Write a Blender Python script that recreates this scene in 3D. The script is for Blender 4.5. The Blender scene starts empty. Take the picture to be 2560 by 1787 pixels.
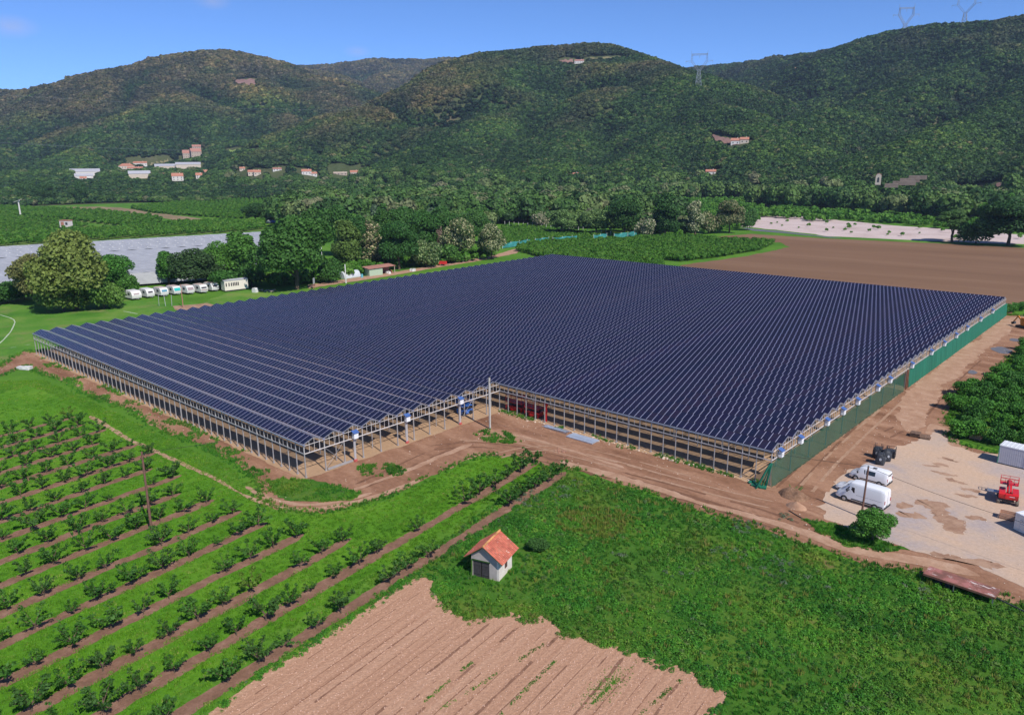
import bpy, math, random
import numpy as np
from mathutils import Matrix, Vector
R = math.radians
scene = bpy.context.scene
col = scene.collection
random.seed(7)

# ---------------------------------------------------------------- camera (surveyed from the greenhouse corners, metres)
CAM = np.array([85.507, -53.104, 41.354])
FPX, IW, IH = 1924.5, 2560.0, 1787.0
PIT, ROL, AZ = 0.25104, -0.0080, -0.7340
_fw = np.array([math.sin(AZ) * math.cos(PIT), math.cos(AZ) * math.cos(PIT), -math.sin(PIT)])
_r0 = np.array([math.cos(AZ), -math.sin(AZ), 0.0])
_u0 = np.cross(_r0, _fw)
_rt = _r0 * math.cos(ROL) + _u0 * math.sin(ROL)
_up = -_r0 * math.sin(ROL) + _u0 * math.cos(ROL)
cd = bpy.data.cameras.new('camera')
cam = bpy.data.objects.new('camera', cd)
col.objects.link(cam)
cd.sensor_width = 36.0
cd.lens = FPX / IW * 36.0
cd.clip_start, cd.clip_end = 0.5, 20000
M = Matrix(((_rt[0], _up[0], -_fw[0], CAM[0]), (_rt[1], _up[1], -_fw[1], CAM[1]), (_rt[2], _up[2], -_fw[2], CAM[2]), (0, 0, 0, 1)))
cam.matrix_world = M
scene.camera = cam

# ---------------------------------------------------------------- sky, sun, exposure
SUN_EL = R(46)
SUN_H = np.array([0.968, -0.250]); SUN_H /= np.linalg.norm(SUN_H)
w = bpy.data.worlds.new('World'); scene.world = w
w.use_nodes = True
nt = w.node_tree
bg = nt.nodes['Background']
sky = nt.nodes.new('ShaderNodeTexSky')
sky.sky_type = 'NISHITA'
sky.sun_disc = False
sky.sun_elevation = SUN_EL
sky.sun_rotation = math.atan2(SUN_H[0], SUN_H[1])
sky.altitude = 6000
sky.air_density = 1.1
sky.dust_density = 0.0
sky.ozone_density = 10.0
nt.links.new(sky.outputs[0], bg.inputs[0])
bg.inputs[1].default_value = 0.15
sl = bpy.data.lights.new('sun', 'SUN'); so = bpy.data.objects.new('sun', sl); col.objects.link(so)
sl.energy = 4.6; sl.angle = R(0.53); sl.color = (1.0, 0.945, 0.87)
_sd = Vector((SUN_H[0] * math.cos(SUN_EL), SUN_H[1] * math.cos(SUN_EL), math.sin(SUN_EL)))
so.rotation_euler = _sd.to_track_quat('Z', 'Y').to_euler()
so.location = (200, -100, 200)
scene.view_settings.view_transform = 'Standard'
scene.view_settings.look = 'None'
scene.view_settings.exposure = 0.2
scene.view_settings.gamma = 1.0
scene.cycles.max_bounces = 6
scene.cycles.transparent_max_bounces = 12
scene.cycles.use_denoising = True

# ---------------------------------------------------------------- helpers
def ray(px, py):
    d = _fw * FPX + _rt * (px - IW / 2) - _up * (py - IH / 2)
    return d / np.linalg.norm(d)
def gp(px, py, z=0.0):
    """point of the level z under a survey sight line"""
    d = ray(px, py); t = (z - CAM[2]) / d[2]
    p = CAM + d * t
    return np.array([p[0], p[1], z])
def at(px, py, dist):
    d = ray(px, py); t = dist / math.hypot(d[0], d[1])
    return CAM + d * t
def yawvec(v): return math.atan2(v[1], v[0])
def tag(o, label=None, cat=None, group=None, kind=None):
    if label: o['label'] = label
    if cat: o['category'] = cat
    if group: o['group'] = group
    if kind: o['kind'] = kind
    return o
def empty(name, loc, rz=0.0, label=None, cat=None, group=None):
    o = bpy.data.objects.new(name, None); col.objects.link(o)
    o.empty_display_size = 0.3
    o.location = [float(c) for c in loc]; o.rotation_euler = (0, 0, rz)
    return tag(o, label, cat, group)
def np_mesh(name, verts, faces):
    """fast mesh from an (n,3) array and an (m,k) array of equal sized faces"""
    verts = np.asarray(verts, np.float32); faces = np.asarray(faces, np.int32)
    me = bpy.data.meshes.new(name)
    me.vertices.add(len(verts)); me.vertices.foreach_set('co', verts.ravel())
    m, k = faces.shape
    me.loops.add(m * k); me.loops.foreach_set('vertex_index', faces.ravel())
    me.polygons.add(m)
    me.polygons.foreach_set('loop_start', np.arange(0, m * k, k, dtype=np.int32))
    try: me.polygons.foreach_set('loop_total', np.full(m, k, np.int32))
    except Exception: pass
    me.update(calc_edges=True); me.shade_flat()
    return me
def link(name, me, mats=None, parent=None):
    o = bpy.data.objects.new(name, me); col.objects.link(o)
    if mats is not None and not me.materials:
        for m in (mats if isinstance(mats, (list, tuple)) else [mats]): me.materials.append(m)
    if parent is not None: o.parent = parent
    return o
class MB:
    """collects boxes, tubes and polygons for ONE mesh object"""
    def __init__(s): s.v = []; s.f = []; s.mi = []; s.m = 0
    def add(s, vs, fs):
        b = len(s.v); s.v += [tuple(float(c) for c in v) for v in vs]
        for f in fs: s.f.append(tuple(b + i for i in f)); s.mi.append(s.m)
        return s
    def box(s, c, d, rz=0.0, ry=0.0, rx=0.0, taper=1.0):
        x, y, z = d[0] / 2, d[1] / 2, d[2] / 2
        vs = [Vector(p) for p in ((-x, -y, -z), (x, -y, -z), (x, y, -z), (-x, y, -z), (-x * taper, -y * taper, z), (x * taper, -y * taper, z), (x * taper, y * taper, z), (-x * taper, y * taper, z))]
        m = Matrix.Rotation(rz, 3, 'Z') @ Matrix.Rotation(ry, 3, 'Y') @ Matrix.Rotation(rx, 3, 'X')
        return s.add([m @ v + Vector(c) for v in vs], [(0, 3, 2, 1), (4, 5, 6, 7), (0, 1, 5, 4), (1, 2, 6, 5), (2, 3, 7, 6), (3, 0, 4, 7)])
    def span(s, a, b):
        return s.box([(a[i] + b[i]) / 2 for i in range(3)], [abs(b[i] - a[i]) for i in range(3)])
    def bar(s, a, b, wd, ht=None):
        """a rectangular bar from a to b"""
        a = Vector(a); b = Vector(b); d = b - a; L = d.length
        if L < 1e-6: return s
        q = d.to_track_quat('X', 'Z').to_matrix(); ht = ht or wd
        vs = []
        for xx in (0, L):
            for yy, zz in ((-wd / 2, -ht / 2), (wd / 2, -ht / 2), (wd / 2, ht / 2), (-wd / 2, ht / 2)):
                vs.append(q @ Vector((xx, yy, zz)) + a)
        return s.add(vs, [(0, 1, 2, 3), (7, 6, 5, 4), (0, 4, 5, 1), (1, 5, 6, 2), (2, 6, 7, 3), (3, 7, 4, 0)])
    def tube(s, pts, rad, n=8, cap=True):
        pts = [Vector(p) for p in pts]
        if not isinstance(rad, (list, tuple)): rad = [rad] * len(pts)
        vs = []; fs = []
        for i, p in enumerate(pts):
            d = (pts[min(i + 1, len(pts) - 1)] - pts[max(i - 1, 0)]).normalized()
            q = d.to_track_quat('Z', 'Y').to_matrix()
            for k in range(n):
                a = 2 * math.pi * k / n
                vs.append(q @ Vector((rad[i] * math.cos(a), rad[i] * math.sin(a), 0)) + p)
        for i in range(len(pts) - 1):
            for k in range(n):
                fs.append((i * n + k, i * n + (k + 1) % n, (i + 1) * n + (k + 1) % n, (i + 1) * n + k))
        if cap:
            fs.append(tuple(range(n - 1, -1, -1))); b = (len(pts) - 1) * n; fs.append(tuple(range(b, b + n)))
        return s.add(vs, fs)
    def wheel(s, c, r, wd, n=18, axis='Y'):
        a = Vector((0, wd / 2, 0)) if axis == 'Y' else Vector((wd / 2, 0, 0)); c = Vector(c)
        return s.tube([c - a, c - a * 0.7, c + a * 0.7, c + a], [r * 0.93, r, r, r * 0.93], n)
    def poly(s, pts): return s.add(pts, [tuple(range(len(pts)))])
    def prism(s, poly, a, b, axis='Y'):
        """outline poly (u,v) pushed from a to b along the axis"""
        n = len(poly)
        def P(u, v, t): return (u, t, v) if axis == 'Y' else ((t, u, v) if axis == 'X' else (u, v, t))
        vs = [P(u, v, a) for u, v in poly] + [P(u, v, b) for u, v in poly]
        return s.add(vs, [tuple(range(n)), tuple(range(2 * n - 1, n - 1, -1))] + [(i, n + i, n + (i + 1) % n, (i + 1) % n) for i in range(n)])
    def build(s, name, mat, parent=None, smooth=None, fix=True):
        me = bpy.data.meshes.new(name); me.from_pydata(s.v, [], s.f)
        mats = mat if isinstance(mat, (list, tuple)) else [mat]
        for m in mats: me.materials.append(m)
        if len(mats) > 1: me.polygons.foreach_set('material_index', s.mi)
        if fix:
            import bmesh
            bm = bmesh.new(); bm.from_mesh(me); bmesh.ops.recalc_face_normals(bm, faces=bm.faces); bm.to_mesh(me); bm.free()
        if smooth is not None:
            me.shade_smooth()
            me.set_sharp_from_angle(angle=R(smooth))
        me.update()
        o = bpy.data.objects.new(name, me); col.objects.link(o)
        if parent is not None: o.parent = parent
        return o
def copy_tree(o, parent=None):
    c = o.copy(); col.objects.link(c)
    if parent is not None: c.parent = parent
    for ch in list(o.children): copy_tree(ch, c)
    return c

# value noise on the plane
_rng = np.random.default_rng(11)
_lat = _rng.random((256, 256))
def vnoise(x, y):
    x = np.asarray(x, float); y = np.asarray(y, float)
    xi = np.floor(x).astype(int); yi = np.floor(y).astype(int); fx = x - xi; fy = y - yi
    fx = fx * fx * (3 - 2 * fx); fy = fy * fy * (3 - 2 * fy)
    g = lambda a, b: _lat[a & 255, b & 255]
    return (g(xi, yi) * (1 - fx) + g(xi + 1, yi) * fx) * (1 - fy) + (g(xi, yi + 1) * (1 - fx) + g(xi + 1, yi + 1) * fx) * fy
def fbm(x, y, o=4):
    t = 0; a = 1; n = 0
    for i in range(o):
        t = t + a * vnoise(x * 2 ** i + 17.3 * i, y * 2 ** i + 5.1 * i); n += a; a *= 0.5
    return t / n
def inside(poly, pts):
    poly = np.asarray(poly)[:, :2]; x, y = pts[:, 0], pts[:, 1]
    r = np.zeros(len(pts), bool); j = len(poly) - 1
    for i in range(len(poly)):
        xi, yi = poly[i]; xj, yj = poly[j]
        c = ((yi > y) != (yj > y)) & (x < (xj - xi) * (y - yi) / (yj - yi + 1e-12) + xi)
        r ^= c; j = i
    return r
def sample(poly, dens, rng, cap=400000):
    p = np.asarray(poly)[:, :2]; lo, hi = p.min(0), p.max(0)
    n = int(min(cap, dens * (hi[0] - lo[0]) * (hi[1] - lo[1])))
    q = lo + rng.random((n, 2)) * (hi - lo)
    return q[inside(p, q)]
def pxpoly(lst): return [gp(*p)[:2] if len(p) == 2 else np.array(p[:2]) for p in lst]

# ---------------------------------------------------------------- materials
def nodes_of(name):
    m = bpy.data.materials.new(name); m.use_nodes = True
    n = m.node_tree.nodes; l = m.node_tree.links
    return m, n, l, n['Principled BSDF']
def ramp(n, stops, interp='LINEAR'):
    r = n.new('ShaderNodeValToRGB'); cr = r.color_ramp; cr.interpolation = interp
    while len(cr.elements) < len(stops): cr.elements.new(0.5)
    for e, (p, c) in zip(cr.elements, stops): e.position = p; e.color = (*c, 1)
    return r
def noise(n, l, src, scale, detail=4, rough=0.55, vec=None):
    t = n.new('ShaderNodeTexNoise'); t.inputs['Scale'].default_value = scale
    t.inputs['Detail'].default_value = detail; t.inputs['Roughness'].default_value = rough
    if src is not None: l.new(src, t.inputs['Vector'])
    return t
def mapped(n, l, src, rz=0.0, sc=(1, 1, 1)):
    # turn first, then stretch along the turned axes
    a = n.new('ShaderNodeVectorRotate'); a.rotation_type = 'Z_AXIS'; a.inputs['Angle'].default_value = -rz
    l.new(src, a.inputs['Vector'])
    b = n.new('ShaderNodeVectorMath'); b.operation = 'MULTIPLY'; b.inputs[1].default_value = sc
    l.new(a.outputs[0], b.inputs[0])
    return b.outputs[0]
def mix(n, l, fac, a, b, mode='MIX'):
    x = n.new('ShaderNodeMix'); x.data_type = 'RGBA'; x.blend_type = mode
    for s, v in ((x.inputs[0], fac), (x.inputs[6], a), (x.inputs[7], b)):
        if isinstance(v, (int, float)): s.default_value = v
        elif isinstance(v, tuple): s.default_value = (*v, 1)
        else: l.new(v, s)
    return x.outputs[2]
def plain(name, c, rough=0.6, metal=0.0, var=0.12, scale=3.0, spec=0.4, bump=0.0):
    """painted or plain surface with slight wear"""
    m, n, l, b = nodes_of(name)
    tc = n.new('ShaderNodeTexCoord')
    t = noise(n, l, tc.outputs['Object'], scale, 5)
    r = ramp(n, [(0.25, tuple(x * (1 - var) for x in c)), (0.75, tuple(min(1, x * (1 + var)) for x in c))])
    l.new(t.outputs[0], r.inputs[0]); l.new(r.outputs[0], b.inputs['Base Color'])
    b.inputs['Roughness'].default_value = rough; b.inputs['Metallic'].default_value = metal
    b.inputs['Specular IOR Level'].default_value = spec
    if bump:
        bp = n.new('ShaderNodeBump'); bp.inputs['Strength'].default_value = bump; bp.inputs['Distance'].default_value = 0.05
        l.new(t.outputs[0], bp.inputs['Height']); l.new(bp.outputs[0], b.inputs['Normal'])
    return m
def ground_mat(name, big, s_big, fine, s_fine, fine_amt=0.5, bump=0.4, bdist=0.1, stretch=None, mid=None, rough=0.95):
    """big: ramp over slow noise; fine: two colours multiplied in over quick noise; stretch: (angle, along, across); mid: second patch layer (ramp stops, scale)"""
    m, n, l, b = nodes_of(name)
    tc = n.new('ShaderNodeTexCoord'); src = tc.outputs['Object']
    s2 = mapped(n, l, src, stretch[0], (stretch[1], stretch[2], 1)) if stretch else src
    t = noise(n, l, s2, s_big, 6, 0.62); r = ramp(n, big); l.new(t.outputs[0], r.inputs[0]); c = r.outputs[0]
    if mid:
        t2 = noise(n, l, src, mid[1], 5, 0.6); r2 = ramp(n, [(mid[2], (0, 0, 0)), (mid[3], (1, 1, 1))]); l.new(t2.outputs[0], r2.inputs[0])
        c = mix(n, l, r2.outputs[0], c, mid[0])
    t3 = noise(n, l, src, s_fine, 6, 0.7)
    r3 = ramp(n, [(0.3, fine[0]), (0.7, fine[1])]); l.new(t3.outputs[0], r3.inputs[0])
    c = mix(n, l, fine_amt, c, r3.outputs[0], 'MULTIPLY')
    l.new(c, b.inputs['Base Color']); b.inputs['Roughness'].default_value = rough; b.inputs['Specular IOR Level'].default_value = 0.15
    bp = n.new('ShaderNodeBump'); bp.inputs['Strength'].default_value = bump; bp.inputs['Distance'].default_value = bdist
    l.new(t3.outputs[0], bp.inputs['Height']); l.new(bp.outputs[0], b.inputs['Normal'])
    return m
def leaf_mat(name, stops, mode='object', patch=None, trans=0.25, pscale=0.012, grad=None, vary=None):
    """foliage: colour by object colour or by instance; patch: ramp picked by slow noise over the place"""
    m, n, l, b = nodes_of(name)
    oi = n.new('ShaderNodeObjectInfo'); gm = n.new('ShaderNodeNewGeometry')
    if mode == 'object':
        c0 = oi.outputs['Color']
        if stops:           # blossom among green leaves
            wn = n.new('ShaderNodeTexWhiteNoise'); wn.noise_dimensions = '1D'; mu_ = n.new('ShaderNodeMath'); mu_.operation = 'MULTIPLY_ADD'; mu_.inputs[1].default_value = 7.31; mu_.inputs[2].default_value = 3.3; l.new(gm.outputs['Random Per Island'], mu_.inputs[0]); l.new(mu_.outputs[0], wn.inputs['W'])
            rb = ramp(n, [(0.42, (0, 0, 0)), (0.50, (1, 1, 1))]); l.new(wn.outputs['Value'], rb.inputs[0]); c0 = mix(n, l, rb.outputs[0], c0, stops)
    else:
        r = ramp(n, stops); l.new(oi.outputs['Random'], r.inputs[0]); c0 = r.outputs[0]
        if patch:
            t = noise(n, l, oi.outputs['Location'], pscale, 5, 0.6); r2 = ramp(n, patch[1]); fo = t.outputs[0]
            if grad:
                sx = n.new('ShaderNodeSeparateXYZ'); l.new(oi.outputs['Location'], sx.inputs[0]); mr = n.new('ShaderNodeMapRange'); mr.inputs[1].default_value = grad[0]; mr.inputs[2].default_value = grad[1]; mr.inputs[3].default_value = grad[2]; mr.inputs[4].default_value = grad[3]; l.new(sx.outputs[0], mr.inputs[0])
                ad = n.new('ShaderNodeMath'); ad.operation = 'ADD'; l.new(fo, ad.inputs[0]); l.new(mr.outputs[0], ad.inputs[1]); fo = ad.outputs[0]
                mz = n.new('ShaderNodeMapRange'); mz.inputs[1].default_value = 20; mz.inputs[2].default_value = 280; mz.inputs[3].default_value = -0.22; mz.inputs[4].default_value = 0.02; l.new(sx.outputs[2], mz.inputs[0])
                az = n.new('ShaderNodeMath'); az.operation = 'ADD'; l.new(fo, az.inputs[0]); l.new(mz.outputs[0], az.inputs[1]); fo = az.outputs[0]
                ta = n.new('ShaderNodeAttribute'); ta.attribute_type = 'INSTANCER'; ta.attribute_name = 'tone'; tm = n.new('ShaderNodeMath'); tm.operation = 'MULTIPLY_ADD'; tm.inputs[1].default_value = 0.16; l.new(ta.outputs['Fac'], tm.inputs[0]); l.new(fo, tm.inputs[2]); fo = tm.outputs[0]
            l.new(fo, r2.inputs[0])
            rp = ramp(n, patch[0]); l.new(oi.outputs['Random'], rp.inputs[0])
            c0 = mix(n, l, r2.outputs[0], c0, rp.outputs[0])
    if mode == 'instance' and vary:
        ts = noise(n, l, oi.outputs['Location'], vary, 5, 0.62); rs = ramp(n, [(0.34, (0.60, 0.66, 0.66)), (0.5, (0.95, 0.95, 0.95)), (0.64, (1.35, 1.18, 1.0))]); l.new(ts.outputs[0], rs.inputs[0]); c0 = mix(n, l, 1.0, c0, rs.outputs[0], 'MULTIPLY')
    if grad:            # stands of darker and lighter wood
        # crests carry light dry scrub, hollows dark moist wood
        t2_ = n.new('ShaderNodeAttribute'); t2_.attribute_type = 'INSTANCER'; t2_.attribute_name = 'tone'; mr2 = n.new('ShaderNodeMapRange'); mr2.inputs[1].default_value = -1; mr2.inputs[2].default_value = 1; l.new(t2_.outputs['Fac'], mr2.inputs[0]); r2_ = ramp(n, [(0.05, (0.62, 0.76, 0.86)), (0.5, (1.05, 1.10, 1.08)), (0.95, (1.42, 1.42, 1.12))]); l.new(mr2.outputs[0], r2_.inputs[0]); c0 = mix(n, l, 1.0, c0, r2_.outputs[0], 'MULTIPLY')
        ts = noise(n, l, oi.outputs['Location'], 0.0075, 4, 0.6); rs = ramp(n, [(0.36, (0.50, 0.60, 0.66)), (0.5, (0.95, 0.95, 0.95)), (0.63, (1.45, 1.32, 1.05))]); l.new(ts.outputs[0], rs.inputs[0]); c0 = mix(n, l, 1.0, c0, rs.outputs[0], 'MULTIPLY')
    t = n.new('ShaderNodeTexWhiteNoise'); t.noise_dimensions = '1D'
    l.new(gm.outputs['Random Per Island'], t.inputs['W'])
    r4 = ramp(n, [(0.0, (0.72, 0.70, 0.72)), (1.0, (1.28, 1.25, 1.15))]); l.new(t.outputs[0], r4.inputs[0])
    c = mix(n, l, 1.0, c0, r4.outputs[0], 'MULTIPLY')
    l.new(c, b.inputs['Base Color']); b.inputs['Roughness'].default_value = 0.62; b.inputs['Specular IOR Level'].default_value = 0.25
    if trans:
        tr = n.new('ShaderNodeBsdfTranslucent'); mx = n.new('ShaderNodeMixShader'); mx.inputs[0].default_value = trans
        l.new(c, tr.inputs[0]); l.new(b.outputs[0], mx.inputs[1]); l.new(tr.outputs[0], mx.inputs[2])
        l.new(mx.outputs[0], n['Material Output'].inputs[0])
    return m

# leaf clouds ---------------------------------------------------------------
def leaf_cloud(lobes, n, size, rng, spread=0.75, shell=(0.6, 1.06), aspect=0.7, low=-0.5):
    """n leaf clumps (single quads) over ellipsoid lobes [(x,y,z,rx,ry,rz)]"""
    L = np.array(lobes, float); wgt = L[:, 3] * L[:, 4] + L[:, 4] * L[:, 5]; wgt /= wgt.sum()
    k = rng.choice(len(L), n, p=wgt)
    d = rng.normal(size=(n * 3, 3)); d /= np.linalg.norm(d, axis=1)[:, None]
    d = d[d[:, 2] > low][:n]
    while len(d) < n: d = np.vstack([d, d])[:n]
    r = shell[0] + (shell[1] - shell[0]) * rng.random(n) ** 0.6
    c = L[k, :3] + d * L[k, 3:6] * r[:, None]
    nn = d + rng.normal(size=(n, 3)) * spread; nn /= np.linalg.norm(nn, axis=1)[:, None]
    t = np.cross(nn, rng.normal(size=(n, 3))); t /= np.linalg.norm(t, axis=1)[:, None] + 1e-9
    u = np.cross(nn, t)
    s = size * (0.55 + 0.9 * rng.random(n))[:, None]
    a = t * s; bq = u * s * aspect
    v = np.stack([c - a, c - bq * 0.9, c + a, c + bq], 1).reshape(-1, 3)
    return v, np.arange(n * 4).reshape(-1, 4)
def join(parts):
    """parts: [(verts, quads)] -> one pair, with the face count of each part"""
    vs = []; fs = []; o = 0; cnt = []
    for v, f in parts:
        vs.append(v); fs.append(np.asarray(f) + o); o += len(v); cnt.append(len(f))
    return np.vstack(vs), np.vstack(fs), cnt
def limb(p, n=5):
    """tapered limb through [(x,y,z,r)] as quads"""
    b = MB(); b.tube([q[:3] for q in p], [q[3] for q in p], n, cap=False)
    return np.array(b.v), np.array(b.f)

# two faint wisps of cloud, part of the sky
def cloud_wisps():
    prev = sky.outputs[0]; g = nt.nodes.new('ShaderNodeTexCoord')
    ns = nt.nodes.new('ShaderNodeTexNoise'); ns.inputs['Scale'].default_value = 28; ns.inputs['Detail'].default_value = 5
    nt.links.new(g.outputs['Generated'], ns.inputs['Vector'])
    for px, py, rad, amt in ((22, 66, 0.030, 0.30), (530, 4, 0.022, 0.28), (893, 130, 0.018, 0.22)):
        d = ray(px, py)
        df = nt.nodes.new('ShaderNodeVectorMath'); df.operation = 'SUBTRACT'; df.inputs[1].default_value = d; nt.links.new(g.outputs['Generated'], df.inputs[0])
        sc = nt.nodes.new('ShaderNodeVectorMath'); sc.operation = 'MULTIPLY'; sc.inputs[1].default_value = (1, 1, 2.4); nt.links.new(df.outputs[0], sc.inputs[0])
        ln = nt.nodes.new('ShaderNodeVectorMath'); ln.operation = 'LENGTH'; nt.links.new(sc.outputs[0], ln.inputs[0])
        mr = nt.nodes.new('ShaderNodeMapRange'); mr.inputs[1].default_value = rad; mr.inputs[2].default_value = 0; mr.inputs[3].default_value = 0; mr.inputs[4].default_value = amt * 2
        nt.links.new(ln.outputs['Value'], mr.inputs[0])
        mu = nt.nodes.new('ShaderNodeMath'); mu.operation = 'MULTIPLY'; nt.links.new(mr.outputs[0], mu.inputs[0]); nt.links.new(ns.outputs[0], mu.inputs[1])
        mx = nt.nodes.new('ShaderNodeMix'); mx.data_type = 'RGBA'; nt.links.new(mu.outputs[0], mx.inputs[0]); nt.links.new(prev, mx.inputs[6]); mx.inputs[7].default_value = (3.4, 3.3, 4.0, 1)
        prev = mx.outputs[2]
    nt.links.new(prev, bg.inputs[0])
cloud_wisps()

# points with instances: only for what nobody could count ----------------------
def scatter(name, pts, sc, protos, rng, label, cat, tilt=0.0, tone=None):
    pts = np.asarray(pts, np.float32); n = len(pts)
    me = bpy.data.meshes.new(name); me.vertices.add(n); me.vertices.foreach_set('co', pts.ravel())
    for nm, ty, arr in (('sc', 'FLOAT', np.asarray(sc, np.float32)), ('rz', 'FLOAT', (rng.random(n) * 6.283).astype(np.float32)), ('tl', 'FLOAT', (rng.normal(size=n) * tilt).astype(np.float32)), ('vi', 'INT', rng.integers(0, len(protos), n).astype(np.int32))) + ((('tone', 'FLOAT', np.asarray(tone, np.float32)),) if tone is not None else ()):
        me.attributes.new(nm, ty, 'POINT').data.foreach_set('value', arr)
    o = bpy.data.objects.new(name, me); col.objects.link(o)
    pc = bpy.data.collections.new(name + ' kinds')
    for p in protos: pc.objects.link(p)
    g = bpy.data.node_groups.new(name, 'GeometryNodeTree')
    g.interface.new_socket('Geometry', in_out='INPUT', socket_type='NodeSocketGeometry')
    g.interface.new_socket('Geometry', in_out='OUTPUT', socket_type='NodeSocketGeometry')
    N = g.nodes; l = g.links
    gi = N.new('NodeGroupInput'); go = N.new('NodeGroupOutput'); ip = N.new('GeometryNodeInstanceOnPoints')
    ci = N.new('GeometryNodeCollectionInfo'); ci.inputs['Collection'].default_value = pc
    ci.inputs['Separate Children'].default_value = True; ci.inputs['Reset Children'].default_value = True
    def na(nm, ty):
        a = N.new('GeometryNodeInputNamedAttribute'); a.data_type = ty; a.inputs['Name'].default_value = nm; return a.outputs['Attribute']
    cx = N.new('ShaderNodeCombineXYZ'); er = N.new('FunctionNodeEulerToRotation')
    l.new(na('rz', 'FLOAT'), cx.inputs[2]); l.new(na('tl', 'FLOAT'), cx.inputs[0]); l.new(cx.outputs[0], er.inputs[0])
    l.new(gi.outputs[0], ip.inputs['Points']); l.new(ci.outputs[0], ip.inputs['Instance'])
    ip.inputs['Pick Instance'].default_value = True
    l.new(na('vi', 'INT'), ip.inputs['Instance Index']); l.new(er.outputs[0], ip.inputs['Rotation']); l.new(na('sc', 'FLOAT'), ip.inputs['Scale'])
    l.new(ip.outputs[0], go.inputs[0])
    md = o.modifiers.new('scatter', 'NODES'); md.node_group = g
    return tag(o, label, cat, None, 'stuff')
def proto(name, v, f, mats, counts=None):
    me = np_mesh(name, v, f)
    mats = mats if isinstance(mats, (list, tuple)) else [mats]
    for m in mats: me.materials.append(m)
    if counts: me.polygons.foreach_set('material_index', np.repeat(np.arange(len(counts)), counts).astype(np.int32))
    return bpy.data.objects.new(name, me)

# paints used by many things
m_white = plain('white paint', (0.74, 0.75, 0.77), 0.28, 0, 0.03, 1.0, 0.5)
m_white2 = plain('weathered white', (0.66, 0.65, 0.62), 0.5, 0, 0.10, 2.0)
m_glass, n_, l_, b_ = nodes_of('dark window glass'); b_.inputs['Base Color'].default_value = (0.015, 0.018, 0.022, 1); b_.inputs['Roughness'].default_value = 0.06
m_tyre = plain('tyre rubber', (0.022, 0.022, 0.024), 0.85, 0, 0.2, 8); m_rim = plain('steel rim', (0.42, 0.43, 0.45), 0.35, 0.7, 0.1)
m_trim = plain('black trim', (0.035, 0.036, 0.04), 0.6); m_lamp = plain('red tail lamp', (0.40, 0.02, 0.02), 0.25); m_head = plain('clear headlamp', (0.62, 0.64, 0.66), 0.12)
m_wood = plain('weathered timber', (0.24, 0.16, 0.105), 0.85, 0, 0.3, 5.0, 0.2, 0.3); m_conc = plain('grey concrete', (0.44, 0.42, 0.39), 0.85, 0, 0.15, 3.0, 0.2)
m_red = plain('red paint', (0.55, 0.018, 0.022), 0.35, 0, 0.08, 2.0, 0.5); m_orange = plain('orange paint', (0.60, 0.20, 0.025), 0.4, 0, 0.1); m_blue = plain('blue paint', (0.04, 0.13, 0.42), 0.4, 0, 0.1)
m_rustpole = plain('rusty pole', (0.16, 0.085, 0.062), 0.8, 0.1, 0.25, 4.0); m_cable = plain('black cable', (0.03, 0.028, 0.026), 0.6)

# ================================================================ GROUND
ROW = R(97.0)                       # heading of the orchard rows and furrows
RD = np.array([math.cos(ROW), math.sin(ROW)]); RN = np.array([-RD[1], RD[0]])
def smooth_closed(p, step):
    out = []
    for i in range(len(p)):
        a, b = p[i], p[(i + 1) % len(p)]; L = np.linalg.norm(b - a); k = max(1, min(400, int(L / step)))
        for j in range(k): out.append(a + (b - a) * j / k)
    return np.array(out)
_lift = [0]
def sheet(name, poly, z, mat, step=0.5, amp=0.4, freq=0.7, label=None, kind='structure', parent=None):
    """a ground sheet whose border wanders like a real field edge"""
    p = smooth_closed([np.asarray(q[:2], float) for q in poly], step)
    if amp:
        dx = (fbm(p[:, 0] * freq, p[:, 1] * freq, 4) - 0.5) * 2.6 * amp; dy = (fbm(p[:, 0] * freq + 91, p[:, 1] * freq + 37, 4) - 0.5) * 2.6 * amp
        p = p + np.stack([dx, dy], 1)
    _lift[0] += 1; z = z + 0.00012 * _lift[0]
    area = 0.5 * np.sum(p[:, 0] * np.roll(p[:, 1], -1) - p[:, 1] * np.roll(p[:, 0], -1))
    if area < 0: p = p[::-1]
    me = bpy.data.meshes.new(name); me.from_pydata([(x, y, z) for x, y in p], [], [tuple(range(len(p)))]); me.update()
    o = link(name, me, mat, parent)
    return tag(o, label, None, None, kind)
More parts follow.
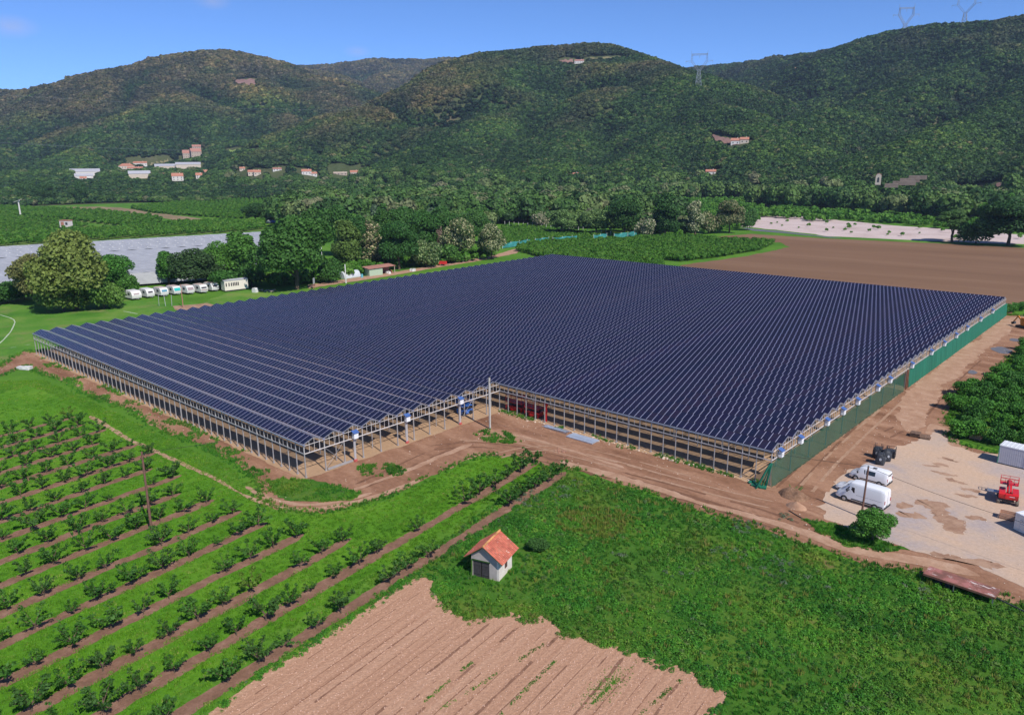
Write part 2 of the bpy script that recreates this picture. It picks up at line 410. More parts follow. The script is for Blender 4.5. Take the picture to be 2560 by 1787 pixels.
def ribbon_sheet(name, pts, wd, z, mat, rough=0.1, step=0.35, gap=0.0):
    """a strip of quads along a path, both borders ragged"""
    p = []
    for a, b in zip(pts[:-1], pts[1:]):
        k = max(1, int(np.linalg.norm(b - a) / 1.2)); p += [a + (b - a) * i / k for i in range(k)]
    p = np.array(p + [pts[-1]])
    for _ in range(6): p[1:-1] = (p[:-2] + 2 * p[1:-1] + p[2:]) / 4
    s = np.concatenate([[0], np.cumsum(np.linalg.norm(np.diff(p, axis=0), axis=1))]); n = max(3, int(s[-1] / step)); q = np.linspace(0, s[-1], n)
    p = np.stack([np.interp(q, s, p[:, 0]), np.interp(q, s, p[:, 1])], 1); t = np.gradient(p, axis=0); t /= np.linalg.norm(t, axis=1)[:, None] + 1e-9; nn = np.stack([-t[:, 1], t[:, 0]], 1)
    f = lambda o: (fbm(q * .9 + o, q * 0 + o * 3.1, 4) - .5) * 2 + (fbm(q * .13 + o, q * 0 + 9, 2) - .5) * 2.5
    end = np.clip(np.minimum(q, q[-1] - q) / max(wd, .6), 0.03, 1) ** .6; o = _lift[0] * 1.7
    a = p + nn * (np.maximum(wd * .12, wd * .5 + rough * f(o)) * end)[:, None]; b = p - nn * (np.maximum(wd * .12, wd * .5 + rough * f(o + 50)) * end)[:, None]
    _lift[0] += 1; z = z + 0.00012 * _lift[0]
    m_ = (a + b) / 2; v = np.stack([np.c_[b, np.full(n, z)], np.c_[m_, np.full(n, z)], np.c_[a, np.full(n, z)]], 1).reshape(-1, 3); keep = [i for i in range(n - 1) if not gap or fbm(np.array([q[i] * .22 + o]), np.array([o]), 3)[0] > gap]
    fs = [(i * 3 + k, i * 3 + k + 1, i * 3 + 4 + k, i * 3 + 3 + k)[::-1] for i in keep for k in (0, 1)]
    return tag(link(name, np_mesh(name, v, fs), mat), None, None, None, 'structure')
def ribbon_poly(pts, wd, jit=0.15, step=1.2):
    p = []
    for a, b in zip(pts[:-1], pts[1:]):
        k = max(1, int(np.linalg.norm(b - a) / step))
        p += [a + (b - a) * i / k for i in range(k)]
    p = np.array(p + [pts[-1]])
    for _ in range(3): p[1:-1] = (p[:-2] + 2 * p[1:-1] + p[2:]) / 4
    t = np.gradient(p, axis=0); t /= np.linalg.norm(t, axis=1)[:, None] + 1e-9; nn = np.stack([-t[:, 1], t[:, 0]], 1)
    wv = wd * (0.5 + jit * (fbm(p[:, 0] * 0.3 + 5, p[:, 1] * 0.3, 3) - 0.5) * 2)
    return list(p + nn * wv[:, None]) + list((p - nn * wv[:, None])[::-1])

SOIL = [(0.32, (0.215, 0.105, 0.060)), (0.5, (0.325, 0.172, 0.104)), (0.66, (0.45, 0.262, 0.168))]
FINE = [(0.55, 0.52, 0.50), (1.0, 1.0, 1.0)]
GF = [(0.55, 0.6, 0.5), (1.15, 1.12, 1.0)]
m_grass = ground_mat('meadow grass', [(0.3, (0.060, 0.165, 0.014)), (0.52, (0.088, 0.215, 0.020)), (0.72, (0.140, 0.265, 0.034))], 0.05, GF, 2.2, 0.7, 0.5, 0.15)
m_orchgrass = ground_mat('orchard grass', [(0.3, (0.062, 0.180, 0.010)), (0.5, (0.090, 0.235, 0.014)), (0.7, (0.135, 0.275, 0.024))], 0.12, GF, 2.6, 0.7, 0.5, 0.15)
m_weedbed = ground_mat('weedy meadow soil', [(0.32, (0.038, 0.115, 0.012)), (0.5, (0.060, 0.160, 0.018)), (0.64, (0.115, 0.190, 0.026)), (0.74, (0.21, 0.145, 0.070))], 0.14, GF, 1.8, 0.7, 0.6, 0.25)
m_pitch = ground_mat('pitch grass', [(0.32, (0.050, 0.160, 0.016)), (0.5, (0.085, 0.220, 0.024)), (0.68, (0.165, 0.265, 0.050))], 0.06, GF, 1.6, 0.5, 0.3, 0.08, None, ((0.19, 0.215, 0.070), 0.11, 0.55, 0.72))
m_apron = ground_mat('bare earth', SOIL, 0.16, FINE, 1.6, 0.7, 0.6, 0.14, (R(-8), 0.45, 1.6), ((0.40, 0.225, 0.140), 0.07, 0.52, 0.66))
m_floor = ground_mat('greenhouse floor earth', [(0.3, (0.40, 0.255, 0.150)), (0.7, (0.50, 0.335, 0.205))], 0.2, FINE, 2.0, 0.45, 0.4, 0.1)
m_sand = ground_mat('worn track sand', [(0.3, (0.36, 0.205, 0.128)), (0.55, (0.46, 0.285, 0.190)), (0.75, (0.54, 0.365, 0.260))], 0.5, FINE, 2.2, 0.45, 0.4, 0.08)
m_yard = ground_mat('gravel yard', [(0.36, (0.42, 0.350, 0.330)), (0.46, (0.52, 0.395, 0.310)), (0.62, (0.58, 0.410, 0.290))], 0.085, FINE, 2.6, 0.45, 0.4, 0.08, None, ((0.43, 0.365, 0.35), 0.05, 0.55, 0.68))
m_wet = ground_mat('damp earth', [(0.35, (0.31, 0.180, 0.115)), (0.6, (0.43, 0.275, 0.185))], 0.5, FINE, 2.0, 0.4, 0.3, 0.06, rough=0.7)
m_furrow = ground_mat('harrowed field', [(0.25, (0.41, 0.225, 0.140)), (0.5, (0.50, 0.290, 0.185)), (0.75, (0.56, 0.345, 0.230))], 0.09, [(0.62, 0.57, 0.54), (1.05, 1.05, 1.05)], 3.2, 0.6, 0.9, 0.16, (ROW, 0.16, 22.0))
m_strip = ground_mat('tilled row soil', [(0.3, (0.19, 0.110, 0.070)), (0.5, (0.255, 0.140, 0.092)), (0.7, (0.34, 0.200, 0.140))], 0.6, FINE, 3.0, 0.6, 0.8, 0.15)
m_brown = ground_mat('ploughed brown field', [(0.3, (0.160, 0.090, 0.052)), (0.5, (0.200, 0.114, 0.066)), (0.7, (0.240, 0.145, 0.088))], 0.02, [(0.8, 0.78, 0.76), (1, 1, 1)], 1.0, 0.4, 0.4, 0.15, (R(3), 0.25, 2.2))
m_gravel = ground_mat('river gravel', [(0.3, (0.44, 0.345, 0.31)), (0.5, (0.57, 0.46, 0.43)), (0.8, (0.64, 0.54, 0.51))], 0.05, [(0.7, 0.68, 0.66), (1, 1, 1)], 0.8, 0.5, 0.5, 0.2)
m_field1 = ground_mat('crop field', [(0.3, (0.045, 0.120, 0.014)), (0.6, (0.070, 0.160, 0.018))], 0.02, GF, 0.5, 0.6, 0.4, 0.3)
m_field2 = ground_mat('hay meadow', [(0.3, (0.140, 0.225, 0.050)), (0.7, (0.210, 0.280, 0.075))], 0.012, GF, 0.4, 0.4, 0.2, 0.2)
m_drystrip = ground_mat('dry field', [(0.3, (0.20, 0.165, 0.085)), (0.7, (0.33, 0.235, 0.145))], 0.03, FINE, 0.4, 0.4, 0.2, 0.2, (R(160), 0.3, 2.0))
m_water, n_, l_, b_ = nodes_of('river water')
b_.inputs['Base Color'].default_value = (0.16, 0.14, 0.13, 1); b_.inputs['Roughness'].default_value = 0.3; b_.inputs['Specular IOR Level'].default_value = 0.35
t_ = noise(n_, l_, n_.new('ShaderNodeTexCoord').outputs['Object'], 0.8, 4); bp_ = n_.new('ShaderNodeBump'); bp_.inputs['Strength'].default_value = 0.15
l_.new(t_.outputs[0], bp_.inputs['Height']); l_.new(bp_.outputs[0], b_.inputs['Normal'])
m_line = plain('pitch chalk', (0.42, 0.48, 0.34), 0.9, var=0.35, scale=1.5)

g_ = bpy.data.meshes.new('ground'); g_.from_pydata([(-9000, -3000, 0), (7000, -3000, 0), (7000, 9000, 0), (-9000, 9000, 0)], [], [(0, 1, 2, 3)])
tag(link('ground', g_, m_grass), None, None, None, 'structure')

# greenhouse frame of reference: B corner at the origin, gutters along x, gables along y
SPAN = 3.2; LA = 106.0; LD = 48.0; YC = 38.4; YE = 184.0; HE = 4.76; RISE = 0.60
NB = 12; NF = 45; SP2 = (YE - YC) / NF
P_APRON = pxpoly([(-40, 925), (0, 918), (30, 893), (70, 876)]) + [np.array(q) for q in ((-108.0, 0.5), (-109, 60), (-112, 100), (-114, 150), (-108, 190), (-90, 188), (52, 187))] + pxpoly([
    (2505, 786), (2560, 788), (2700, 786), (2700, 850), (2560, 868), (2534, 884), (2480, 950), (2405, 984), (2374, 1035), (2370, 1073), (2385, 1106), (2442, 1122), (2496, 1131), (2560, 1127), (2760, 1150), (2900, 1300), (2760, 1560),
    (2560, 1510), (2496, 1495), (2300, 1432), (2171, 1414), (2093, 1387), (2016, 1360), (1924, 1326), (1830, 1298), (1737, 1276), (1643, 1239), (1550, 1211), (1456, 1179), (1362, 1164),
    (1277, 1136), (1202, 1138), (1164, 1153), (1104, 1178), (1037, 1213), (962, 1243), (872, 1268), (809, 1281), (771, 1282), (693, 1271), (640, 1244), (655, 1215), (629, 1184), (562, 1143), (524, 1117), (449, 1095), (375, 1057), (322, 1020), (262, 1001), (210, 982), (161, 952), (112, 937), (67, 914), (0, 940), (-40, 950)])
sheet('bare_earth', P_APRON, 0.02, m_apron, 0.5, 0.7, 0.45)
floor_poly = [np.array(q) for q in ((-106.3, -0.6), (0.4, -0.6), (0.8, 37.6), (48.3, 37.6), (48.6, 184.5), (-106.3, 184.5))]
sheet('greenhouse_floor', floor_poly, 0.035, m_floor, 0.6, 0.35, 0.5)

# orchard ground, weedy meadow, harrowed field
P_ORCH = pxpoly([(-300, 1060), (0, 985), (67, 960), (161, 1000), (262, 1035), (375, 1098), (449, 1135), (540, 1195), (620, 1245), (700, 1283), (771, 1290), (872, 1276), (962, 1251), (1037, 1221), (1104, 1186), (1164, 1160), (1202, 1146), (1277, 1143), (1359, 1168), (858, 1478), (300, 1815), (-500, 2300), (-700, 1500)])
sheet('orchard_grass', P_ORCH, 0.010, m_orchgrass, 1.0, 0.5, 0.4)
P_WEED = pxpoly([(1366, 1168), (1456, 1184), (1550, 1216), (1643, 1244), (1737, 1281), (1830, 1303), (1924, 1331), (2016, 1365), (2093, 1392), (2171, 1419), (2300, 1440), (2496, 1500), (2560, 1515), (2900, 1640), (2900, 2300), (1500, 2300), (1000, 1640), (900, 1545), (980, 1440)])
sheet('weedy_meadow', P_WEED, 0.012, m_weedbed, 1.0, 0.8, 0.4)
P_PLOUGH = pxpoly([(524, 1782), (704, 1651), (860, 1558), (1000, 1463), (1057, 1437), (1087, 1450), (1078, 1474), (1105, 1505), (1131, 1531), (1174, 1548), (1279, 1531), (1305, 1537), (1322, 1557), (1357, 1535), (1392, 1561), (1409, 1587), (1457, 1596), (1479, 1605), (1518, 1616), (1549, 1601), (1544, 1627), (1584, 1618), (1597, 1638), (1636, 1648), (1671, 1670), (1701, 1659), (1719, 1672), (1745, 1679), (1749, 1701), (1784, 1718), (1819, 1727), (1784, 1795), (1700, 1960), (1300, 2500), (300, 2200), (380, 1890)])
sheet('ploughed_field', P_PLOUGH, 0.030, m_furrow, 0.25, 0.22, 1.4)
m_fur = ground_mat('open furrow', [(0.3, (0.20, 0.105, 0.066)), (0.7, (0.34, 0.185, 0.120))], 0.8, FINE, 3.0, 0.5, 0.9, 0.1)
PA = np.array([q[:2] for q in P_PLOUGH]); _fr = random.Random(9)
for off in np.arange(float((PA @ RN).min()) + .6, float((PA @ RN).max()), 1.25):
    off += _fr.uniform(-.2, .2); ts = np.arange(float((PA @ RD).min()), float((PA @ RD).max()), .5); ln_ = RN * off + ts[:, None] * RD; ok = inside(PA, ln_)
    if ok.sum() < 8: continue
    i0_, i1_ = np.where(ok)[0][[0, -1]]; wd_ = _fr.choice([.07, .09, .12, .22])
    ribbon_sheet('furrow', [ln_[i] + RN * (float(fbm(np.array([ts[i] * .1]), np.array([off]), 2)[0]) - .5) * .25 for i in range(i0_ + 1, i1_, 4)], wd_, 0.036, m_fur, wd_ * .45, 0.2, .36)
# soil strips under the fruit rows: offset across the rows, start and end along them (metres)
ROWS = [(-27.9, (1357, 1165)), (-22.9, (1284, 1138)), (-17.9, (828, 1326)), (-12.4, (700, 1311)), (-6.6, (614, 1284)), (-1.4, (558, 1258)), (4.2, (494, 1232)), (9.6, (386, 1206)), (15.0, (330, 1140)), (20.4, (281, 1132)), (25.8, (240, 1075)), (31.2, (205, 1060)), (36.6, (124, 1059)), (42.0, (90, 1010)), (47.4, (45, 1000)), (52.8, (30, 985))]
row_ext = []
for i, (off, e) in enumerate(ROWS):
    en = float(gp(*e)[:2] @ RD); st = -75.0
    row_ext.append((off, st, en))
    if i == 0: st = -60
    pts = [RN * off + RD * (st + (en - st) * k / 40) for k in range(41)]
    pts = [p + RN * (float(fbm(p[0] * .15, p[1] * .15, 2)) - .5) * 0.5 for p in pts]
    ribbon_sheet('soil_strip', pts, 1.5, 0.022, m_strip, 0.22, 0.25)
# worn tracks
TR = [([(225, 1040), (307, 1091), (393, 1128), (461, 1162), (524, 1190), (584, 1224), (637, 1252), (693, 1270), (771, 1278), (860, 1262), (962, 1236), (1050, 1200)], 0.7),
      ([(614, 1216), (659, 1241), (712, 1259), (786, 1265), (850, 1256), (930, 1232)], 0.7),
      ([(1400, 1152), (1500, 1180), (1620, 1215), (1740, 1255), (1860, 1285), (1977, 1317), (2055, 1346), (2151, 1384), (2248, 1394), (2326, 1401), (2450, 1440)], 1.5),
      ([(1260, 1085), (1330, 1095), (1440, 1130), (1560, 1170)], 0.8), ([(880, 1225), (1000, 1185), (1100, 1140), (1180, 1110)], 0.8),
      ([(2580, 792), (2530, 805), (2470, 850), (2400, 902), (2330, 962), (2290, 1020), (2270, 1080)], 4.6), ([(2330, 1060), (2420, 1150), (2480, 1200)], 4.0)]
for pts, wd in TR: ribbon_sheet('dirt_track', [gp(*p)[:2] for p in pts], wd, 0.031, m_sand, 0.10 + wd * .16, 0.2)
# tyre marks pressed into the earth
m_rut = ground_mat('tyre rut', [(0.3, (0.165, 0.082, 0.050)), (0.7, (0.25, 0.130, 0.080))], 0.8, FINE, 3.0, 0.5, 0.8, 0.1)
m_rutp = ground_mat('dry tyre rut', [(0.3, (0.36, 0.215, 0.135)), (0.7, (0.47, 0.300, 0.205))], 0.8, FINE, 3.0, 0.5, 0.8, 0.1)
RUT = [([(1080, 1120), (1180, 1108), (1300, 1122), (1450, 1160), (1600, 1200), (1750, 1240), (1900, 1280), (2020, 1325)], 1.9), ([(1150, 1095), (1290, 1098), (1420, 1130), (1560, 1168), (1700, 1205), (1830, 1240), (1930, 1262)], 2.0), ([(900, 1215), (980, 1180), (1060, 1140), (1150, 1108), (1230, 1098)], 1.9),
       ([(1960, 1225), (2020, 1165), (2090, 1095), (2180, 1010), (2280, 920), (2390, 840), (2500, 795)], 1.9), ([(2000, 1240), (2080, 1150), (2160, 1075), (2260, 985), (2350, 905), (2450, 838), (2540, 800)], 1.8), ([(1330, 1142), (1480, 1176), (1640, 1222), (1800, 1268), (1950, 1316)], 1.7), ([(2210, 1090), (2290, 1050), (2330, 1000), (2380, 950), (2450, 890)], 1.9), ([(1240, 1140), (1320, 1120), (1420, 1118), (1560, 1150), (1720, 1196)], 1.8)]
for k_, (pts, gauge) in enumerate(RUT):
    pp = np.array([gp(*p)[:2] for p in pts])
    t_ = np.gradient(pp, axis=0); t_ /= np.linalg.norm(t_, axis=1)[:, None]; nn_ = np.stack([-t_[:, 1], t_[:, 0]], 1)
    for sg in (-.5, .5): ribbon_sheet('tyre_mark', list(pp + nn_ * gauge * sg), 0.38, 0.0265, m_rutp if k_ % 3 == 1 else m_rut, 0.10, 0.2, 0.40)
P_YARD = pxpoly([(2043, 1263), (2080, 1225), (2124, 1178), (2221, 1127), (2300, 1100), (2350, 1080), (2383, 1112), (2442, 1132), (2560, 1140), (2780, 1170), (2900, 1330), (2760, 1520), (2560, 1470), (2440, 1415), (2330, 1388), (2262, 1372), (2180, 1350), (2080, 1300)])
sheet('gravel_yard', P_YARD, 0.032, m_yard, 0.4, 0.8, 0.5)
for (px, py, a, bq, rz) in ((2360, 1290, 3.6, 1.2, 2.1), (2330, 1262, 2.0, 1.1, 0.3), (2385, 1312, 2.6, 1.4, 2.0), (2275, 1288, 1.6, .8, 0.2), (2262, 1265, 1.0, .7, 1.4), (2465, 1410, 1.8, .8, .4), (2380, 1395, 2.2, .7, .1), (2330, 1165, 1.1, .4, .2), (2360, 1185, 1.6, .4, .1), (2392, 1204, 1.5, .45, -.2), (2440, 1295, 1.3, .5, 0.1), (2412, 1240, 1.2, .45, .3), (2352, 1163, .9, .4, 0), (2425, 1225, 1.2, .4, .2), (2372, 1150, 1.5, .35, 0)):
    c = gp(px, py)[:2]; e = [c + np.array([a * math.cos(t) * math.cos(rz) - bq * math.sin(t) * math.sin(rz), a * math.cos(t) * math.sin(rz) + bq * math.sin(t) * math.cos(rz)]) for t in np.linspace(0, 6.283, 24, endpoint=False)]
    sheet('damp_patch', e, 0.040, m_wet, 0.15, 0.45 + .1 * a, 1.5)
for (px, py, a, bq, rz) in ((2505, 876, 3.6, 1.8, 1.9), (2535, 850, 1.8, 1.0, 1.9), (2430, 930, 1.5, .8, 1.8)):
    c = gp(px, py)[:2]; e = [c + np.array([a * math.cos(t) * math.cos(rz) - bq * math.sin(t) * math.sin(rz), a * math.cos(t) * math.sin(rz) + bq * math.sin(t) * math.cos(rz)]) for t in np.linspace(0, 6.283, 24, endpoint=False)]
    sheet('puddle', e, 0.042, m_water, 0.3, 0.5, 0.6)
# grass left standing on the bare earth
PATCHES = [pxpoly(p) for p in ([(665, 1200), (720, 1196), (790, 1203), (850, 1215), (905, 1233), (880, 1250), (800, 1256), (730, 1251), (672, 1228)], [(890, 1170), (920, 1155), (980, 1160), (1020, 1178), (1000, 1190), (960, 1192), (905, 1190)], [(1183, 1085), (1220, 1072), (1270, 1082), (1307, 1104), (1270, 1110), (1215, 1106)], [(2005, 1300), (2050, 1300), (2110, 1318), (2190, 1345), (2265, 1378), (2200, 1382), (2110, 1362), (2040, 1330)])]
for p in (PATCHES[0], PATCHES[3]): sheet('grass_patch', p, 0.044, m_weedbed, 0.3, 0.9, 0.8)
# pitch beside the greenhouse
P_PITCH = pxpoly([(-300, 690), (60, 700), (240, 745), (500, 760), (560, 735), (640, 722)]) + [np.array(q) for q in ((-112, 95), (-109, 1), )] + pxpoly([(80, 872), (30, 890), (0, 915), (-300, 980)])
sheet('pitch', P_PITCH, 0.006, m_pitch, 1.0, 0.8, 0.3)
for pts in ([(0, 787), (20, 793), (33, 797), (38, 803), (35, 815), (27, 829), (8, 851), (-6, 862)], [(23, 870), (42, 867)], [(61, 863), (78, 861)], [(308, 778), (345, 785)]):
    ribbon_sheet('pitch_marking', [gp(*p)[:2] for p in pts], 0.30, 0.016, m_line, 0.07, 0.5)
# fields behind
P_BROWN = pxpoly([(1695, 664), (1870, 640), (1972, 618), (1950, 606), (1900, 606), (1760, 600), (1749, 596), (1876, 585), (2074, 597), (2337, 608), (2560, 620), (2800, 632), (2900, 800), (2530, 756)]) + [np.array((49.5, 187.0)), np.array((-20.0, 187.5))]
sheet('brown_field', P_BROWN, 0.008, m_brown, 2.0, 1.0, 0.2)
sheet('gravel_bank', pxpoly([(1850, 566), (1887, 541), (1990, 540), (2100, 551), (2262, 566), (2449, 577), (2560, 588), (2850, 602), (2850, 628), (2560, 611), (2337, 603), (2074, 591), (1960, 577)]), 0.010, m_gravel, 2.0, 2.0, 0.1)
sheet('river', pxpoly([(1845, 568), (1890, 573), (1960, 579), (2040, 589), (2110, 595.5), (2074, 594.5), (1960, 583), (1880, 577)]), 0.030, m_water, 1.0, 0.5, 0.2)
for p in ([(1505, 509), (1545, 511), (1540, 515), (1510, 514)], [(1400, 500), (1425, 501), (1422, 505), (1402, 504)], [(1620, 517), (1645, 519), (1640, 526), (1625, 524)]): sheet('gravel_bank', pxpoly(p), 0.012, m_gravel, 2.0, 2.0, 0.1)
P_F1 = pxpoly([(457, 506), (607, 512), (700, 521), (613, 548), (500, 542), (381, 533), (323, 521)])
P_F2 = pxpoly([(-60, 516), (0, 518), (146, 525), (259, 530), (396, 545), (411, 562), (305, 567), (171, 551), (0, 536), (-60, 530)])
P_F3 = pxpoly([(-80, 594), (0, 588), (122, 582), (259, 577), (335, 570), (518, 557), (665, 558), (655, 577), (305, 597), (0, 617), (-80, 625)])
P_F4 = pxpoly([(-80, 534), (0, 536), (152, 551), (230, 566), (91, 580), (0, 581), (-80, 586)])
P_F5 = pxpoly([(520, 487), (660, 494), (760, 503), (735, 520), (640, 512), (480, 503)])
sheet('hay_meadow', pxpoly([(-80, 487), (0, 487), (137, 486), (518, 487), (671, 495), (600, 500), (427, 504), (229, 506), (91, 509), (-80, 502)]), 0.02, m_field2, 4.0, 2.0, 0.05)
sheet('dry_field', pxpoly([(61, 519), (238, 517), (300, 519), (381, 531), (503, 547), (620, 550), (690, 545), (690, 556), (607, 557), (488, 561), (396, 543), (259, 528), (146, 523)]), 0.02, m_drystrip, 3.0, 1.5, 0.08)
sheet('dry_field', pxpoly([(-80, 578), (91, 577), (230, 566), (300, 566), (335, 571), (259, 578), (122, 583), (0, 590), (-80, 596)]), 0.02, m_drystrip, 3.0, 1.5, 0.08)
for p in (P_F1, P_F5): sheet('crop_field', p, 0.024, m_field1, 2.0, 0.8, 0.1)
m_field3 = ground_mat('grassy rows', [(0.3, (0.090, 0.170, 0.030)), (0.7, (0.150, 0.210, 0.050))], 0.02, GF, 0.4, 0.4, 0.2, 0.2)
for p in (P_F2, P_F3, P_F4): sheet('crop_field', p, 0.024, m_field3, 2.0, 0.8, 0.1)
P_BACKORCH = pxpoly([(1288, 627), (1328, 615), (1444, 609), (1590, 599), (1718, 594), (1794, 602), (1900, 606), (1936, 609), (1900, 626), (1800, 643), (1700, 655), (1657, 652)]) + [np.array((-60.0, 188.0)), np.array((-98.0, 190.0))]
P_VINES = pxpoly([(1255, 567), (1350, 572), (1474, 585), (1510, 594), (1444, 606), (1325, 612), (1257, 621)])
sheet('crop_field', P_BACKORCH, 0.014, m_field1, 2.0, 0.8, 0.1)
sheet('crop_field', P_VINES, 0.016, m_weedbed, 2.0, 0.8, 0.1)
P_RORCH = pxpoly([(2380, 1035), (2405, 990), (2440, 968), (2484, 952), (2538, 888), (2560, 874), (2700, 850), (2900, 900), (2900, 1180), (2560, 1122), (2500, 1124), (2444, 1112), (2392, 1095)])
sheet('orchard_grass', P_RORCH, 0.034, m_weedbed, 0.5, 0.5, 0.6)

# ================================================================ HILLS
def pl(lst): return np.array([at(px, py, d) for px, py, d in lst])
SK = []                                          # (polyline, slope, rounding)
SK.append((pl([(-500, 260, 2900), (-200, 250, 2850), (0, 233, 2800), (110, 233, 2750), (225, 207, 2650), (330, 178, 2550), (440, 148, 2480), (510, 134, 2450), (570, 132, 2430), (640, 147, 2400), (712, 172, 2350), (790, 220, 2250), (860, 262, 2150), (900, 330, 1950)]), 0.42, 130))
SK.append((pl([(570, 132, 2430), (500, 205, 2250), (400, 270, 2050), (300, 325, 1850), (180, 372, 1650)]), 0.40, 90))
SK.append((pl([(610, 140, 2420), (640, 215, 2230), (620, 290, 2000), (570, 345, 1800), (520, 385, 1600)]), 0.42, 80))
SK.append((pl([(110, 233, 2750), (60, 290, 2400), (-40, 340, 2000), (-120, 380, 1700)]), 0.40, 90))
SK.append((pl([(-300, 240, 3900), (60, 233, 3700), (130, 226, 3700), (260, 240, 3700)]), 0.4, 100))
SK.append((pl([(640, 172, 3700), (725, 168, 3700), (814, 165, 3750), (880, 159, 3850), (948, 150, 3950), (1037, 151, 4000), (1115, 149, 4000), (1180, 151, 3950), (1300, 160, 3900)]), 0.36, 120))
SK.append((pl([(745, 168, 3200), (800, 180, 3000), (850, 215, 2800), (900, 260, 2600)]), 0.40, 70))
SK.append((pl([(1000, 150, 3990), (960, 190, 3300), (920, 240, 2800)]), 0.42, 70))
SK.append((pl([(769, 357, 1350), (825, 329, 1420), (892, 292, 1500), (970, 253, 1560), (1070, 208, 1620), (1172, 161, 1660), (1224, 143, 1680), (1269, 132, 1690), (1374, 120, 1690), (1472, 112, 1680), (1513, 117, 1660), (1562, 130, 1620), (1610, 143, 1560), (1640, 157, 1500), (1685, 176, 1420), (1737, 226, 1290), (1812, 266, 1170), (1880, 300, 1070), (1925, 325, 1000)]), 0.42, 90))
SK.append((pl([(1374, 120, 1690), (1300, 205, 1520), (1215, 285, 1330), (1130, 350, 1150), (1060, 400, 1000)]), 0.42, 80))
SK.append((pl([(1490, 114, 1670), (1500, 190, 1500), (1480, 270, 1300), (1420, 340, 1110), (1390, 395, 950)]), 0.42, 70))
SK.append((pl([(1610, 143, 1560), (1640, 230, 1340), (1660, 300, 1150), (1650, 370, 960)]), 0.42, 70))
SK.append((pl([(1600, 190, 2900), (1700, 178, 2750), (1745, 173, 2700), (1797, 168, 2600), (1880, 160, 2500), (1940, 146, 2400), (2011, 142, 2300), (2067, 140, 2230), (2112, 128, 2150), (2168, 111, 2060), (2217, 101, 1990), (2251, 88, 1930), (2284, 75, 1880), (2344, 64, 1830), (2408, 61, 1800), (2457, 57, 1780), (2516, 51, 1760), (2560, 44, 1750), (2700, 36, 1730), (2900, 40, 1700), (3300, 90, 1650)]), 0.45, 90))
SK.append((pl([(2449, 60, 1770), (2449, 122, 1620), (2360, 160, 1530), (2262, 202, 1430), (2172, 244, 1320), (2075, 264, 1230), (2000, 290, 1130), (1940, 320, 1030), (1890, 362, 930)]), 0.44, 70))
SK.append((pl([(2700, 36, 1730), (2640, 170, 1420), (2560, 236, 1240), (2449, 275, 1110), (2337, 316, 1000), (2262, 360, 900), (2220, 405, 800)]), 0.44, 70))
SK.append((pl([(3000, 50, 1690), (2900, 200, 1300), (2760, 290, 1050), (2640, 370, 860)]), 0.44, 70))
SK.append((pl([(1940, 146, 2400), (1960, 200, 2000), (1950, 250, 1650)]), 0.42, 60))
MAIN = (0, 4, 5, 8, 12)                          # skyline ridges; the others are spurs
def hill_z(x, y):
    x = np.asarray(x, float).ravel(); y = np.asarray(y, float).ravel()
    rr = np.hypot(x - CAM[0], y - CAM[1])
    nz = fbm(x / 260, y / 260, 4) - 0.5; nf = fbm(x / 70 + 40, y / 70, 3) - 0.5
    gv = 1 - np.abs(2 * fbm(x / 330 + 7, y / 330 + 3, 3) - 1) * 2.2; gul = np.clip(gv, 0, 1) ** 2 * 40
    best = np.full(len(x), -1e3)
    for n_sk, (P, s, rd) in enumerate(SK):
        drop = 0.0 if n_sk in MAIN else 5.0; s = s * 1.06
        for a, b in zip(P[:-1], P[1:]):
            d = b[:2] - a[:2]; L2 = d @ d
            t = np.clip(((x - a[0]) * d[0] + (y - a[1]) * d[1]) / L2, 0, 1)
            qx = x - (a[0] + t * d[0]); qy = y - (a[1] + t * d[1]); dd = np.hypot(qx, qy)
            zr = a[2] + (b[2] - a[2]) * t - 6.0 - drop
            fall = s * (np.sqrt(dd * dd + rd * rd) - rd)
            z = zr - fall * (1 + 0.5 * nz) + np.minimum(dd / 200, 1) * (nz * 60 + nf * 14 - gul)
            k = 18.0                                # soft union
            h = np.clip(0.5 + 0.5 * (best - z) / k, 0, 1)
            best = z * (1 - h) + best * h + k * h * (1 - h) * 0.4
    apron = np.where(rr > 890, 0.045 * (rr - 890), 0.0) + nf * 3 - 1.0
    return np.maximum(best, np.where(rr > 760, apron, -20))
NAZ, NRD = 560, 300
azs = np.linspace(R(-46), R(46), NAZ) ; rds = 740 * (4700 / 740) ** np.linspace(0, 1, NRD)
fa = math.atan2(_fw[1], _fw[0])
AA, RR_ = np.meshgrid(azs, rds, indexing='ij')
HX = CAM[0] + RR_ * np.cos(fa - AA); HY = CAM[1] + RR_ * np.sin(fa - AA)
HZ = hill_z(HX, HY).reshape(NAZ, NRD)
HZ[:, 0] = -3
_i = np.arange(NAZ * NRD).reshape(NAZ, NRD)
_f = np.stack([_i[:-1, :-1], _i[1:, :-1], _i[1:, 1:], _i[:-1, 1:]], -1).reshape(-1, 4)
_hz = HZ.ravel(); _f = _f[(_hz[_f] > -0.5).any(1)]
m_hill = ground_mat('hill ground', [(0.3, (0.050, 0.075, 0.028)), (0.6, (0.080, 0.095, 0.040)), (0.78, (0.15, 0.120, 0.075))], 0.012, FINE, 0.1, 0.6, 0.4, 1.0)
me = np_mesh('hills', np.stack([HX.ravel(), HY.ravel(), _hz], 1), _f); me.shade_smooth()
tag(link('hills', me, m_hill), None, None, None, 'structure')
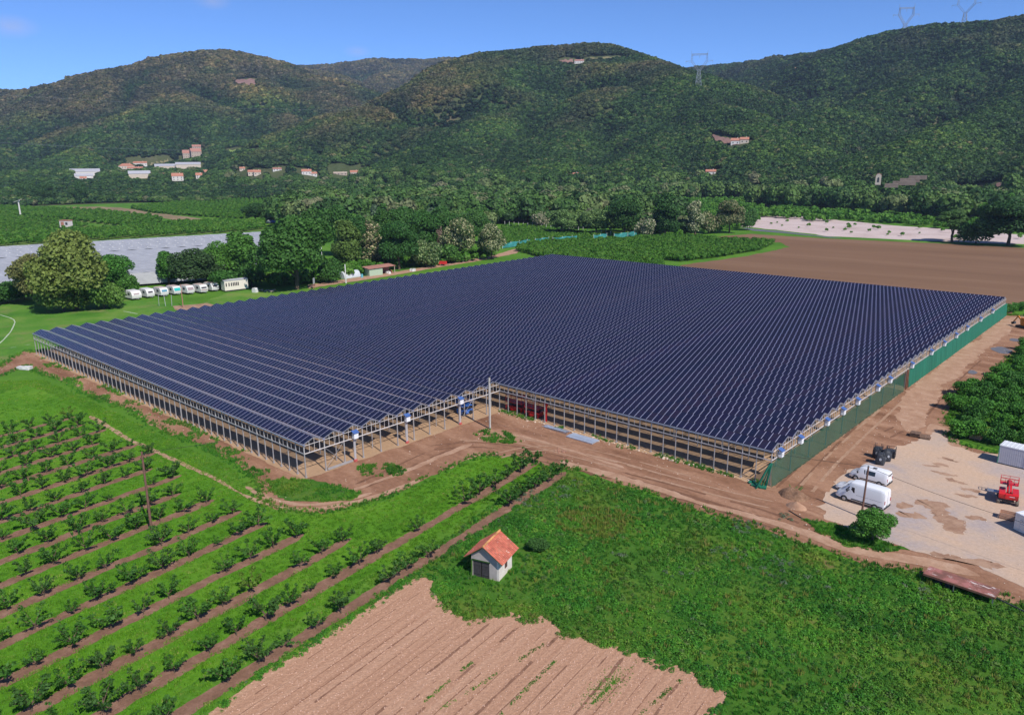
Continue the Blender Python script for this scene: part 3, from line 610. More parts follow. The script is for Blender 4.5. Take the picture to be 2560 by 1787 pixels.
def terrain(px, py, r0=600, r1=4600, step=6.0):
    """where a survey sight line meets the land"""
    d = ray(px, py); dh = math.hypot(d[0], d[1]); rs = np.arange(r0, r1, step); t = rs / dh
    P = CAM + d * t[:, None]; z = np.maximum(hill_z(P[:, 0], P[:, 1]), 0)
    k = np.argmax(P[:, 2] <= z)
    if P[k, 2] > z[k]: k = len(rs) - 1
    return np.array([P[k, 0], P[k, 1], z[k]]), rs[k]
# ================================================================ SOLAR GREENHOUSE
m_alu = plain('galvanised steel', (0.44, 0.45, 0.50), 0.42, 0.75, 0.10, 1.2)
m_joint = plain('panel clamp rail', (0.37, 0.37, 0.50), 0.5, 0.25, 0.06, 0.5)
m_alu2 = plain('aluminium rail', (0.50, 0.49, 0.50), 0.42, 0.30, 0.08, 0.8)
m_post = plain('galvanised post', (0.38, 0.37, 0.37), 0.5, 0.25, 0.15, 1.0)
def panel_mat():
    m, n, l, b = nodes_of('photovoltaic glass')
    tc = n.new('ShaderNodeTexCoord'); sx = n.new('ShaderNodeSeparateXYZ'); l.new(tc.outputs['Object'], sx.inputs[0])
    # six cell columns across each panel, a hairline between them
    mu = n.new('ShaderNodeMath'); mu.operation = 'MULTIPLY'; mu.inputs[1].default_value = 6.0; l.new(sx.outputs[0], mu.inputs[0])
    fr = n.new('ShaderNodeMath'); fr.operation = 'FRACT'; l.new(mu.outputs[0], fr.inputs[0])
    r = ramp(n, [(0.0, (1, 1, 1)), (0.10, (0, 0, 0)), (0.90, (0, 0, 0)), (1.0, (1, 1, 1))]); l.new(fr.outputs[0], r.inputs[0])
    gm = n.new('ShaderNodeNewGeometry'); r2 = ramp(n, [(0.0, (0.0085, 0.0090, 0.028)), (0.75, (0.0130, 0.0125, 0.035)), (1.0, (0.0210, 0.0150, 0.034))])
    l.new(gm.outputs['Random Per Island'], r2.inputs[0])
    c = mix(n, l, r.outputs[0], r2.outputs[0], (0.024, 0.024, 0.050))
    t = noise(n, l, tc.outputs['Object'], 0.5, 4); c = mix(n, l, 0.35, c, t.outputs['Color'], 'SOFT_LIGHT')
    l.new(c, b.inputs['Base Color']); b.inputs['Roughness'].default_value = 0.25; b.inputs['Specular IOR Level'].default_value = 0.5
    return m
m_pv = panel_mat()
gh = empty('solar_greenhouse', (0, 0, 0), 0, 'huge multi-span greenhouse frame roofed with rows of dark blue solar panels, standing on bare earth', 'greenhouse')
SLO = math.atan2(RISE, SPAN / 2); SL = math.hypot(RISE, SPAN / 2)
def panel_row_mesh(x0, x1):
    n = int(round(x1 - x0)); vs = []; fs = []
    cs, sn = math.cos(SLO), math.sin(SLO)
    def P(x, s, h): return (x, s * cs - h * sn, s * sn + h * cs)
    for i in range(n):
        xa, xb = x0 + i + 0.045, x0 + i + 0.955
        b = len(vs)
        for h in (0.03, 0.075):
            vs += [P(xa, 0.03, h), P(xb, 0.03, h), P(xb, SL + 0.02, h), P(xa, SL + 0.02, h)]
        fs += [(b + 4, b + 5, b + 6, b + 7), (b, b + 1, b + 5, b + 4), (b + 1, b + 2, b + 6, b + 5), (b + 2, b + 3, b + 7, b + 6), (b + 3, b, b + 4, b + 7)]
    return np_mesh('solar_panel_row', vs, fs)
def roof_mesh(x0, x1, sp):
    """gutter, ridge, mounting sheet under the panels, glazing bars of the far slope"""
    b = MB(); cs, sn = math.cos(SLO), math.sin(SLO)
    b.m = 1; b.span((x0 - 0.25, -0.15, -0.10), (x1 + 0.25, 0.035, -0.015)); b.m = 0
    b.span((x0 - 0.1, sp / 2 + 0.012, RISE - 0.06), (x1 + 0.1, sp / 2 + 0.07, RISE + 0.03))
    # carrier under the panels: thin tray, seen as the pale joints
    for i in range(int(round(x1 - x0)) + 1):
        b.m = 1; xa, xb = max(x0, x0 + i - .050), min(x1, x0 + i + .050); h = .070
        b.add([(xa, .04 * cs - h * sn, .04 * sn + h * cs), (xb, .04 * cs - h * sn, .04 * sn + h * cs), (xb, SL * cs - h * sn, SL * sn + h * cs), (xa, SL * cs - h * sn, SL * sn + h * cs)], [(0, 1, 2, 3)]); b.m = 0
    rise_far = RISE
    k = int(round(x1 - x0))
    for i in range(0, k, 2):
        x = x0 + i + 0.5
        b.bar((x, sp / 2 + 0.05, rise_far - 0.02), (x, sp - 0.18, -0.02), 0.025, 0.03)
    for xe in (x0, x1):
        b.bar((xe, 0.02, 0.0), (xe, sp / 2, RISE + 0.02), 0.07, 0.13); b.bar((xe, sp / 2, RISE + 0.02), (xe, sp - 0.02, 0.0), 0.07, 0.13)
    return b
def clear_glass():
    m, n, l, b = nodes_of('clear roof glass'); tp = n.new('ShaderNodeBsdfTransparent'); tp.inputs[0].default_value = (0.90, 0.93, 0.95, 1)
    gl = n.new('ShaderNodeBsdfGlossy'); gl.inputs['Roughness'].default_value = 0.15; lw = n.new('ShaderNodeLayerWeight'); lw.inputs[0].default_value = 0.35
    r = ramp(n, [(0.15, (0.03, 0.03, 0.03)), (1.0, (0.62, 0.62, 0.62))]); l.new(lw.outputs['Facing'], r.inputs[0])
    m2 = n.new('ShaderNodeMixShader'); df = n.new('ShaderNodeBsdfDiffuse'); df.inputs[0].default_value = (0.44, 0.47, 0.62, 1); m1 = n.new('ShaderNodeMixShader'); m1.inputs[0].default_value = 0.36; l.new(tp.outputs[0], m1.inputs[1]); l.new(df.outputs[0], m1.inputs[2])
    l.new(r.outputs[0], m2.inputs[0]); l.new(m1.outputs[0], m2.inputs[1]); l.new(gl.outputs[0], m2.inputs[2]); l.new(m2.outputs[0], n['Material Output'].inputs[0]); return m
m_glz = clear_glass()
def glass_mesh(x0, x1, sp):
    vs = []; fs = []
    for i in range(int(round(x1 - x0))):
        b = len(vs); vs += [(x0 + i + .02, sp / 2 + .07, RISE - .03), (x0 + i + .98, sp / 2 + .07, RISE - .03), (x0 + i + .98, sp - .15, .005), (x0 + i + .02, sp - .15, .005)]; fs.append((b, b + 1, b + 2, b + 3))
    return np_mesh('roof_glass', vs, fs)
rows = {}
for j in range(NB + NF):
    xa = -LA; xb = 0.0 if j < NB else LD; sp = SPAN if j < NB else SP2
    y0 = j * SPAN if j < NB else YC + (j - NB) * SP2
    key = (xb, sp)
    if key not in rows:
        ro = roof_mesh(xa, xb, sp).build('roof_frame', [m_alu, m_joint], gh); pr = link('solar_panel_row', panel_row_mesh(xa, xb), m_pv, ro); link('roof_glass', glass_mesh(xa, xb, sp), m_glz, ro)
        rows[key] = ro
    else:
        ro = rows[key].copy(); col.objects.link(ro); [(k_ := ch.copy(), col.objects.link(k_), setattr(k_, 'parent', ro)) for ch in list(rows[key].children)]
    ro.location = (0, y0, HE)
# low rails, uprights, posts on the four sides in view
ZR = 3.46
def post_obj(x, y, h, wd=0.11, foot=0.26):
    b = MB(); b.box((0, 0, h / 2), (wd, wd * 1.2, h)); b.box((0, 0, 0.10), (foot, foot, 0.20))
    return b
pm = {}
def add_post(x, y, wd=0.11):
    k = wd
    if k not in pm: pm[k] = post_obj(0, 0, HE - 0.1, wd).build('post', m_post, gh); o = pm[k]
    else: o = pm[k].copy(); col.objects.link(o)
    o.location = (x, y, 0.0)
    return o
nposts = 0
side_posts = []
for i in range(54): side_posts.append((-LA + i * 2.0, 0.0, 0.15 if i % 12 == 11 else 0.10))
for j in range(1, NB): side_posts.append((0.0, j * SPAN, 0.12))
for i in range(0, 25): side_posts.append((i * 2.0, YC, 0.15 if i == 4 else 0.10))
for j in range(2, 20, 2): side_posts.append((LD, YC + j * SP2, 0.12))
side_posts = side_posts[:99]
for x, y, wd in side_posts: add_post(x, y, wd)
b = MB()
for j in range(0, NB + NF + 1, 2):
    y0 = j * SPAN if j <= NB else YC + (j - NB) * SP2
    x1 = 0 if j < NB else LD
    xs = np.arange(-LA + 4, x1, 4.0)
    for x in xs:
        if j == 0 or (j == NB and x > -0.1): continue
        b.box((x, y0, HE / 2), (0.10, 0.10, HE - 0.1))
for j in range(20, NF + 1): b.box((LD, YC + j * SP2, HE / 2), (0.12, 0.12, HE - .1))
for j in range(1, NB + NF + 1):
    b.box((-LA, (j * SPAN if j <= NB else YC + (j - NB) * SP2), HE / 2), (0.12, 0.12, HE - .1))
tag(b.build('inner_post', m_post, gh), 'the many thin posts standing inside under the roof', None, None, 'stuff')
# lattice girders carrying the gutters
b = MB()
for x in list(np.arange(-LA + 4, LD, 8.0)):
    ya = 0 if x < 0.1 else YC
    for z in (HE - 0.16, HE - 0.62): b.span((x - .03, ya, z - .03), (x + .03, YE, z + .03))
    for k, y in enumerate(np.arange(ya, min(YE, 120) - .8, 0.8)):
        b.bar((x, y, HE - (0.62 if k % 2 else 0.16)), (x, y + .8, HE - (0.16 if k % 2 else 0.62)), 0.03)
b.build('lattice_girder', m_alu, gh)
m_gab = plain('sunlit gable bars', (0.66, 0.61, 0.58), 0.5, 0.1, 0.08, 0.8)  # rail metal lightened and warmed: sunlight on the gables painted into the colour
def wall_frame(name, p, q, step, gable=None, glass=False):
    """low rail and upright bars between the rail and the roof edge from p to q"""
    b = MB(); p = np.array(p, float); q = np.array(q, float); L = np.linalg.norm(q - p); d = (q - p) / L
    b.bar((*p, ZR), (*q, ZR), 0.10, 0.10); b.bar((*p, HE - 0.16), (*q, HE - 0.16), 0.06, 0.06)
    n = int(round(L / step))
    for i in range(n + 1):
        t = p + d * L * i / n
        top = HE - 0.05
        if gable:
            u = (L * i / n) / gable[0]; u = u - math.floor(u); top = HE + RISE * (1 - abs(2 * u - 1)) - 0.06
        b.bar((*t, ZR), (*t, top), 0.045, 0.045)
    return b.build(name, m_gab if gable else m_alu2, gh)
wall_frame('side_frame', (-LA, -0.06), (0, -0.06), 1.0)
wall_frame('gable_frame', (0.06, 0.0), (0.06, YC), SPAN / 4, (SPAN,))
wall_frame('side_frame', (0.2, YC - 0.06), (LD, YC - 0.06), 1.0)
wall_frame('gable_frame', (LD + 0.06, YC), (LD + 0.06, YE), SP2 / 4, (SP2,))
wall_frame('gable_frame', (-LA - 0.06, 0.0), (-LA - 0.06, YE), SPAN / 2, (SPAN,))
# low water pipe and diagonal braces at the corner bays
for (a, c) in (((0, 3.2), (0, 6.4)), ((0, 28.8), (0, 32.0))):
    b = MB(); b.bar((*a, 0.3), (*c, ZR), 0.04); b.bar((*c, 0.3), (*a, ZR), 0.04); b.build('brace', m_post, gh)
MB().bar((0.15, 3.4, 0.25), (0.15, 7.6, 0.25), 0.16, 0.3).build('base_beam', m_post, gh); MB().bar((LD - 3.9, YC + .1, 0.3), (LD, YC + .1, ZR), .04).build('brace', m_post, gh)
# fascia board along the front gutter
m_fascia = plain('gutter front', (0.30, 0.36, 0.47), 0.4, 0.3, 0.1, 0.6)
b = MB(); b.span((-LA - .25, -0.17, HE - 0.13), (0.25, -0.112, HE + 0.02)); b.build('gutter_board', m_fascia, gh)
b = MB(); b.span((0.2, YC - 0.17, HE - 0.13), (LD + .25, YC - 0.112, HE + 0.02)); b.build('gutter_board', m_fascia, gh)
# inverter cabinets with a tilted lid on the gables
m_cab = plain('white cabinet', (0.74, 0.75, 0.77), 0.45, 0, 0.05); m_lid = plain('blue cabinet lid', (0.07, 0.14, 0.36), 0.35, 0.1, 0.1); m_dark = plain('dark plastic', (0.03, 0.03, 0.035), 0.5)
def cabinet(x, y, z=ZR + 0.06):
    b = MB(); b.box((0.30, 0, 0.42), (0.5, 0.72, 0.84)); b.m = 1; b.box((0.03, -0.0, 0.42), (0.035, 0.9, 0.86))
    o = b.build('inverter_box', [m_cab, m_dark], gh); o.location = (x + 0.06, y, z)
    b = MB(); b.box((0.32, 0, 0.97), (0.74, 0.95, 0.07), ry=R(24)); b.build('lid', m_lid, o)
    return o
c0 = cabinet(0.06, 8.1)
def dupcab(x, y):
    o = c0.copy(); col.objects.link(o); o.location = (x + .06, y, ZR + .06); k = c0.children[0].copy(); col.objects.link(k); k.parent = o
for y in (17.7, 28.9): dupcab(0.06, y)
for j in (0.62, 2.62, 5.62, 7.62, 9.62, 12.62, 14.62, 18.6, 22.6, 25.6, 28.6, 31.6, 35.6, 39.6): dupcab(LD + 0.06, YC + j * SP2)
# cable ladder under the near cabinets
for y in (8.1, 17.7, 28.9):
    b = MB()
    for dy in (-.16, .16): b.bar((0.12, y + dy, 0.05), (0.12, y + dy, ZR), 0.05)
    for z in np.arange(.4, ZR, .45): b.bar((0.12, y - .16, z), (0.12, y + .16, z), 0.03)
    b.box((.14, y, 1.75), (.03, .24, 3.4))
    b.build('cable_ladder', m_alu2, gh)
m_redtag = plain('red junction box', (0.50, 0.10, 0.09), 0.5)
for y in (8.1, 17.7, 28.9): MB().box((0.3, y - .1, 0.15), (0.3, 0.5, 0.3), rz=.3).build('junction_box', m_redtag, gh)

# ---------------------------------------------------------------- green shade netting along the track
def net_mat(name, c, alpha, s=1.5):
    m, n, l, bs = nodes_of(name)
    tc = n.new('ShaderNodeTexCoord'); mp = mapped(n, l, tc.outputs['Object'], 0, (0.6, 0.6, 0.06)); t = noise(n, l, mp, s, 4)
    r = ramp(n, [(0.3, tuple(x * .8 for x in c)), (0.7, tuple(x * 1.15 for x in c))]); l.new(t.outputs[0], r.inputs[0]); l.new(r.outputs[0], bs.inputs['Base Color'])
    bs.inputs['Roughness'].default_value = 0.8
    tl = n.new('ShaderNodeBsdfTranslucent'); l.new(r.outputs[0], tl.inputs[0]); m1 = n.new('ShaderNodeMixShader'); m1.inputs[0].default_value = 0.35
    l.new(bs.outputs[0], m1.inputs[1]); l.new(tl.outputs[0], m1.inputs[2])
    tp = n.new('ShaderNodeBsdfTransparent'); m2 = n.new('ShaderNodeMixShader'); m2.inputs[0].default_value = alpha
    l.new(tp.outputs[0], m2.inputs[1]); l.new(m1.outputs[0], m2.inputs[2]); l.new(m2.outputs[0], n['Material Output'].inputs[0])
    return m
m_net1 = net_mat('green shade net', (0.015, 0.135, 0.085), 0.62); m_net2 = net_mat('dense green shade net', (0.020, 0.240, 0.150), 0.88)
def net_strip(name, ya, yb, x, mat, zt=ZR - 0.04):
    ys = np.arange(ya, yb + .01, 0.4); zs = np.array([0.02, 0.8, 1.6, 2.5, zt])
    v = []
    for z in zs:
        for y in ys:
            s = (1 - z / zt) * 0.25 + 0.14 * (fbm(y * .5, z * .7, 2) - .5) * (0.4 + math.sin(math.pi * z / zt)) + 0.05 * math.sin(y * 3.9) * (1 - z / zt)
            v.append((x + s, y, z - (0.10 * abs(math.sin(y * math.pi / 4)) if z == zt else 0)))
    n = len(ys); f = [(i * n + k, i * n + k + 1, (i + 1) * n + k + 1, (i + 1) * n + k) for i in range(len(zs) - 1) for k in range(n - 1)]
    me = np_mesh(name, v, f); me.shade_smooth(); return link(name, me, mat)
YG = 95.0
o = net_strip('shade_net', YC - 0.5, YG, LD + 0.28, m_net1); tag(o, 'see-through dark green shade net hung on the gable side near the parked vans', 'netting', 'green nets along the greenhouse')
o = net_strip('shade_net', YG + 2.2, YE + 1.5, LD + 0.30, m_net2, ZR + 0.1); tag(o, 'dense turquoise green shade net on the far half of the gable side', 'netting', 'green nets along the greenhouse')
# loose end of the net gathered at the corner post
b = MB(); rr = random.Random(4)
for k in range(9):
    a = k * .12; b.bar((LD + .35 - .02 * k, YC - .5 - .05 * k, ZR - .1), (LD - .1 + .3 * math.sin(k) - .13 * k, YC - 1.0 - .16 * k, 0.05), 0.18, 0.06)
for k in range(7): b.box((LD - .2 - .3 * k, YC - 1.5 + .12 * rr.random() * k, .15), (.8, .5, .26), rz=rr.random() * 3, ry=rr.uniform(-.3, .3), rx=.2)
o = b.build('net_bundle', m_net2); tag(o, 'gathered end of the green net lying in folds at the corner post', 'netting')
m_rust = plain('rusty steel', (0.22, 0.10, 0.06), 0.8, 0.1, 0.35, 1.5)
b = MB(); b.box((0, 0, 1.9), (.22, .22, 3.8)); b.box((0, .9, 1.8), (.14, .14, 3.6)); b.bar((0, 0, 3.4), (0, .9, 3.3), .1)
o = b.build('gate_post', m_rust); o.location = (LD + .5, YG + .5, 0); tag(o, 'rusty brown double post in the gap between the two green nets', 'post')
# ================================================================ TREES AND PLANTS
rng = np.random.default_rng(5)
m_bark = plain('bark', (0.115, 0.085, 0.06), 0.9, 0, 0.3, 6.0, 0.1)
m_leaf = leaf_mat('foliage', None, 'object')
FOREST_G = [(0.0, (0.015, 0.042, 0.016)), (0.30, (0.024, 0.066, 0.019)), (0.60, (0.038, 0.090, 0.023)), (0.85, (0.058, 0.120, 0.028)), (0.95, (0.092, 0.145, 0.040)), (1.0, (0.110, 0.110, 0.062))]
FOREST_B = [(0.0, (0.040, 0.054, 0.024)), (0.40, (0.068, 0.073, 0.036)), (0.75, (0.104, 0.092, 0.056)), (1.0, (0.150, 0.130, 0.085))]
m_blossom = leaf_mat('blossoming foliage', (0.060, 0.125, 0.030), 'object')
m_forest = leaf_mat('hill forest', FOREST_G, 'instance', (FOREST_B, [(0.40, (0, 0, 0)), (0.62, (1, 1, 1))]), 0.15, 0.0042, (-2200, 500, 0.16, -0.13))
m_wood = leaf_mat('valley wood', [(0.0, (0.030, 0.078, 0.020)), (0.30, (0.048, 0.118, 0.026)), (0.60, (0.074, 0.160, 0.034)), (0.82, (0.118, 0.205, 0.052)), (1.0, (0.180, 0.190, 0.105))], 'instance', None, 0.2)
m_crop = leaf_mat('crop leaves', [(0.0, (0.046, 0.145, 0.014)), (0.6, (0.072, 0.200, 0.020)), (1.0, (0.105, 0.230, 0.030))], 'instance', None, 0.25)
m_weed = leaf_mat('weed leaves', [(0.0, (0.038, 0.175, 0.018)), (0.4, (0.060, 0.245, 0.024)), (0.75, (0.088, 0.290, 0.028)), (0.94, (0.145, 0.310, 0.036)), (1.0, (0.125, 0.220, 0.095))], 'instance', ([(0.0, (0.072, 0.215, 0.018)), (0.6, (0.120, 0.260, 0.026)), (1.0, (0.190, 0.260, 0.050))], [(0.48, (0, 0, 0)), (0.64, (0.9, 0.9, 0.9))]), 0.3, 0.07, None, 0.16)
m_blade = leaf_mat('grass blades', [(0.0, (0.092, 0.255, 0.012)), (0.5, (0.130, 0.320, 0.018)), (0.85, (0.180, 0.350, 0.030)), (1.0, (0.29, 0.33, 0.090))], 'instance', ([(0.0, (0.068, 0.215, 0.014)), (1.0, (0.105, 0.275, 0.022))], [(0.42, (0, 0, 0)), (0.6, (1, 1, 1))]), 0.3, 0.15)
m_clod = plain('earth clods', (0.53, 0.345, 0.255), 0.95, 0, 0.2, 3.0, 0.1)
m_stone = plain('pale stones', (0.55, 0.44, 0.35), 0.9, 0, 0.2, 2.0, 0.2, 0.3)

def tree_parts(h, w_, kind, seed, n=1500, leaf=0.5, trunk_r=None, open_=0.0):
    """crown and trunk geometry (arrays) for one tree standing at the origin"""
    r = np.random.default_rng(seed); lobes = []
    if kind == 'round':
        for i in range(13):
            a = r.random() * 6.283; q = math.sqrt(r.random()) * w_ * 0.34; z = h * (0.34 + 0.48 * r.random()) ; s = w_ * (0.17 + 0.10 * r.random()) * (1.15 - 0.35 * (z / h))
            lobes.append((q * math.cos(a), q * math.sin(a), z, s, s, s * (0.75 + .3 * r.random())))
        lobes.append((0, 0, h * .80, w_ * .24, w_ * .24, h * .19)); lobes.append((0, 0, h * .45, w_ * .36, w_ * .36, h * .22))
    elif kind == 'tall':
        for i in range(14):
            a = r.random() * 6.283; z = h * (0.24 + 0.64 * (i / 13)); q = w_ * 0.22 * r.random(); s = w_ * (0.30 - 0.17 * abs(z / h - .45) * 1.6) * (.75 + .4 * r.random())
            lobes.append((q * math.cos(a), q * math.sin(a), z, s, s, s * 1.1))
        lobes.append((0, 0, h * .88, w_ * .16, w_ * .16, h * .11))
    elif kind == 'bush':
        for i in range(11):
            a = r.random() * 6.283; q = math.sqrt(r.random()) * w_ * 0.36; s = w_ * (0.16 + 0.10 * r.random())
            lobes.append((q * math.cos(a), q * math.sin(a), h * (0.28 + 0.42 * r.random()), s, s, s * .8))
        lobes.append((0, 0, h * .40, w_ * .36, w_ * .36, h * .34))
    elif kind == 'spread':
        for i in range(16):
            a = r.random() * 6.283; q = w_ * (0.12 + 0.30 * r.random()); z = h * (0.50 + 0.40 * r.random()) - q * .12; s = w_ * (0.11 + 0.07 * r.random())
            lobes.append((q * math.cos(a), q * math.sin(a), z, s, s, s * .62))
        lobes.append((0, 0, h * .86, w_ * .17, w_ * .17, h * .12))
    low = -0.75 if kind in ('bush', 'round') else -0.6
    crown = leaf_cloud(lobes, n, leaf, r, 0.75, (0.55, 1.08), 0.75, low)
    tr = trunk_r or h * 0.020
    tp = [limb([(0, 0, -0.15, tr * 1.4), (0.02 * h, 0, h * .2, tr), (0.0, .015 * h, h * .45, tr * .75), (0, 0, h * .78, tr * .25)], 7)]
    for i in range(7):
        L = lobes[i % len(lobes)]; z0 = h * (0.18 + 0.05 * i)
        tp.append(limb([(0, 0, z0, tr * .6), (L[0] * .5, L[1] * .5, z0 + (L[2] - z0) * .6, tr * .38), (L[0] * .95, L[1] * .95, L[2], tr * .15)], 5))
    tv, tf, _ = join(tp)
    return crown, (tv, tf)
class Kind:
    def __init__(s, h, w_, kind, seeds, n, leaf, single=False):
        s.h = h; s.w = w_; s.var = []
        for sd in seeds:
            c, t = tree_parts(h, w_, kind, sd, n, leaf)
            if single:
                v, f, cnt = join([c, t]); me = np_mesh('tree', v, f); me.materials.append(m_leaf); me.materials.append(m_bark)
                me.polygons.foreach_set('material_index', np.repeat([0, 1], cnt).astype(np.int32)); s.var.append((me,))
            else:
                a = np_mesh('crown', *c); a.materials.append(m_leaf); bq = np_mesh('trunk', *t); bq.materials.append(m_bark); s.var.append((a, bq))
BOOST = (1.35, 1.70, 1.35)
def plant(name, K, loc, h, wfac=1.0, tint=(0.04, 0.09, 0.02), label='', cat='tree', group=None, i=None, rz=None):
    v = K.var[(i if i is not None else random.randrange(99)) % len(K.var)]; rz = random.random() * 6.28 if rz is None else rz
    tint = tuple(min(.6, a * b) for a, b in zip(tint, BOOST if tint[0] < .13 else (1.35, 1.4, 1.35)))
    s = h / K.h; sc = (s * wfac, s * wfac, s)
    if len(v) == 1:
        o = bpy.data.objects.new(name, v[0]); col.objects.link(o); o.location = [float(c) for c in loc]; o.rotation_euler = (0, 0, rz); o.scale = sc; o.color = (*tint, 1)
        return tag(o, label, cat, group)
    e = empty(name, loc, rz, label, cat, group); e.scale = sc
    c = bpy.data.objects.new('crown', v[0]); col.objects.link(c); c.parent = e; c.color = (*tint, 1)
    t = bpy.data.objects.new('trunk', v[1]); col.objects.link(t); t.parent = e
    if name == 'blossom_tree': c.material_slots[0].link = 'OBJECT'; c.material_slots[0].material = m_blossom; c.color = (*[min(.62, a * 1.45) for a in tint], 1)
    return e
K_round = Kind(15, 13, 'round', (1, 2, 3, 4), 15000, 0.29)
K_tall = Kind(16, 9, 'tall', (11, 12, 13, 14), 11000, 0.28)
K_bush = Kind(5, 7, 'bush', (21, 22, 23), 5200, 0.20)
K_spread = Kind(16, 13, 'spread', (31, 32), 7000, 0.36)
K_far = Kind(13, 10, 'round', (41, 42, 43), 2200, 0.62, True)
K_fart = Kind(15, 8, 'tall', (51, 52, 53), 2000, 0.60, True)
K_farb = Kind(6, 8, 'bush', (61, 62), 1200, 0.52, True)

DK, MID, BR, OLV, BLO, GRY = (0.030, 0.070, 0.018), (0.045, 0.100, 0.020), (0.075, 0.155, 0.026), (0.120, 0.125, 0.042), (0.260, 0.250, 0.150), (0.085, 0.110, 0.075)
def px_tree(name, K, px, py, top, wpx, tint, label, cat='tree', group=None, i=0):
    """tree whose foot stands at (px,py) and whose crown spans wpx, up to the line `top`"""
    p = gp(px, py); D = math.hypot(p[0] - CAM[0], p[1] - CAM[1])
    sl = np.linalg.norm(p - CAM); h = (py - top) / FPX * sl * 1.02; w_ = wpx / FPX * sl
    return plant(name, K, p, h, (w_ / K.w) / (h / K.h), tint, label, cat, group, i)
# single trees that stand out near the greenhouse
px_tree('olive_green_tree', K_round, 190, 774, 604, 165, (0.125, 0.135, 0.038), 'large olive green tree on the pitch edge, tallest left of the caravans', i=0)
px_tree('olive_green_tree', K_round, 98, 762, 655, 105, (0.135, 0.140, 0.050), 'thin grey green tree at the left of the big olive green tree', i=1)
px_tree('bushy_tree', K_bush, 262, 772, 690, 90, (0.075, 0.120, 0.026), 'low olive bushy tree at the right foot of the big olive green tree', i=0)
px_tree('bushy_tree', K_bush, 160, 778, 712, 110, (0.100, 0.125, 0.030), 'low dense shrub in front under the big olive green tree', i=1)
px_tree('bright_tree', K_round, 285, 728, 648, 92, (0.050, 0.125, 0.022), 'fresh green round tree between the olive green tree and the caravans', i=1)
px_tree('bushy_tree', K_bush, 322, 735, 690, 60, (0.055, 0.120, 0.022), 'low green bush just left of the first caravan', i=2)
px_tree('dark_shrub', K_bush, 15, 758, 706, 90, (0.036, 0.080, 0.020), 'dark shrub at the left border beyond the pitch', i=0)
px_tree('dark_shrub', K_bush, 62, 748, 715, 60, (0.045, 0.100, 0.022), 'small dark shrub on the pitch edge near the left border', i=1)
px_tree('bright_tree', K_tall, 422, 712, 636, 62, (0.055, 0.130, 0.024), 'slim bright green tree behind the middle caravans', i=1)
px_tree('dark_tree', K_round, 492, 722, 630, 118, (0.036, 0.060, 0.024), 'broad very dark tree behind the caravans', i=2)
px_tree('light_tree', K_round, 552, 712, 612, 95, (0.065, 0.135, 0.024), 'loose light green tree between the dark trees behind the mobile home', i=0)
px_tree('light_tree', K_tall, 604, 708, 588, 98, (0.062, 0.130, 0.026), 'tall loose light green tree right of the caravans', i=1)
px_tree('bushy_tree', K_bush, 560, 722, 672, 90, (0.040, 0.095, 0.020), 'dense green bush close behind the mobile home', i=1)
px_tree('bushy_tree', K_bush, 630, 715, 660, 90, (0.032, 0.075, 0.018), 'dark bush at the left foot of the biggest tree', i=2)
px_tree('biggest_tree', K_round, 742, 724, 550, 178, (0.042, 0.090, 0.020), 'huge dark green tree, biggest of all, beside the tree belt and pole', i=0)
px_tree('bushy_tree', K_bush, 825, 706, 640, 70, (0.035, 0.080, 0.018), 'dark bush at the right foot of the biggest tree', i=0)
px_tree('olive_green_tree', K_tall, 872, 676, 556, 92, (0.080, 0.110, 0.030), 'yellowish green tall tree in the belt just right of the biggest tree', i=2)
px_tree('dark_tree', K_tall, 905, 668, 545, 80, (0.034, 0.080, 0.022), 'dark tall tree between the yellowish and the blossoming tree', i=3)
px_tree('blossom_tree', K_tall, 930, 668, 556, 88, (0.235, 0.205, 0.130), 'tall beige blossoming tree behind the pale green shed', i=0)
px_tree('dark_tree', K_round, 998, 674, 558, 100, (0.030, 0.074, 0.019), 'round dark green tree right of the beige blossoming tree', i=3)
px_tree('blossom_tree', K_bush, 1064, 668, 598, 80, (0.130, 0.170, 0.075), 'low tree with pale blossom at the belt foot beside the dead tree', i=1)
px_tree('dead_tree', K_tall, 1094, 640, 560, 34, (0.165, 0.125, 0.105), 'thin leafless brown tree standing in the tree belt', i=1)
px_tree('blossom_tree', K_round, 1150, 652, 548, 98, (0.210, 0.205, 0.115), 'broad cream blossoming tree near the right end of the belt', i=0)
px_tree('bushy_tree', K_bush, 1120, 656, 608, 80, (0.065, 0.125, 0.030), 'green bush at the foot of the broad cream blossoming tree', i=2)
px_tree('blossom_tree', K_round, 1228, 648, 560, 72, (0.215, 0.215, 0.125), 'cream blossoming tree at the very end of the belt by the back corner', i=2)
px_tree('green_tree', K_round, 1060, 648, 530, 96, (0.036, 0.084, 0.020), 'tall dark green tree behind the dead tree in the belt', i=1)
px_tree('green_tree', K_round, 1105, 630, 520, 90, (0.040, 0.088, 0.022), 'dark green tree rising behind the broad cream blossoming tree', i=2)
px_tree('green_tree', K_tall, 960, 640, 528, 80, (0.044, 0.092, 0.022), 'green tree rising behind the round dark tree of the belt', i=0)
px_tree('green_tree', K_round, 1012, 634, 522, 90, (0.040, 0.090, 0.022), 'second green tree in the rear line of the belt', i=3)
px_tree('green_tree', K_round, 850, 640, 520, 96, (0.042, 0.092, 0.024), 'green tree rising just behind the yellowish tall tree of the belt', i=0)
px_tree('green_tree', K_tall, 790, 640, 528, 80, (0.046, 0.094, 0.022), 'green tree rising behind the right shoulder of the biggest tree', i=1)
px_tree('green_tree', K_round, 1185, 610, 528, 80, (0.050, 0.098, 0.026), 'mid green tree behind the last blossoming trees', i=2)
px_tree('field_tree', K_round, 640, 556, 512, 62, (0.030, 0.066, 0.020), 'dark round tree alone by the far fields above the grey netting', i=1)
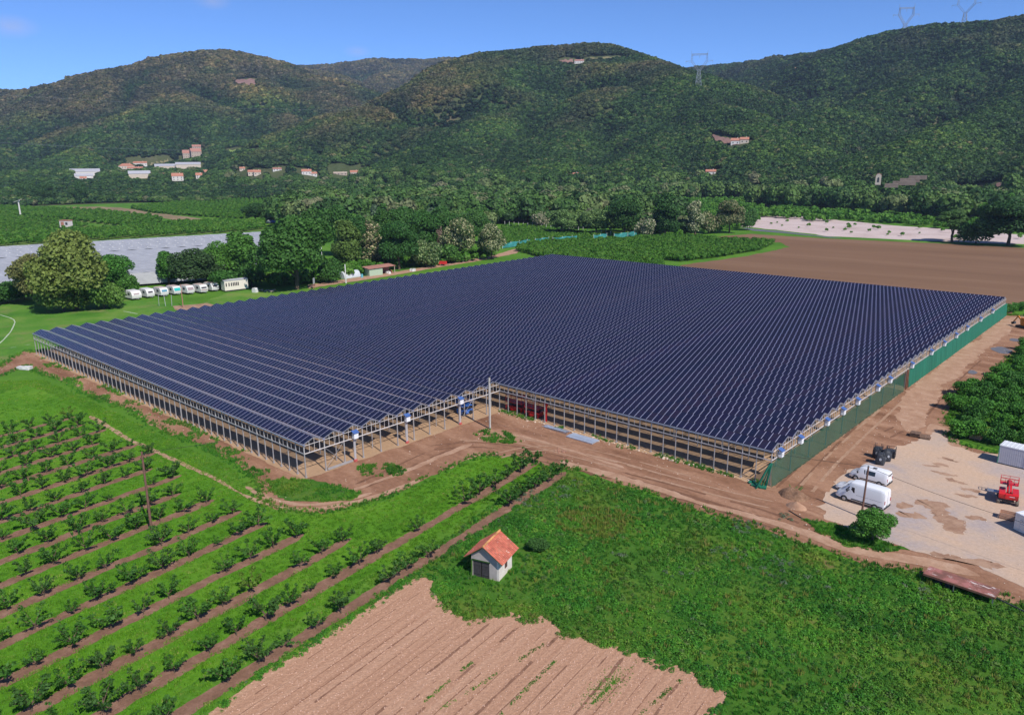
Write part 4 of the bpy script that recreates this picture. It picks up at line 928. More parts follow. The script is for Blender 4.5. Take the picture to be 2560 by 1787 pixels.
px_tree('field_tree', K_bush, 680, 556, 515, 50, (0.045, 0.092, 0.024), 'green tree right beside the dark round tree by the far fields', i=0)
px_tree('riverside_tree', K_round, 1560, 590, 500, 90, (0.030, 0.066, 0.018), 'dark broad tree in the riverside line left of the white blossom trees', i=1)
px_tree('riverside_tree', K_tall, 1660, 590, 490, 80, (0.030, 0.068, 0.020), 'tall dark tree just left of the white blossoming trees', i=2)
px_tree('blossom_tree', K_tall, 1738, 590, 506, 56, (0.270, 0.270, 0.175), 'slim white blossoming tree near the corner of the brown field', i=3)
px_tree('blossom_tree', K_bush, 1770, 584, 525, 50, (0.200, 0.190, 0.110), 'low beige tree between the slim white tree and the dark one', i=0)
px_tree('blossom_tree', K_round, 1823, 583, 506, 70, (0.150, 0.145, 0.080), 'beige and green tree by the water at the field corner', i=3)
px_tree('riverside_tree', K_bush, 1868, 576, 524, 44, (0.052, 0.100, 0.030), 'green bushy tree at the end of the gravel bank', i=2)
px_tree('blossom_tree', K_round, 1405, 586, 526, 82, (0.110, 0.150, 0.060), 'pale flecked green tree behind the vine plot', i=0)
px_tree('blossom_tree', K_round, 1490, 588, 526, 86, (0.115, 0.145, 0.062), 'pale flecked tree at the right behind the vine plot', i=1)
px_tree('blossom_tree', K_bush, 1612, 596, 545, 56, (0.225, 0.215, 0.150), 'whitish blossoming bush at the right of the turquoise netting', i=1)
px_tree('blossom_tree', K_bush, 1352, 572, 530, 50, (0.215, 0.195, 0.145), 'whitish bush behind the left part of the vine plot', i=2)
px_tree('bank_tree', K_round, 2520, 614, 522, 130, (0.026, 0.058, 0.018), 'very dark round tree on the field edge at the right border', i=3)
px_tree('bank_tree', K_spread, 2380, 606, 540, 90, (0.060, 0.100, 0.030), 'thin see-through green tree in front of the gravel bank', i=0)
px_tree('bank_tree', K_bush, 2440, 610, 560, 80, (0.045, 0.088, 0.026), 'green bush between the thin tree and the very dark tree', i=1)
px_tree('yard_tree', K_round, 2180, 1352, 1276, 92, (0.060, 0.140, 0.024), 'leafy bright tree at the yard edge beside the leaning pole', i=2)
px_tree('meadow_bush', K_bush, 1345, 1375, 1340, 62, (0.040, 0.085, 0.022), 'dark bramble bush behind the small stone shed', 'bush', i=0)
px_tree('field_tree', K_round, 75, 508, 462, 44, (0.040, 0.076, 0.028), 'leftmost dark tree of the group on the far hay meadow', i=0)
px_tree('field_tree', K_round, 115, 510, 466, 46, (0.038, 0.074, 0.028), 'dark tree in the middle of the group on the far hay meadow', i=3)
px_tree('field_tree', K_tall, 205, 510, 462, 34, (0.040, 0.078, 0.030), 'slender dark tree standing alone right of the far meadow group', i=1)
px_tree('field_tree', K_tall, 180, 510, 474, 22, (0.045, 0.080, 0.034), 'thin small tree next to the slender tree on the far hay meadow', i=2)
px_tree('field_shrub', K_farb, 380, 506, 496, 36, (0.042, 0.085, 0.028), 'small round shrub on the border of the far hay meadow, left one', 'bush')
px_tree('field_shrub', K_farb, 412, 506, 494, 30, (0.044, 0.090, 0.028), 'small round shrub on the border of the far hay meadow, right one', 'bush')

# belt and riverside woods: each tree that can be told apart is its own
WOODS = [
    ('trees of the middle wood', pxpoly([(690, 566), (840, 585), (1000, 600), (1180, 596), (1250, 560), (1330, 562), (1480, 578), (1620, 590), (1735, 588), (1710, 545), (1560, 520), (1400, 523), (1235, 528), (1080, 512), (900, 510), (745, 512), (740, 530), (700, 545)]), 170, (0.75, 1.1)),
    ('trees along the far river bank', pxpoly([(1880, 519), (2060, 526), (2300, 548), (2420, 562), (2600, 566), (2600, 526), (2300, 505), (2000, 496), (1880, 500)]), 75, (0.9, 1.2)),
    ('trees of the far wood on the left', pxpoly([(-20, 484), (137, 484), (518, 485), (670, 492), (760, 500), (1000, 507), (1230, 520), (1400, 505), (1300, 492), (1000, 484), (600, 472), (300, 470), (-20, 470)]), 65, (0.85, 1.15))]
TINTS = [DK, DK, MID, MID, MID, BR, (0.055, 0.105, 0.026), (0.060, 0.100, 0.032), OLV, (0.095, 0.120, 0.045), (0.165, 0.165, 0.090), (0.120, 0.105, 0.075), GRY]
taken = []
for grp, poly, cnt, hs in WOODS:
    P = sample(poly, 0.03, rng); rng.shuffle(P); done = 0
    for q in P:
        if done >= cnt: break
        dq = math.hypot(q[0] - CAM[0], q[1] - CAM[1]); gap = 5.0 + dq * 0.0045
        if any((q[0] - t[0]) ** 2 + (q[1] - t[1]) ** 2 < gap * gap for t in taken): continue
        if inside(P_VINES, np.array([q]))[0] or inside(P_BACKORCH, np.array([q]))[0]: continue
        taken.append(q); done += 1
        k = random.choice([K_far, K_far, K_fart, K_farb]); tint = random.choice(TINTS)
        hh = {K_far: 12, K_fart: 15, K_farb: 6.5}[k] * random.uniform(*hs)
        kind = {K_far: 'round broadleaf tree', K_fart: 'tall slim tree', K_farb: 'low bushy tree'}[k]
        shade = 'dark green' if tint in (DK, MID) else ('fresh green' if tint == BR else ('pale blossoming' if tint[0] > .15 else 'dull green'))
        where = {'trees of the middle wood': 'in the wood between the greenhouse and the river', 'trees along the far river bank': 'on the far bank behind the gravel', 'trees of the far wood on the left': 'in the far wood below the hills'}[grp]
        plant('woodland_tree', k, (q[0], q[1], 0), hh, random.uniform(.85, 1.2), tint, f'{shade} {kind} {where}', 'tree', f'{shade} {kind}s {where}')

# ---------------------------------------------------------------- fruit trees of the near orchard
def fruit_parts(seed, n=430):
    r = np.random.default_rng(seed); tp = [limb([(0, 0, -0.05, 0.075), (0.02, 0, 0.3, 0.06), (0, 0.01, 0.62, 0.055)], 6)]; lobes = []
    nb = r.integers(5, 8); a0 = r.random() * 6.283
    for i in range(nb):
        a = a0 + 6.283 * i / nb + r.normal() * .25; L = 0.75 + 0.65 * r.random(); up = 0.65 + 0.75 * r.random()
        e = (math.cos(a) * L, math.sin(a) * L, 0.55 + up); m_ = (math.cos(a) * L * .5, math.sin(a) * L * .5, 0.6 + up * .42)
        tp.append(limb([(0, 0, 0.5, 0.045), (*m_, 0.03), (*e, 0.012)], 5))
        for t in (0.5, 0.78, 1.05):
            s = 0.16 + 0.13 * r.random()
            lobes.append((e[0] * t + r.normal() * .07, e[1] * t + r.normal() * .07, 0.58 + up * t + r.normal() * .06, s * 1.1, s * 1.1, s * .8))
    tv, tf, _ = join(tp); return leaf_cloud(lobes, n, 0.125, r, 0.9, (0.3, 1.1), 0.6, -1.0), (tv, tf)
FR = []
for sd in range(10):
    c, t = fruit_parts(100 + sd); a = np_mesh('crown', *c); a.materials.append(m_leaf); bq = np_mesh('trunk', *t); bq.materials.append(m_bark); FR.append((a, bq))
ORD = ['first', 'second', 'third', 'fourth', 'fifth', 'sixth', 'seventh', 'eighth', 'ninth', 'tenth', 'eleventh', 'twelfth', 'thirteenth', 'fourteenth', 'fifteenth', 'sixteenth', 'seventeenth', 'eighteenth', 'nineteenth', 'twentieth', 'twenty-first', 'twenty-second', 'twenty-third', 'twenty-fourth', 'twenty-fifth', 'twenty-sixth', 'twenty-seventh', 'twenty-eighth', 'twenty-ninth', 'thirtieth']
def project(p):
    d = np.asarray(p, float) - CAM; z = d @ _fw
    return IW / 2 + FPX * (d @ _rt) / z, IH / 2 - FPX * (d @ _up) / z, z
# dense near-track part of the first rows, looser further down; some places are empty
fr_rng = random.Random(21)
for i, (off, st, en) in enumerate(row_ext):
    s = en - 1.2; k = 0; gapn = 0
    while s > st:
        p = RN * (off + fr_rng.uniform(-.2, .2)) + RD * s
        x, y, z = project((p[0], p[1], 1.0)); s -= 3.05 + fr_rng.uniform(-.35, .35)
        if z < 5 or x < -60 or y > IH + 70: continue
        skip = 0.06 if i < 2 else (0.15 if i < 7 else 0.05)
        if i == 0 and 18 < (en - s) < 27: skip = 0.8
        if i == 1 and 22 < (en - s) < 34: skip = 0.8
        if fr_rng.random() < skip: continue
        if k >= len(ORD): break
        h = fr_rng.uniform(1.5, 2.35) * (1.12 if i in (0, 1) and s > en - 20 else 1.0); wf = fr_rng.uniform(.8, 1.2)
        if fr_rng.random() < .08: h *= .6
        look = 'small' if h < 1.5 else ('spreading' if wf > 1.05 else ('narrow' if wf < .9 else 'leafy'))
        row_l = 'in the row beside the ploughed field' if i == 0 else f'in the {ORD[i]} row from the ploughed field'
        e = empty('fruit_tree', (p[0], p[1], 0.02), fr_rng.random() * 6.28, f'{look} fruit tree, {ORD[k]} from the track end {row_l}', 'fruit tree', 'young fruit trees in the orchard rows')
        sc = h / 2.0; e.scale = (sc * wf, sc * wf, sc); v = FR[fr_rng.randrange(len(FR))]
        c = bpy.data.objects.new('crown', v[0]); col.objects.link(c); c.parent = e
        tn = fr_rng.choice([(0.042, 0.130, 0.018), (0.050, 0.150, 0.020), (0.062, 0.170, 0.024), (0.050, 0.128, 0.024)])
        if fr_rng.random() < .03: tn = (0.120, 0.220, 0.026)
        c.color = (*tn, 1); t = bpy.data.objects.new('trunk', v[1]); col.objects.link(t); t.parent = e
        k += 1
# bigger fruit trees of the orchard right of the track
K_fr = Kind(3.2, 4.2, 'bush', (71, 72, 73, 74), 2600, 0.14)
PR = np.array(P_RORCH); a0 = gp(2392, 1095)[:2]; ux = np.array([1.0, -0.02]); uy = np.array([-0.10, 1.0])
nro = 0
for j in range(0, 40):
    for i in range(-2, 12):
        q = a0 + ux * (1.6 + i * 3.6) + uy * (1.4 + j * 4.6) + np.array([fr_rng.uniform(-.5, .5), fr_rng.uniform(-.5, .5)])
        if not inside(PR, np.array([q]))[0]: continue
        x, y, z = project((q[0], q[1], 1.5))
        if x > IW + 300 or y < 800: continue
        if fr_rng.random() < .12: continue
        nro += 1
        plant('orchard_tree', K_fr, (q[0], q[1], 0.02), fr_rng.uniform(2.6, 3.7), fr_rng.uniform(.9, 1.2), fr_rng.choice([(0.050, 0.125, 0.020), (0.060, 0.145, 0.022), (0.042, 0.105, 0.020)]),
              'dense round fruit tree in the orchard right of the sandy track', 'fruit tree', 'dense fruit trees right of the track')
K_fr2 = K_fr
for px, py in ((2515, 782), (2530, 779), (2548, 776), (2562, 772)):
    plant('orchard_tree', K_fr, gp(px, py), 2.6, 1.2, (0.050, 0.125, 0.022), 'small green bush in the strip behind the far greenhouse corner', 'bush', 'bushes behind the far corner')

# ---------------------------------------------------------------- woods and crops nobody could count
def far_crown(seed, n=210, leaf=0.15, flat=1.0):
    r = np.random.default_rng(seed); lobes = [(0, 0, .55, .48, .48, .45)]
    for i in range(6):
        a = r.random() * 6.283; q = .36 * math.sqrt(r.random()); s = .26 + .14 * r.random(); lobes.append((q * math.cos(a), q * math.sin(a), .45 + .42 * r.random(), s, s, s * .85))
    lobes = [(a, b_, c * flat, d, e, f * flat) for a, b_, c, d, e, f in lobes]
    return leaf_cloud(lobes, n, leaf, r, 0.45, (0.75, 1.05), 0.85, -0.35)
FC = [proto(f'hill crown {i}', *far_crown(200 + i, 170, 0.17, 0.88), m_forest) for i in range(6)]
WC = [proto(f'wood crown {i}', *far_crown(230 + i, 800, 0.085), m_wood) for i in range(6)]
def hill_points(n, seed, dmin=0.0):
    r = np.random.default_rng(seed)
    a = azs[0] + (azs[-1] - azs[0]) * r.random(n); u = r.random(n)
    rr = 760 * (4500 / 760) ** u
    x = CAM[0] + rr * np.cos(fa - a); y = CAM[1] + rr * np.sin(fa - a)
    ia = np.clip(((a - azs[0]) / (azs[1] - azs[0])), 0, NAZ - 1.001); ir = np.clip(np.log(rr / 740) / math.log(4700 / 740) * (NRD - 1), 0, NRD - 1.001)
    i0 = ia.astype(int); j0 = ir.astype(int); fx = ia - i0; fy = ir - j0
    z = (HZ[i0, j0] * (1 - fx) + HZ[i0 + 1, j0] * fx) * (1 - fy) + (HZ[i0, j0 + 1] * (1 - fx) + HZ[i0 + 1, j0 + 1] * fx) * fy
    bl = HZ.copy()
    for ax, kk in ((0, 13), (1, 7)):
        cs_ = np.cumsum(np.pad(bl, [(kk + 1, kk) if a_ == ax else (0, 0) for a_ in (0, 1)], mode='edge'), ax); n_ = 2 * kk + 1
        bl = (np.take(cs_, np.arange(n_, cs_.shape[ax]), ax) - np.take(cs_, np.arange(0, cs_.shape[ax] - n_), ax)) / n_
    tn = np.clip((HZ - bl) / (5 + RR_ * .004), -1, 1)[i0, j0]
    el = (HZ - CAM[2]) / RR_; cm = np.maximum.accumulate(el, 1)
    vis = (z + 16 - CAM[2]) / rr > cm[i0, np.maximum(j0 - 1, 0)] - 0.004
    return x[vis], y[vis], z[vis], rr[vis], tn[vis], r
hx, hy, hz, hr, ht, r_ = hill_points(800000, 77)
keep = hz > 0.5
hx, hy, hz, hr, ht = hx[keep], hy[keep], hz[keep], hr[keep], ht[keep]
# ================================================================ FAR THINGS: hamlet, pylons, netting, caravans
m_hw = plain('house render', (0.52, 0.45, 0.37), 0.9, 0, 0.10, 0.4); m_hw2 = plain('white house wall', (0.58, 0.56, 0.53), 0.9, 0, 0.08, 0.4); m_stonew = plain('stone house wall', (0.40, 0.33, 0.27), 0.95, 0, 0.2, 0.8)
m_hr = plain('orange roof tiles', (0.40, 0.175, 0.115), 0.9, 0, 0.18, 0.6); m_hr2 = plain('red brown roof tiles', (0.36, 0.17, 0.13), 0.9, 0, 0.2, 0.6); m_hgrey = plain('grey sheet roof', (0.42, 0.42, 0.45), 0.6, 0.1, 0.10, 0.3); m_win = plain('dark far window', (0.05, 0.05, 0.055), 0.3)
CLEAR = []
def house(name, px0, px1, py_base, py_top, wall, roofm, label, kind='gable', turn=0.0, dist=None, depth=0.8, rooff=0.36, group='houses of the hamlet'):
    """a building whose front spans px0..px1 and whose height runs from py_base to py_top"""
    if dist is None or dist > 1050: p, D = terrain((px0 + px1) / 2, py_base, 800)
    else: p = at((px0 + px1) / 2, py_base, dist); D = dist
    zt = float(max(hill_z(p[0:1], p[1:2])[0], 0)) if D > 760 else 0.0
    W_ = (px1 - px0) / FPX * D * .92; H = (py_base - py_top) / FPX * D * (.88 if D > 1050 else 1); fd = math.atan2(p[1] - CAM[1], p[0] - CAM[0])
    t = empty(name, (p[0], p[1], p[2]), fd - math.pi / 2 + turn, label, 'house' if kind != 'shed' else 'building', group)
    low = min(-1.0, zt - p[2] - 1.0); Dp = W_ * depth; hr = H * rooff; hw = H - hr
    b = MB(); b.span((-W_ / 2, 0, low), (W_ / 2, Dp, hw))
    if kind in ('gable', 'shed'): b.prism([(0.0, hw), (Dp, hw), (Dp / 2, H - .15)], -W_ / 2, W_ / 2, 'X')
    b.build('wall', wall, t); b = MB(); e = .35; th = .25
    if kind == 'hip':
        b.add([(-W_ / 2 - e, -e, hw), (W_ / 2 + e, -e, hw), (W_ / 2 + e, Dp + e, hw), (-W_ / 2 - e, Dp + e, hw), (-W_ / 4, Dp / 2, H), (W_ / 4, Dp / 2, H)], [(0, 1, 5, 4), (1, 2, 5), (2, 3, 4, 5), (3, 0, 4), (3, 2, 1, 0)])
    else:
        for sg in (0, 1):
            y0, y1 = (-e, Dp / 2) if sg == 0 else (Dp + e, Dp / 2); z0 = hw - e * (hr / (Dp / 2)); b.add([(-W_ / 2 - e, y0, z0), (W_ / 2 + e, y0, z0), (W_ / 2 + e, y1, H), (-W_ / 2 - e, y1, H), (-W_ / 2 - e, y0, z0 + th), (W_ / 2 + e, y0, z0 + th), (W_ / 2 + e, y1, H + th), (-W_ / 2 - e, y1, H + th)], [(0, 1, 2, 3), (7, 6, 5, 4), (0, 4, 5, 1), (1, 5, 6, 2), (3, 2, 6, 7), (0, 3, 7, 4)])
    b.build('roof', roofm, t)
    if kind != 'shed':
        n = max(2, int(W_ / 4.0)); rows_ = 2 if hw > 5.5 else 1
        for r_ in range(rows_):
            for k in range(n): MB().box((-W_ / 2 + W_ * (k + .5) / n, -.03, hw * (.5 if rows_ == 1 else (.28 + .44 * r_))), (1.1, .10, 1.5)).build('window', m_win, t)
        MB().box((W_ * .22, Dp * .45, H + .2), (.7, .7, 1.6)).build('chimney', wall, t)
    CLEAR.append((p[:2], W_ * .75 + 7)); d = (CAM[:2] - p[:2]); d /= np.linalg.norm(d)
    if D > 1050 and 'hills' not in group:
        sd = np.array([-d[1], d[0]])
        for o_ in np.linspace(-W_ / 2, W_ / 2, max(2, int(W_ / 6))):
            for k in range(0, 7): CLEAR.append((p[:2] + d * (3 + 9 * k) + sd * o_, 6.5))
    for k in range(1, 2 if 'hills' in group else (9 if D > 1050 else 2)): CLEAR.append((p[:2] + d * (W_ * .4 + 11 * k), 6 + W_ * .30))
    return t
VD = 1250
house('farmhouse', 459, 480, 397, 376, m_stonew, m_hr2, 'old stone farmhouse wing at the left of the hillside hamlet', dist=1380)
house('farmhouse', 480, 504, 394, 372, m_stonew, m_hr2, 'taller stone farmhouse at the right of the hillside hamlet', dist=1390, turn=.2)
house('farmhouse', 482, 502, 376, 363, m_stonew, m_hr2, 'uppermost stone house on top of the hillside hamlet', dist=1440)
house('warehouse', 183, 245, 441, 424, m_hw2, m_hgrey, 'long low warehouse with pale grey roof at the far left', 'shed', dist=VD, depth=.5)
house('warehouse', 192, 230, 450, 436, m_hw2, m_hgrey, 'smaller grey roofed hall in front of the far left warehouse', 'shed', dist=VD - 60, depth=.5)
house('house', 202, 216, 453, 443, m_hw2, m_hr, 'little red roofed house in front of the left warehouses', dist=VD - 90)
house('house', 214, 230, 451, 443, m_hw2, m_hw2, 'little white block right beside the little red roofed house', 'hip', dist=VD - 90)
house('villa', 300, 335, 427, 410, m_hw, m_hr, 'beige villa with broad hipped red roof left of the long greenhouses', 'hip', dist=VD + 60)
house('house', 336, 366, 416, 405, m_hw2, m_hr, 'white house with red roof standing above the beige villa', dist=VD + 130)
house('house', 322, 356, 428, 418, m_hw2, m_hr, 'low red roofed house just right of the beige villa', dist=VD + 20)
house('warehouse', 326, 374, 447, 428, m_hw, m_hgrey, 'beige hall with flat grey roof in the middle of the hamlet', 'shed', dist=VD - 30, depth=.6)
house('glasshouse', 391, 446, 425, 411, m_hw, m_hgrey, 'left one of the two long grey glasshouse roofs in the hamlet', 'shed', dist=VD + 40, depth=.6)
house('glasshouse', 443, 500, 422, 407, m_hw, m_hgrey, 'right one of the two long grey glasshouse roofs in the hamlet', 'shed', dist=VD + 80, depth=.6)
house('house', 405, 419, 440, 433, m_hw2, m_hr, 'tiny white house with red roof below the left glasshouse', dist=VD - 40)
house('house', 432, 458, 453, 434, m_hw2, m_hr, 'white two storey house with red roof right of the hamlet middle', dist=VD - 60, depth=.7)
house('house', 491, 506, 448, 433, m_hw2, m_hr, 'narrow white house with red roof, left of a close pair', dist=VD - 60)
house('house', 506, 519, 438, 426, m_hw, m_hr, 'narrow beige house with red roof, right of a close pair', dist=VD)
house('house', 600, 613, 431, 422, m_hw, m_hr, 'tiny orange roofed house left of the wide orange roof', dist=VD)
house('house', 621, 642, 440, 427, m_hw, m_hr, 'wide orange roofed house above the far wood', dist=VD - 40)
house('house', 636, 653, 446, 432, m_hw, m_hr, 'lower orange roofed house adjoining the wide one', dist=VD - 70)
house('house', 683, 704, 432, 424, m_hw2, m_hr2, 'small pale house half hidden by trees above the wood', dist=VD)
house('house', 755, 779, 440, 425, m_hw2, m_hr, 'bright white house with red roof at the centre hill foot', dist=VD - 60)
house('house', 777, 793, 446, 435, m_hw2, m_hr, 'small white annex right beside the bright white house', dist=VD - 80)
house('house', 834, 868, 438, 430, m_stonew, m_stonew, 'long low tan stone house at the foot of the centre hill', dist=VD - 100, depth=.3)
house('house', 876, 898, 441, 428, m_hw, m_hr, 'pinkish house with orange roof at the foot of the centre hill', dist=VD - 120)
house('house', 902, 914, 443, 434, m_hw, m_hr, 'tiny orange roofed house right of the pinkish house', dist=VD - 130)
house('house', 991, 1008, 440, 422, m_hw, m_hr2, 'house with dark brown roof among the trees below the centre hill', dist=1000)
house('house', 1040, 1056, 428, 422, m_hw2, m_hgrey, 'low white building beside a bare pale tree on the hill foot', dist=1020)
house('hill_house', 1436, 1460, 160, 149, m_hw2, m_hr2, 'white house alone near the top of the centre hill', group='houses on the hills')
house('hill_house', 1827, 1848, 364, 349, m_hw2, m_hr, 'left house of a pale pair on the slope below the lattice tower', group='houses on the hills')
house('hill_house', 1850, 1871, 362, 348, m_hw, m_hr, 'right house of a pale pair on the slope below the lattice tower', group='houses on the hills')
house('hill_house', 1764, 1789, 439, 427, m_hw2, m_hr, 'white house with red roof among the trees below the pale pair', group='houses on the hills')
house('hill_house', 1988, 2001, 177, 170, m_hw2, m_hr2, 'tiny white house high on the right hill', group='houses on the hills')
house('hill_house', 1432, 1446, 447, 437, m_hw2, m_hr, 'tiny red roofed house under the bright round trees at the hill foot', group='houses on the hills')
# chapel and dry stone terraces on the right
D_ = 700; p = at(2195, 456, D_); fd = math.atan2(p[1] - CAM[1], p[0] - CAM[0]); t = empty('chapel', p, fd - math.pi / 2, 'small white chapel gable with dark doorway above the stone terraces', 'chapel'); t.scale = (.8, .8, .8)
b = MB(); b.prism([(-2.6, -2.5), (2.6, -2.5), (2.6, 6.0), (1.6, 7.6), (0, 8.3), (-1.6, 7.6), (-2.6, 6.0)], 0, 7.0); b.build('wall', m_hw, t); MB().prism([(-.9, 0), (.9, 0), (.9, 4.0), (0, 5.2), (-.9, 4.0)], -.12, .05).build('doorway', m_win, t); MB().prism([(-2.8, 5.9), (-1.75, 7.7), (0, 8.45), (1.75, 7.7), (2.8, 5.9), (2.9, 6.2), (1.8, 8.0), (0, 8.8), (-1.8, 8.0), (-2.9, 6.2)], .3, 7.2).build('roof', m_hr2, t)
CLEAR.append((p[:2], 14))
m_terr = ground_mat('terrace earth', [(0.3, (0.20, 0.155, 0.125)), (0.7, (0.33, 0.26, 0.21))], 0.12, FINE, 0.8, 0.5, 0.5, 0.3)
for k, (xa, xb, yb) in enumerate(((2212, 2246, 461), (2232, 2290, 455), (2250, 2300, 448), (2272, 2318, 441))):
    a = at(xa, yb, 690 + k * 10); c = at(xb, yb, 690 + k * 10); b = MB(); d = (c - a); d /= np.linalg.norm(d); L = np.linalg.norm(c - a); nn = np.array([-d[1], d[0], 0]); nn = nn if nn[:2] @ (a[:2] - CAM[:2]) > 0 else -nn
    h = 1.6; q = [a, c, c + nn * 7, a + nn * 7]; b.add([(*v[:2], v[2] - 2.6) for v in q] + [(*v[:2], v[2] + h * .3) for v in q], [(3, 2, 1, 0), (4, 5, 6, 7), (0, 1, 5, 4), (1, 2, 6, 5), (2, 3, 7, 6), (3, 0, 4, 7)])
    o = b.build('stone_terrace', m_terr); tag(o, ('lowest', 'second lowest', 'second highest', 'highest')[k] + ' of the dry stone terraces right of the chapel', 'terrace', 'dry stone terraces by the chapel')
    for s_ in np.arange(0, L, 9): CLEAR.append(((a + d * s_)[:2], 7)); CLEAR.append(((a + d * s_ - nn * 12)[:2], 6))
# bare patches on the hills, draped over the slope
def drape(name, quad, mat, up=0.8, n=14):
    pts = []; (a, b_, c, d) = [np.array(q, float) for q in quad]
    for i in range(n + 1):
        for k in range(n + 1):
            u, v = i / n, k / n; q = (a * (1 - u) + b_ * u) * (1 - v) + (d * (1 - u) + c * u) * v
            q = q + (fbm(np.array([q[0] * .15]), np.array([q[1] * .3]), 3)[0] - .5) * 7 * (1 if 0 < u < 1 and 0 < v < 1 else 1.0)
            p, D = terrain(q[0], q[1]); pts.append((p[0], p[1], p[2] + up))
    f = [(i * (n + 1) + k, (i + 1) * (n + 1) + k, (i + 1) * (n + 1) + k + 1, i * (n + 1) + k + 1) for i in range(n) for k in range(n)]
    me = np_mesh(name, np.array(pts), f); o = link(name, me, mat); tag(o, None, None, None, 'structure')
    P = np.array(pts); D = np.hypot(P[:, 0] - CAM[0], P[:, 1] - CAM[1]).mean()
    for q in P[::3]: CLEAR.append((q[:2], D * .0045 + 3))
m_clear = ground_mat('cleared slope', [(0.3, (0.21, 0.125, 0.105)), (0.7, (0.29, 0.175, 0.15))], 0.05, FINE, 0.3, 0.4, 0.3, 0.3); m_pale = ground_mat('dry hillside', [(0.3, (0.17, 0.165, 0.075)), (0.7, (0.27, 0.23, 0.13))], 0.03, FINE, 0.2, 0.5, 0.3, 0.3)
drape('cleared_slope', [(586, 202), (636, 199), (638, 216), (596, 218)], m_clear); drape('dry_hillside', [(1470, 148), (1560, 144), (1570, 152), (1475, 156)], m_pale); drape('hillside_meadow', [(570, 378), (640, 374), (640, 383), (572, 386)], m_field2)
drape('dry_hillside', [(760, 176), (812, 180), (870, 222), (850, 232)], m_pale); drape('dry_hillside', [(1400, 155), (1432, 152), (1436, 162), (1404, 163)], m_clear); drape('dry_hillside', [(1780, 338), (1830, 352), (1850, 366), (1790, 360)], m_clear)
drape('terraced_slope', [(2340, 478), (2460, 470), (2460, 488), (2340, 492)], m_clear, .5); drape('terraced_slope', [(2490, 462), (2600, 465), (2600, 482), (2492, 478)], m_clear, .5)
drape('dry_hillside', [(370, 418), (420, 404), (430, 410), (385, 424)], m_pale)

# lattice towers ------------------------------------------------------------------
m_pyl = plain('grey lattice steel', (0.26, 0.28, 0.32), 0.6, 0.3, 0.1, 0.2)
def pylon(p, s, label, wf=1.0, ang=0.0, bar=0.40):
    fd = math.atan2(p[1] - CAM[1], p[0] - CAM[0]); t = empty('lattice_tower', p, fd - math.pi / 2 + ang, label, 'pylon', 'power pylons on the ridges'); t.scale = (s, s, s)
    b = MB(); L = [(-6, -3, -3), (6, -3, -3)]
    for sx in (-1, 1):
        for sy in (-1, 1):
            b.bar((sx * 5, sy * 5, -4), (sx * 1.9, sy * 1.9, 24), bar)
    for k in range(5):
        z0, z1 = k * 5, k * 5 + 5; w0 = 4.6 - z0 * .11; w1 = 4.6 - z1 * .11
        for sy in (-1, 1): b.bar((-w0, sy * w0, z0), (w1, sy * w1, z1), bar * .6); b.bar((w0, sy * w0, z0), (-w1, sy * w1, z1), bar * .6); b.bar((-w1, sy * w1, z1), (w1, sy * w1, z1), bar * .6)
    b.build('legs', m_pyl, t); b = MB(); w_ = 10.5 * wf
    for sx in (-1, 1):
        for sy in (-1, 1):
            b.bar((sx * 1.9, sy * 1.6, 24), (sx * (w_ + .6), sy * 1.0, 36), bar * .8); b.bar((sx * .4, sy * 1.2, 25.5), (sx * (w_ - 1.4), sy * 1.0, 37), bar * .6); b.bar((sx * (w_ + .6), sy, 36), (sx * (w_ + .2), sy * .8, 46), bar * .8); b.bar((sx * (w_ - 1.4), sy, 37), (sx * (w_ - 1.2), sy * .8, 46), bar * .6)
        for k in range(4): b.bar((sx * (2.3 + (w_ - 2.3) * k / 4), 1, 25 + 11 * k / 4), (sx * (1 + (w_ - 2.3) * (k + 1) / 4), 1, 25.5 + 11.2 * (k + 1) / 4), bar * .5)
        for k in range(3): b.bar((sx * (w_ + .4), 0, 36.5 + 3 * k), (sx * (w_ - 1.3), 0, 38 + 3 * k), bar * .5)
    b.build('window_frame', m_pyl, t); b = MB()
    for sy in (-1, 1): b.bar((-w_ - .5, sy * .8, 46), (w_ + .5, sy * .8, 46), bar * .8); b.bar((-w_ - .5, sy * .8, 44.4), (w_ + .5, sy * .8, 44.4), bar * .7)
    for k in range(12): x = -w_ + 2 * w_ * k / 12; b.bar((x, .8, 44.4), (x + w_ / 6, .8, 46), bar * .5)
    b.build('bridge', m_pyl, t); b = MB()
    for sx in (-1, 1):
        b.bar((sx * w_, 0, 46), (sx * (w_ + .8), 0, 50.5), bar * .8); b.bar((sx * (w_ + .5), .8, 37.5), (sx * (w_ + 8), 0, 37.0), bar * .6); b.bar((sx * (w_ + .5), -.8, 34.8), (sx * (w_ + 8), 0, 37.0), bar * .6)
    b.build('side_arm', m_pyl, t)
    for x in (-w_ - 7.5, w_ + 7.5, 0): MB().bar((x, 0, 37 if x else 44.4), (x, 0, 33.5 if x else 40.5), bar * .6).build('insulator', m_pyl, t)
p, D = terrain(1745, 226); pylon(p, D * 83 / FPX / 50.0, 'lattice power tower on the spur in front of the right hill', 1.0)
p = at(2258, 108, 1905); pylon(p, 1905 * 75 / FPX / 50, 'lattice power tower on the right ridge, left one of two', .9, .3)
p = at(2408, 76, 1860); pylon(p, 1860 * 67 / FPX / 50, 'lattice power tower on the right ridge, right one of two', 1.1, -.1)
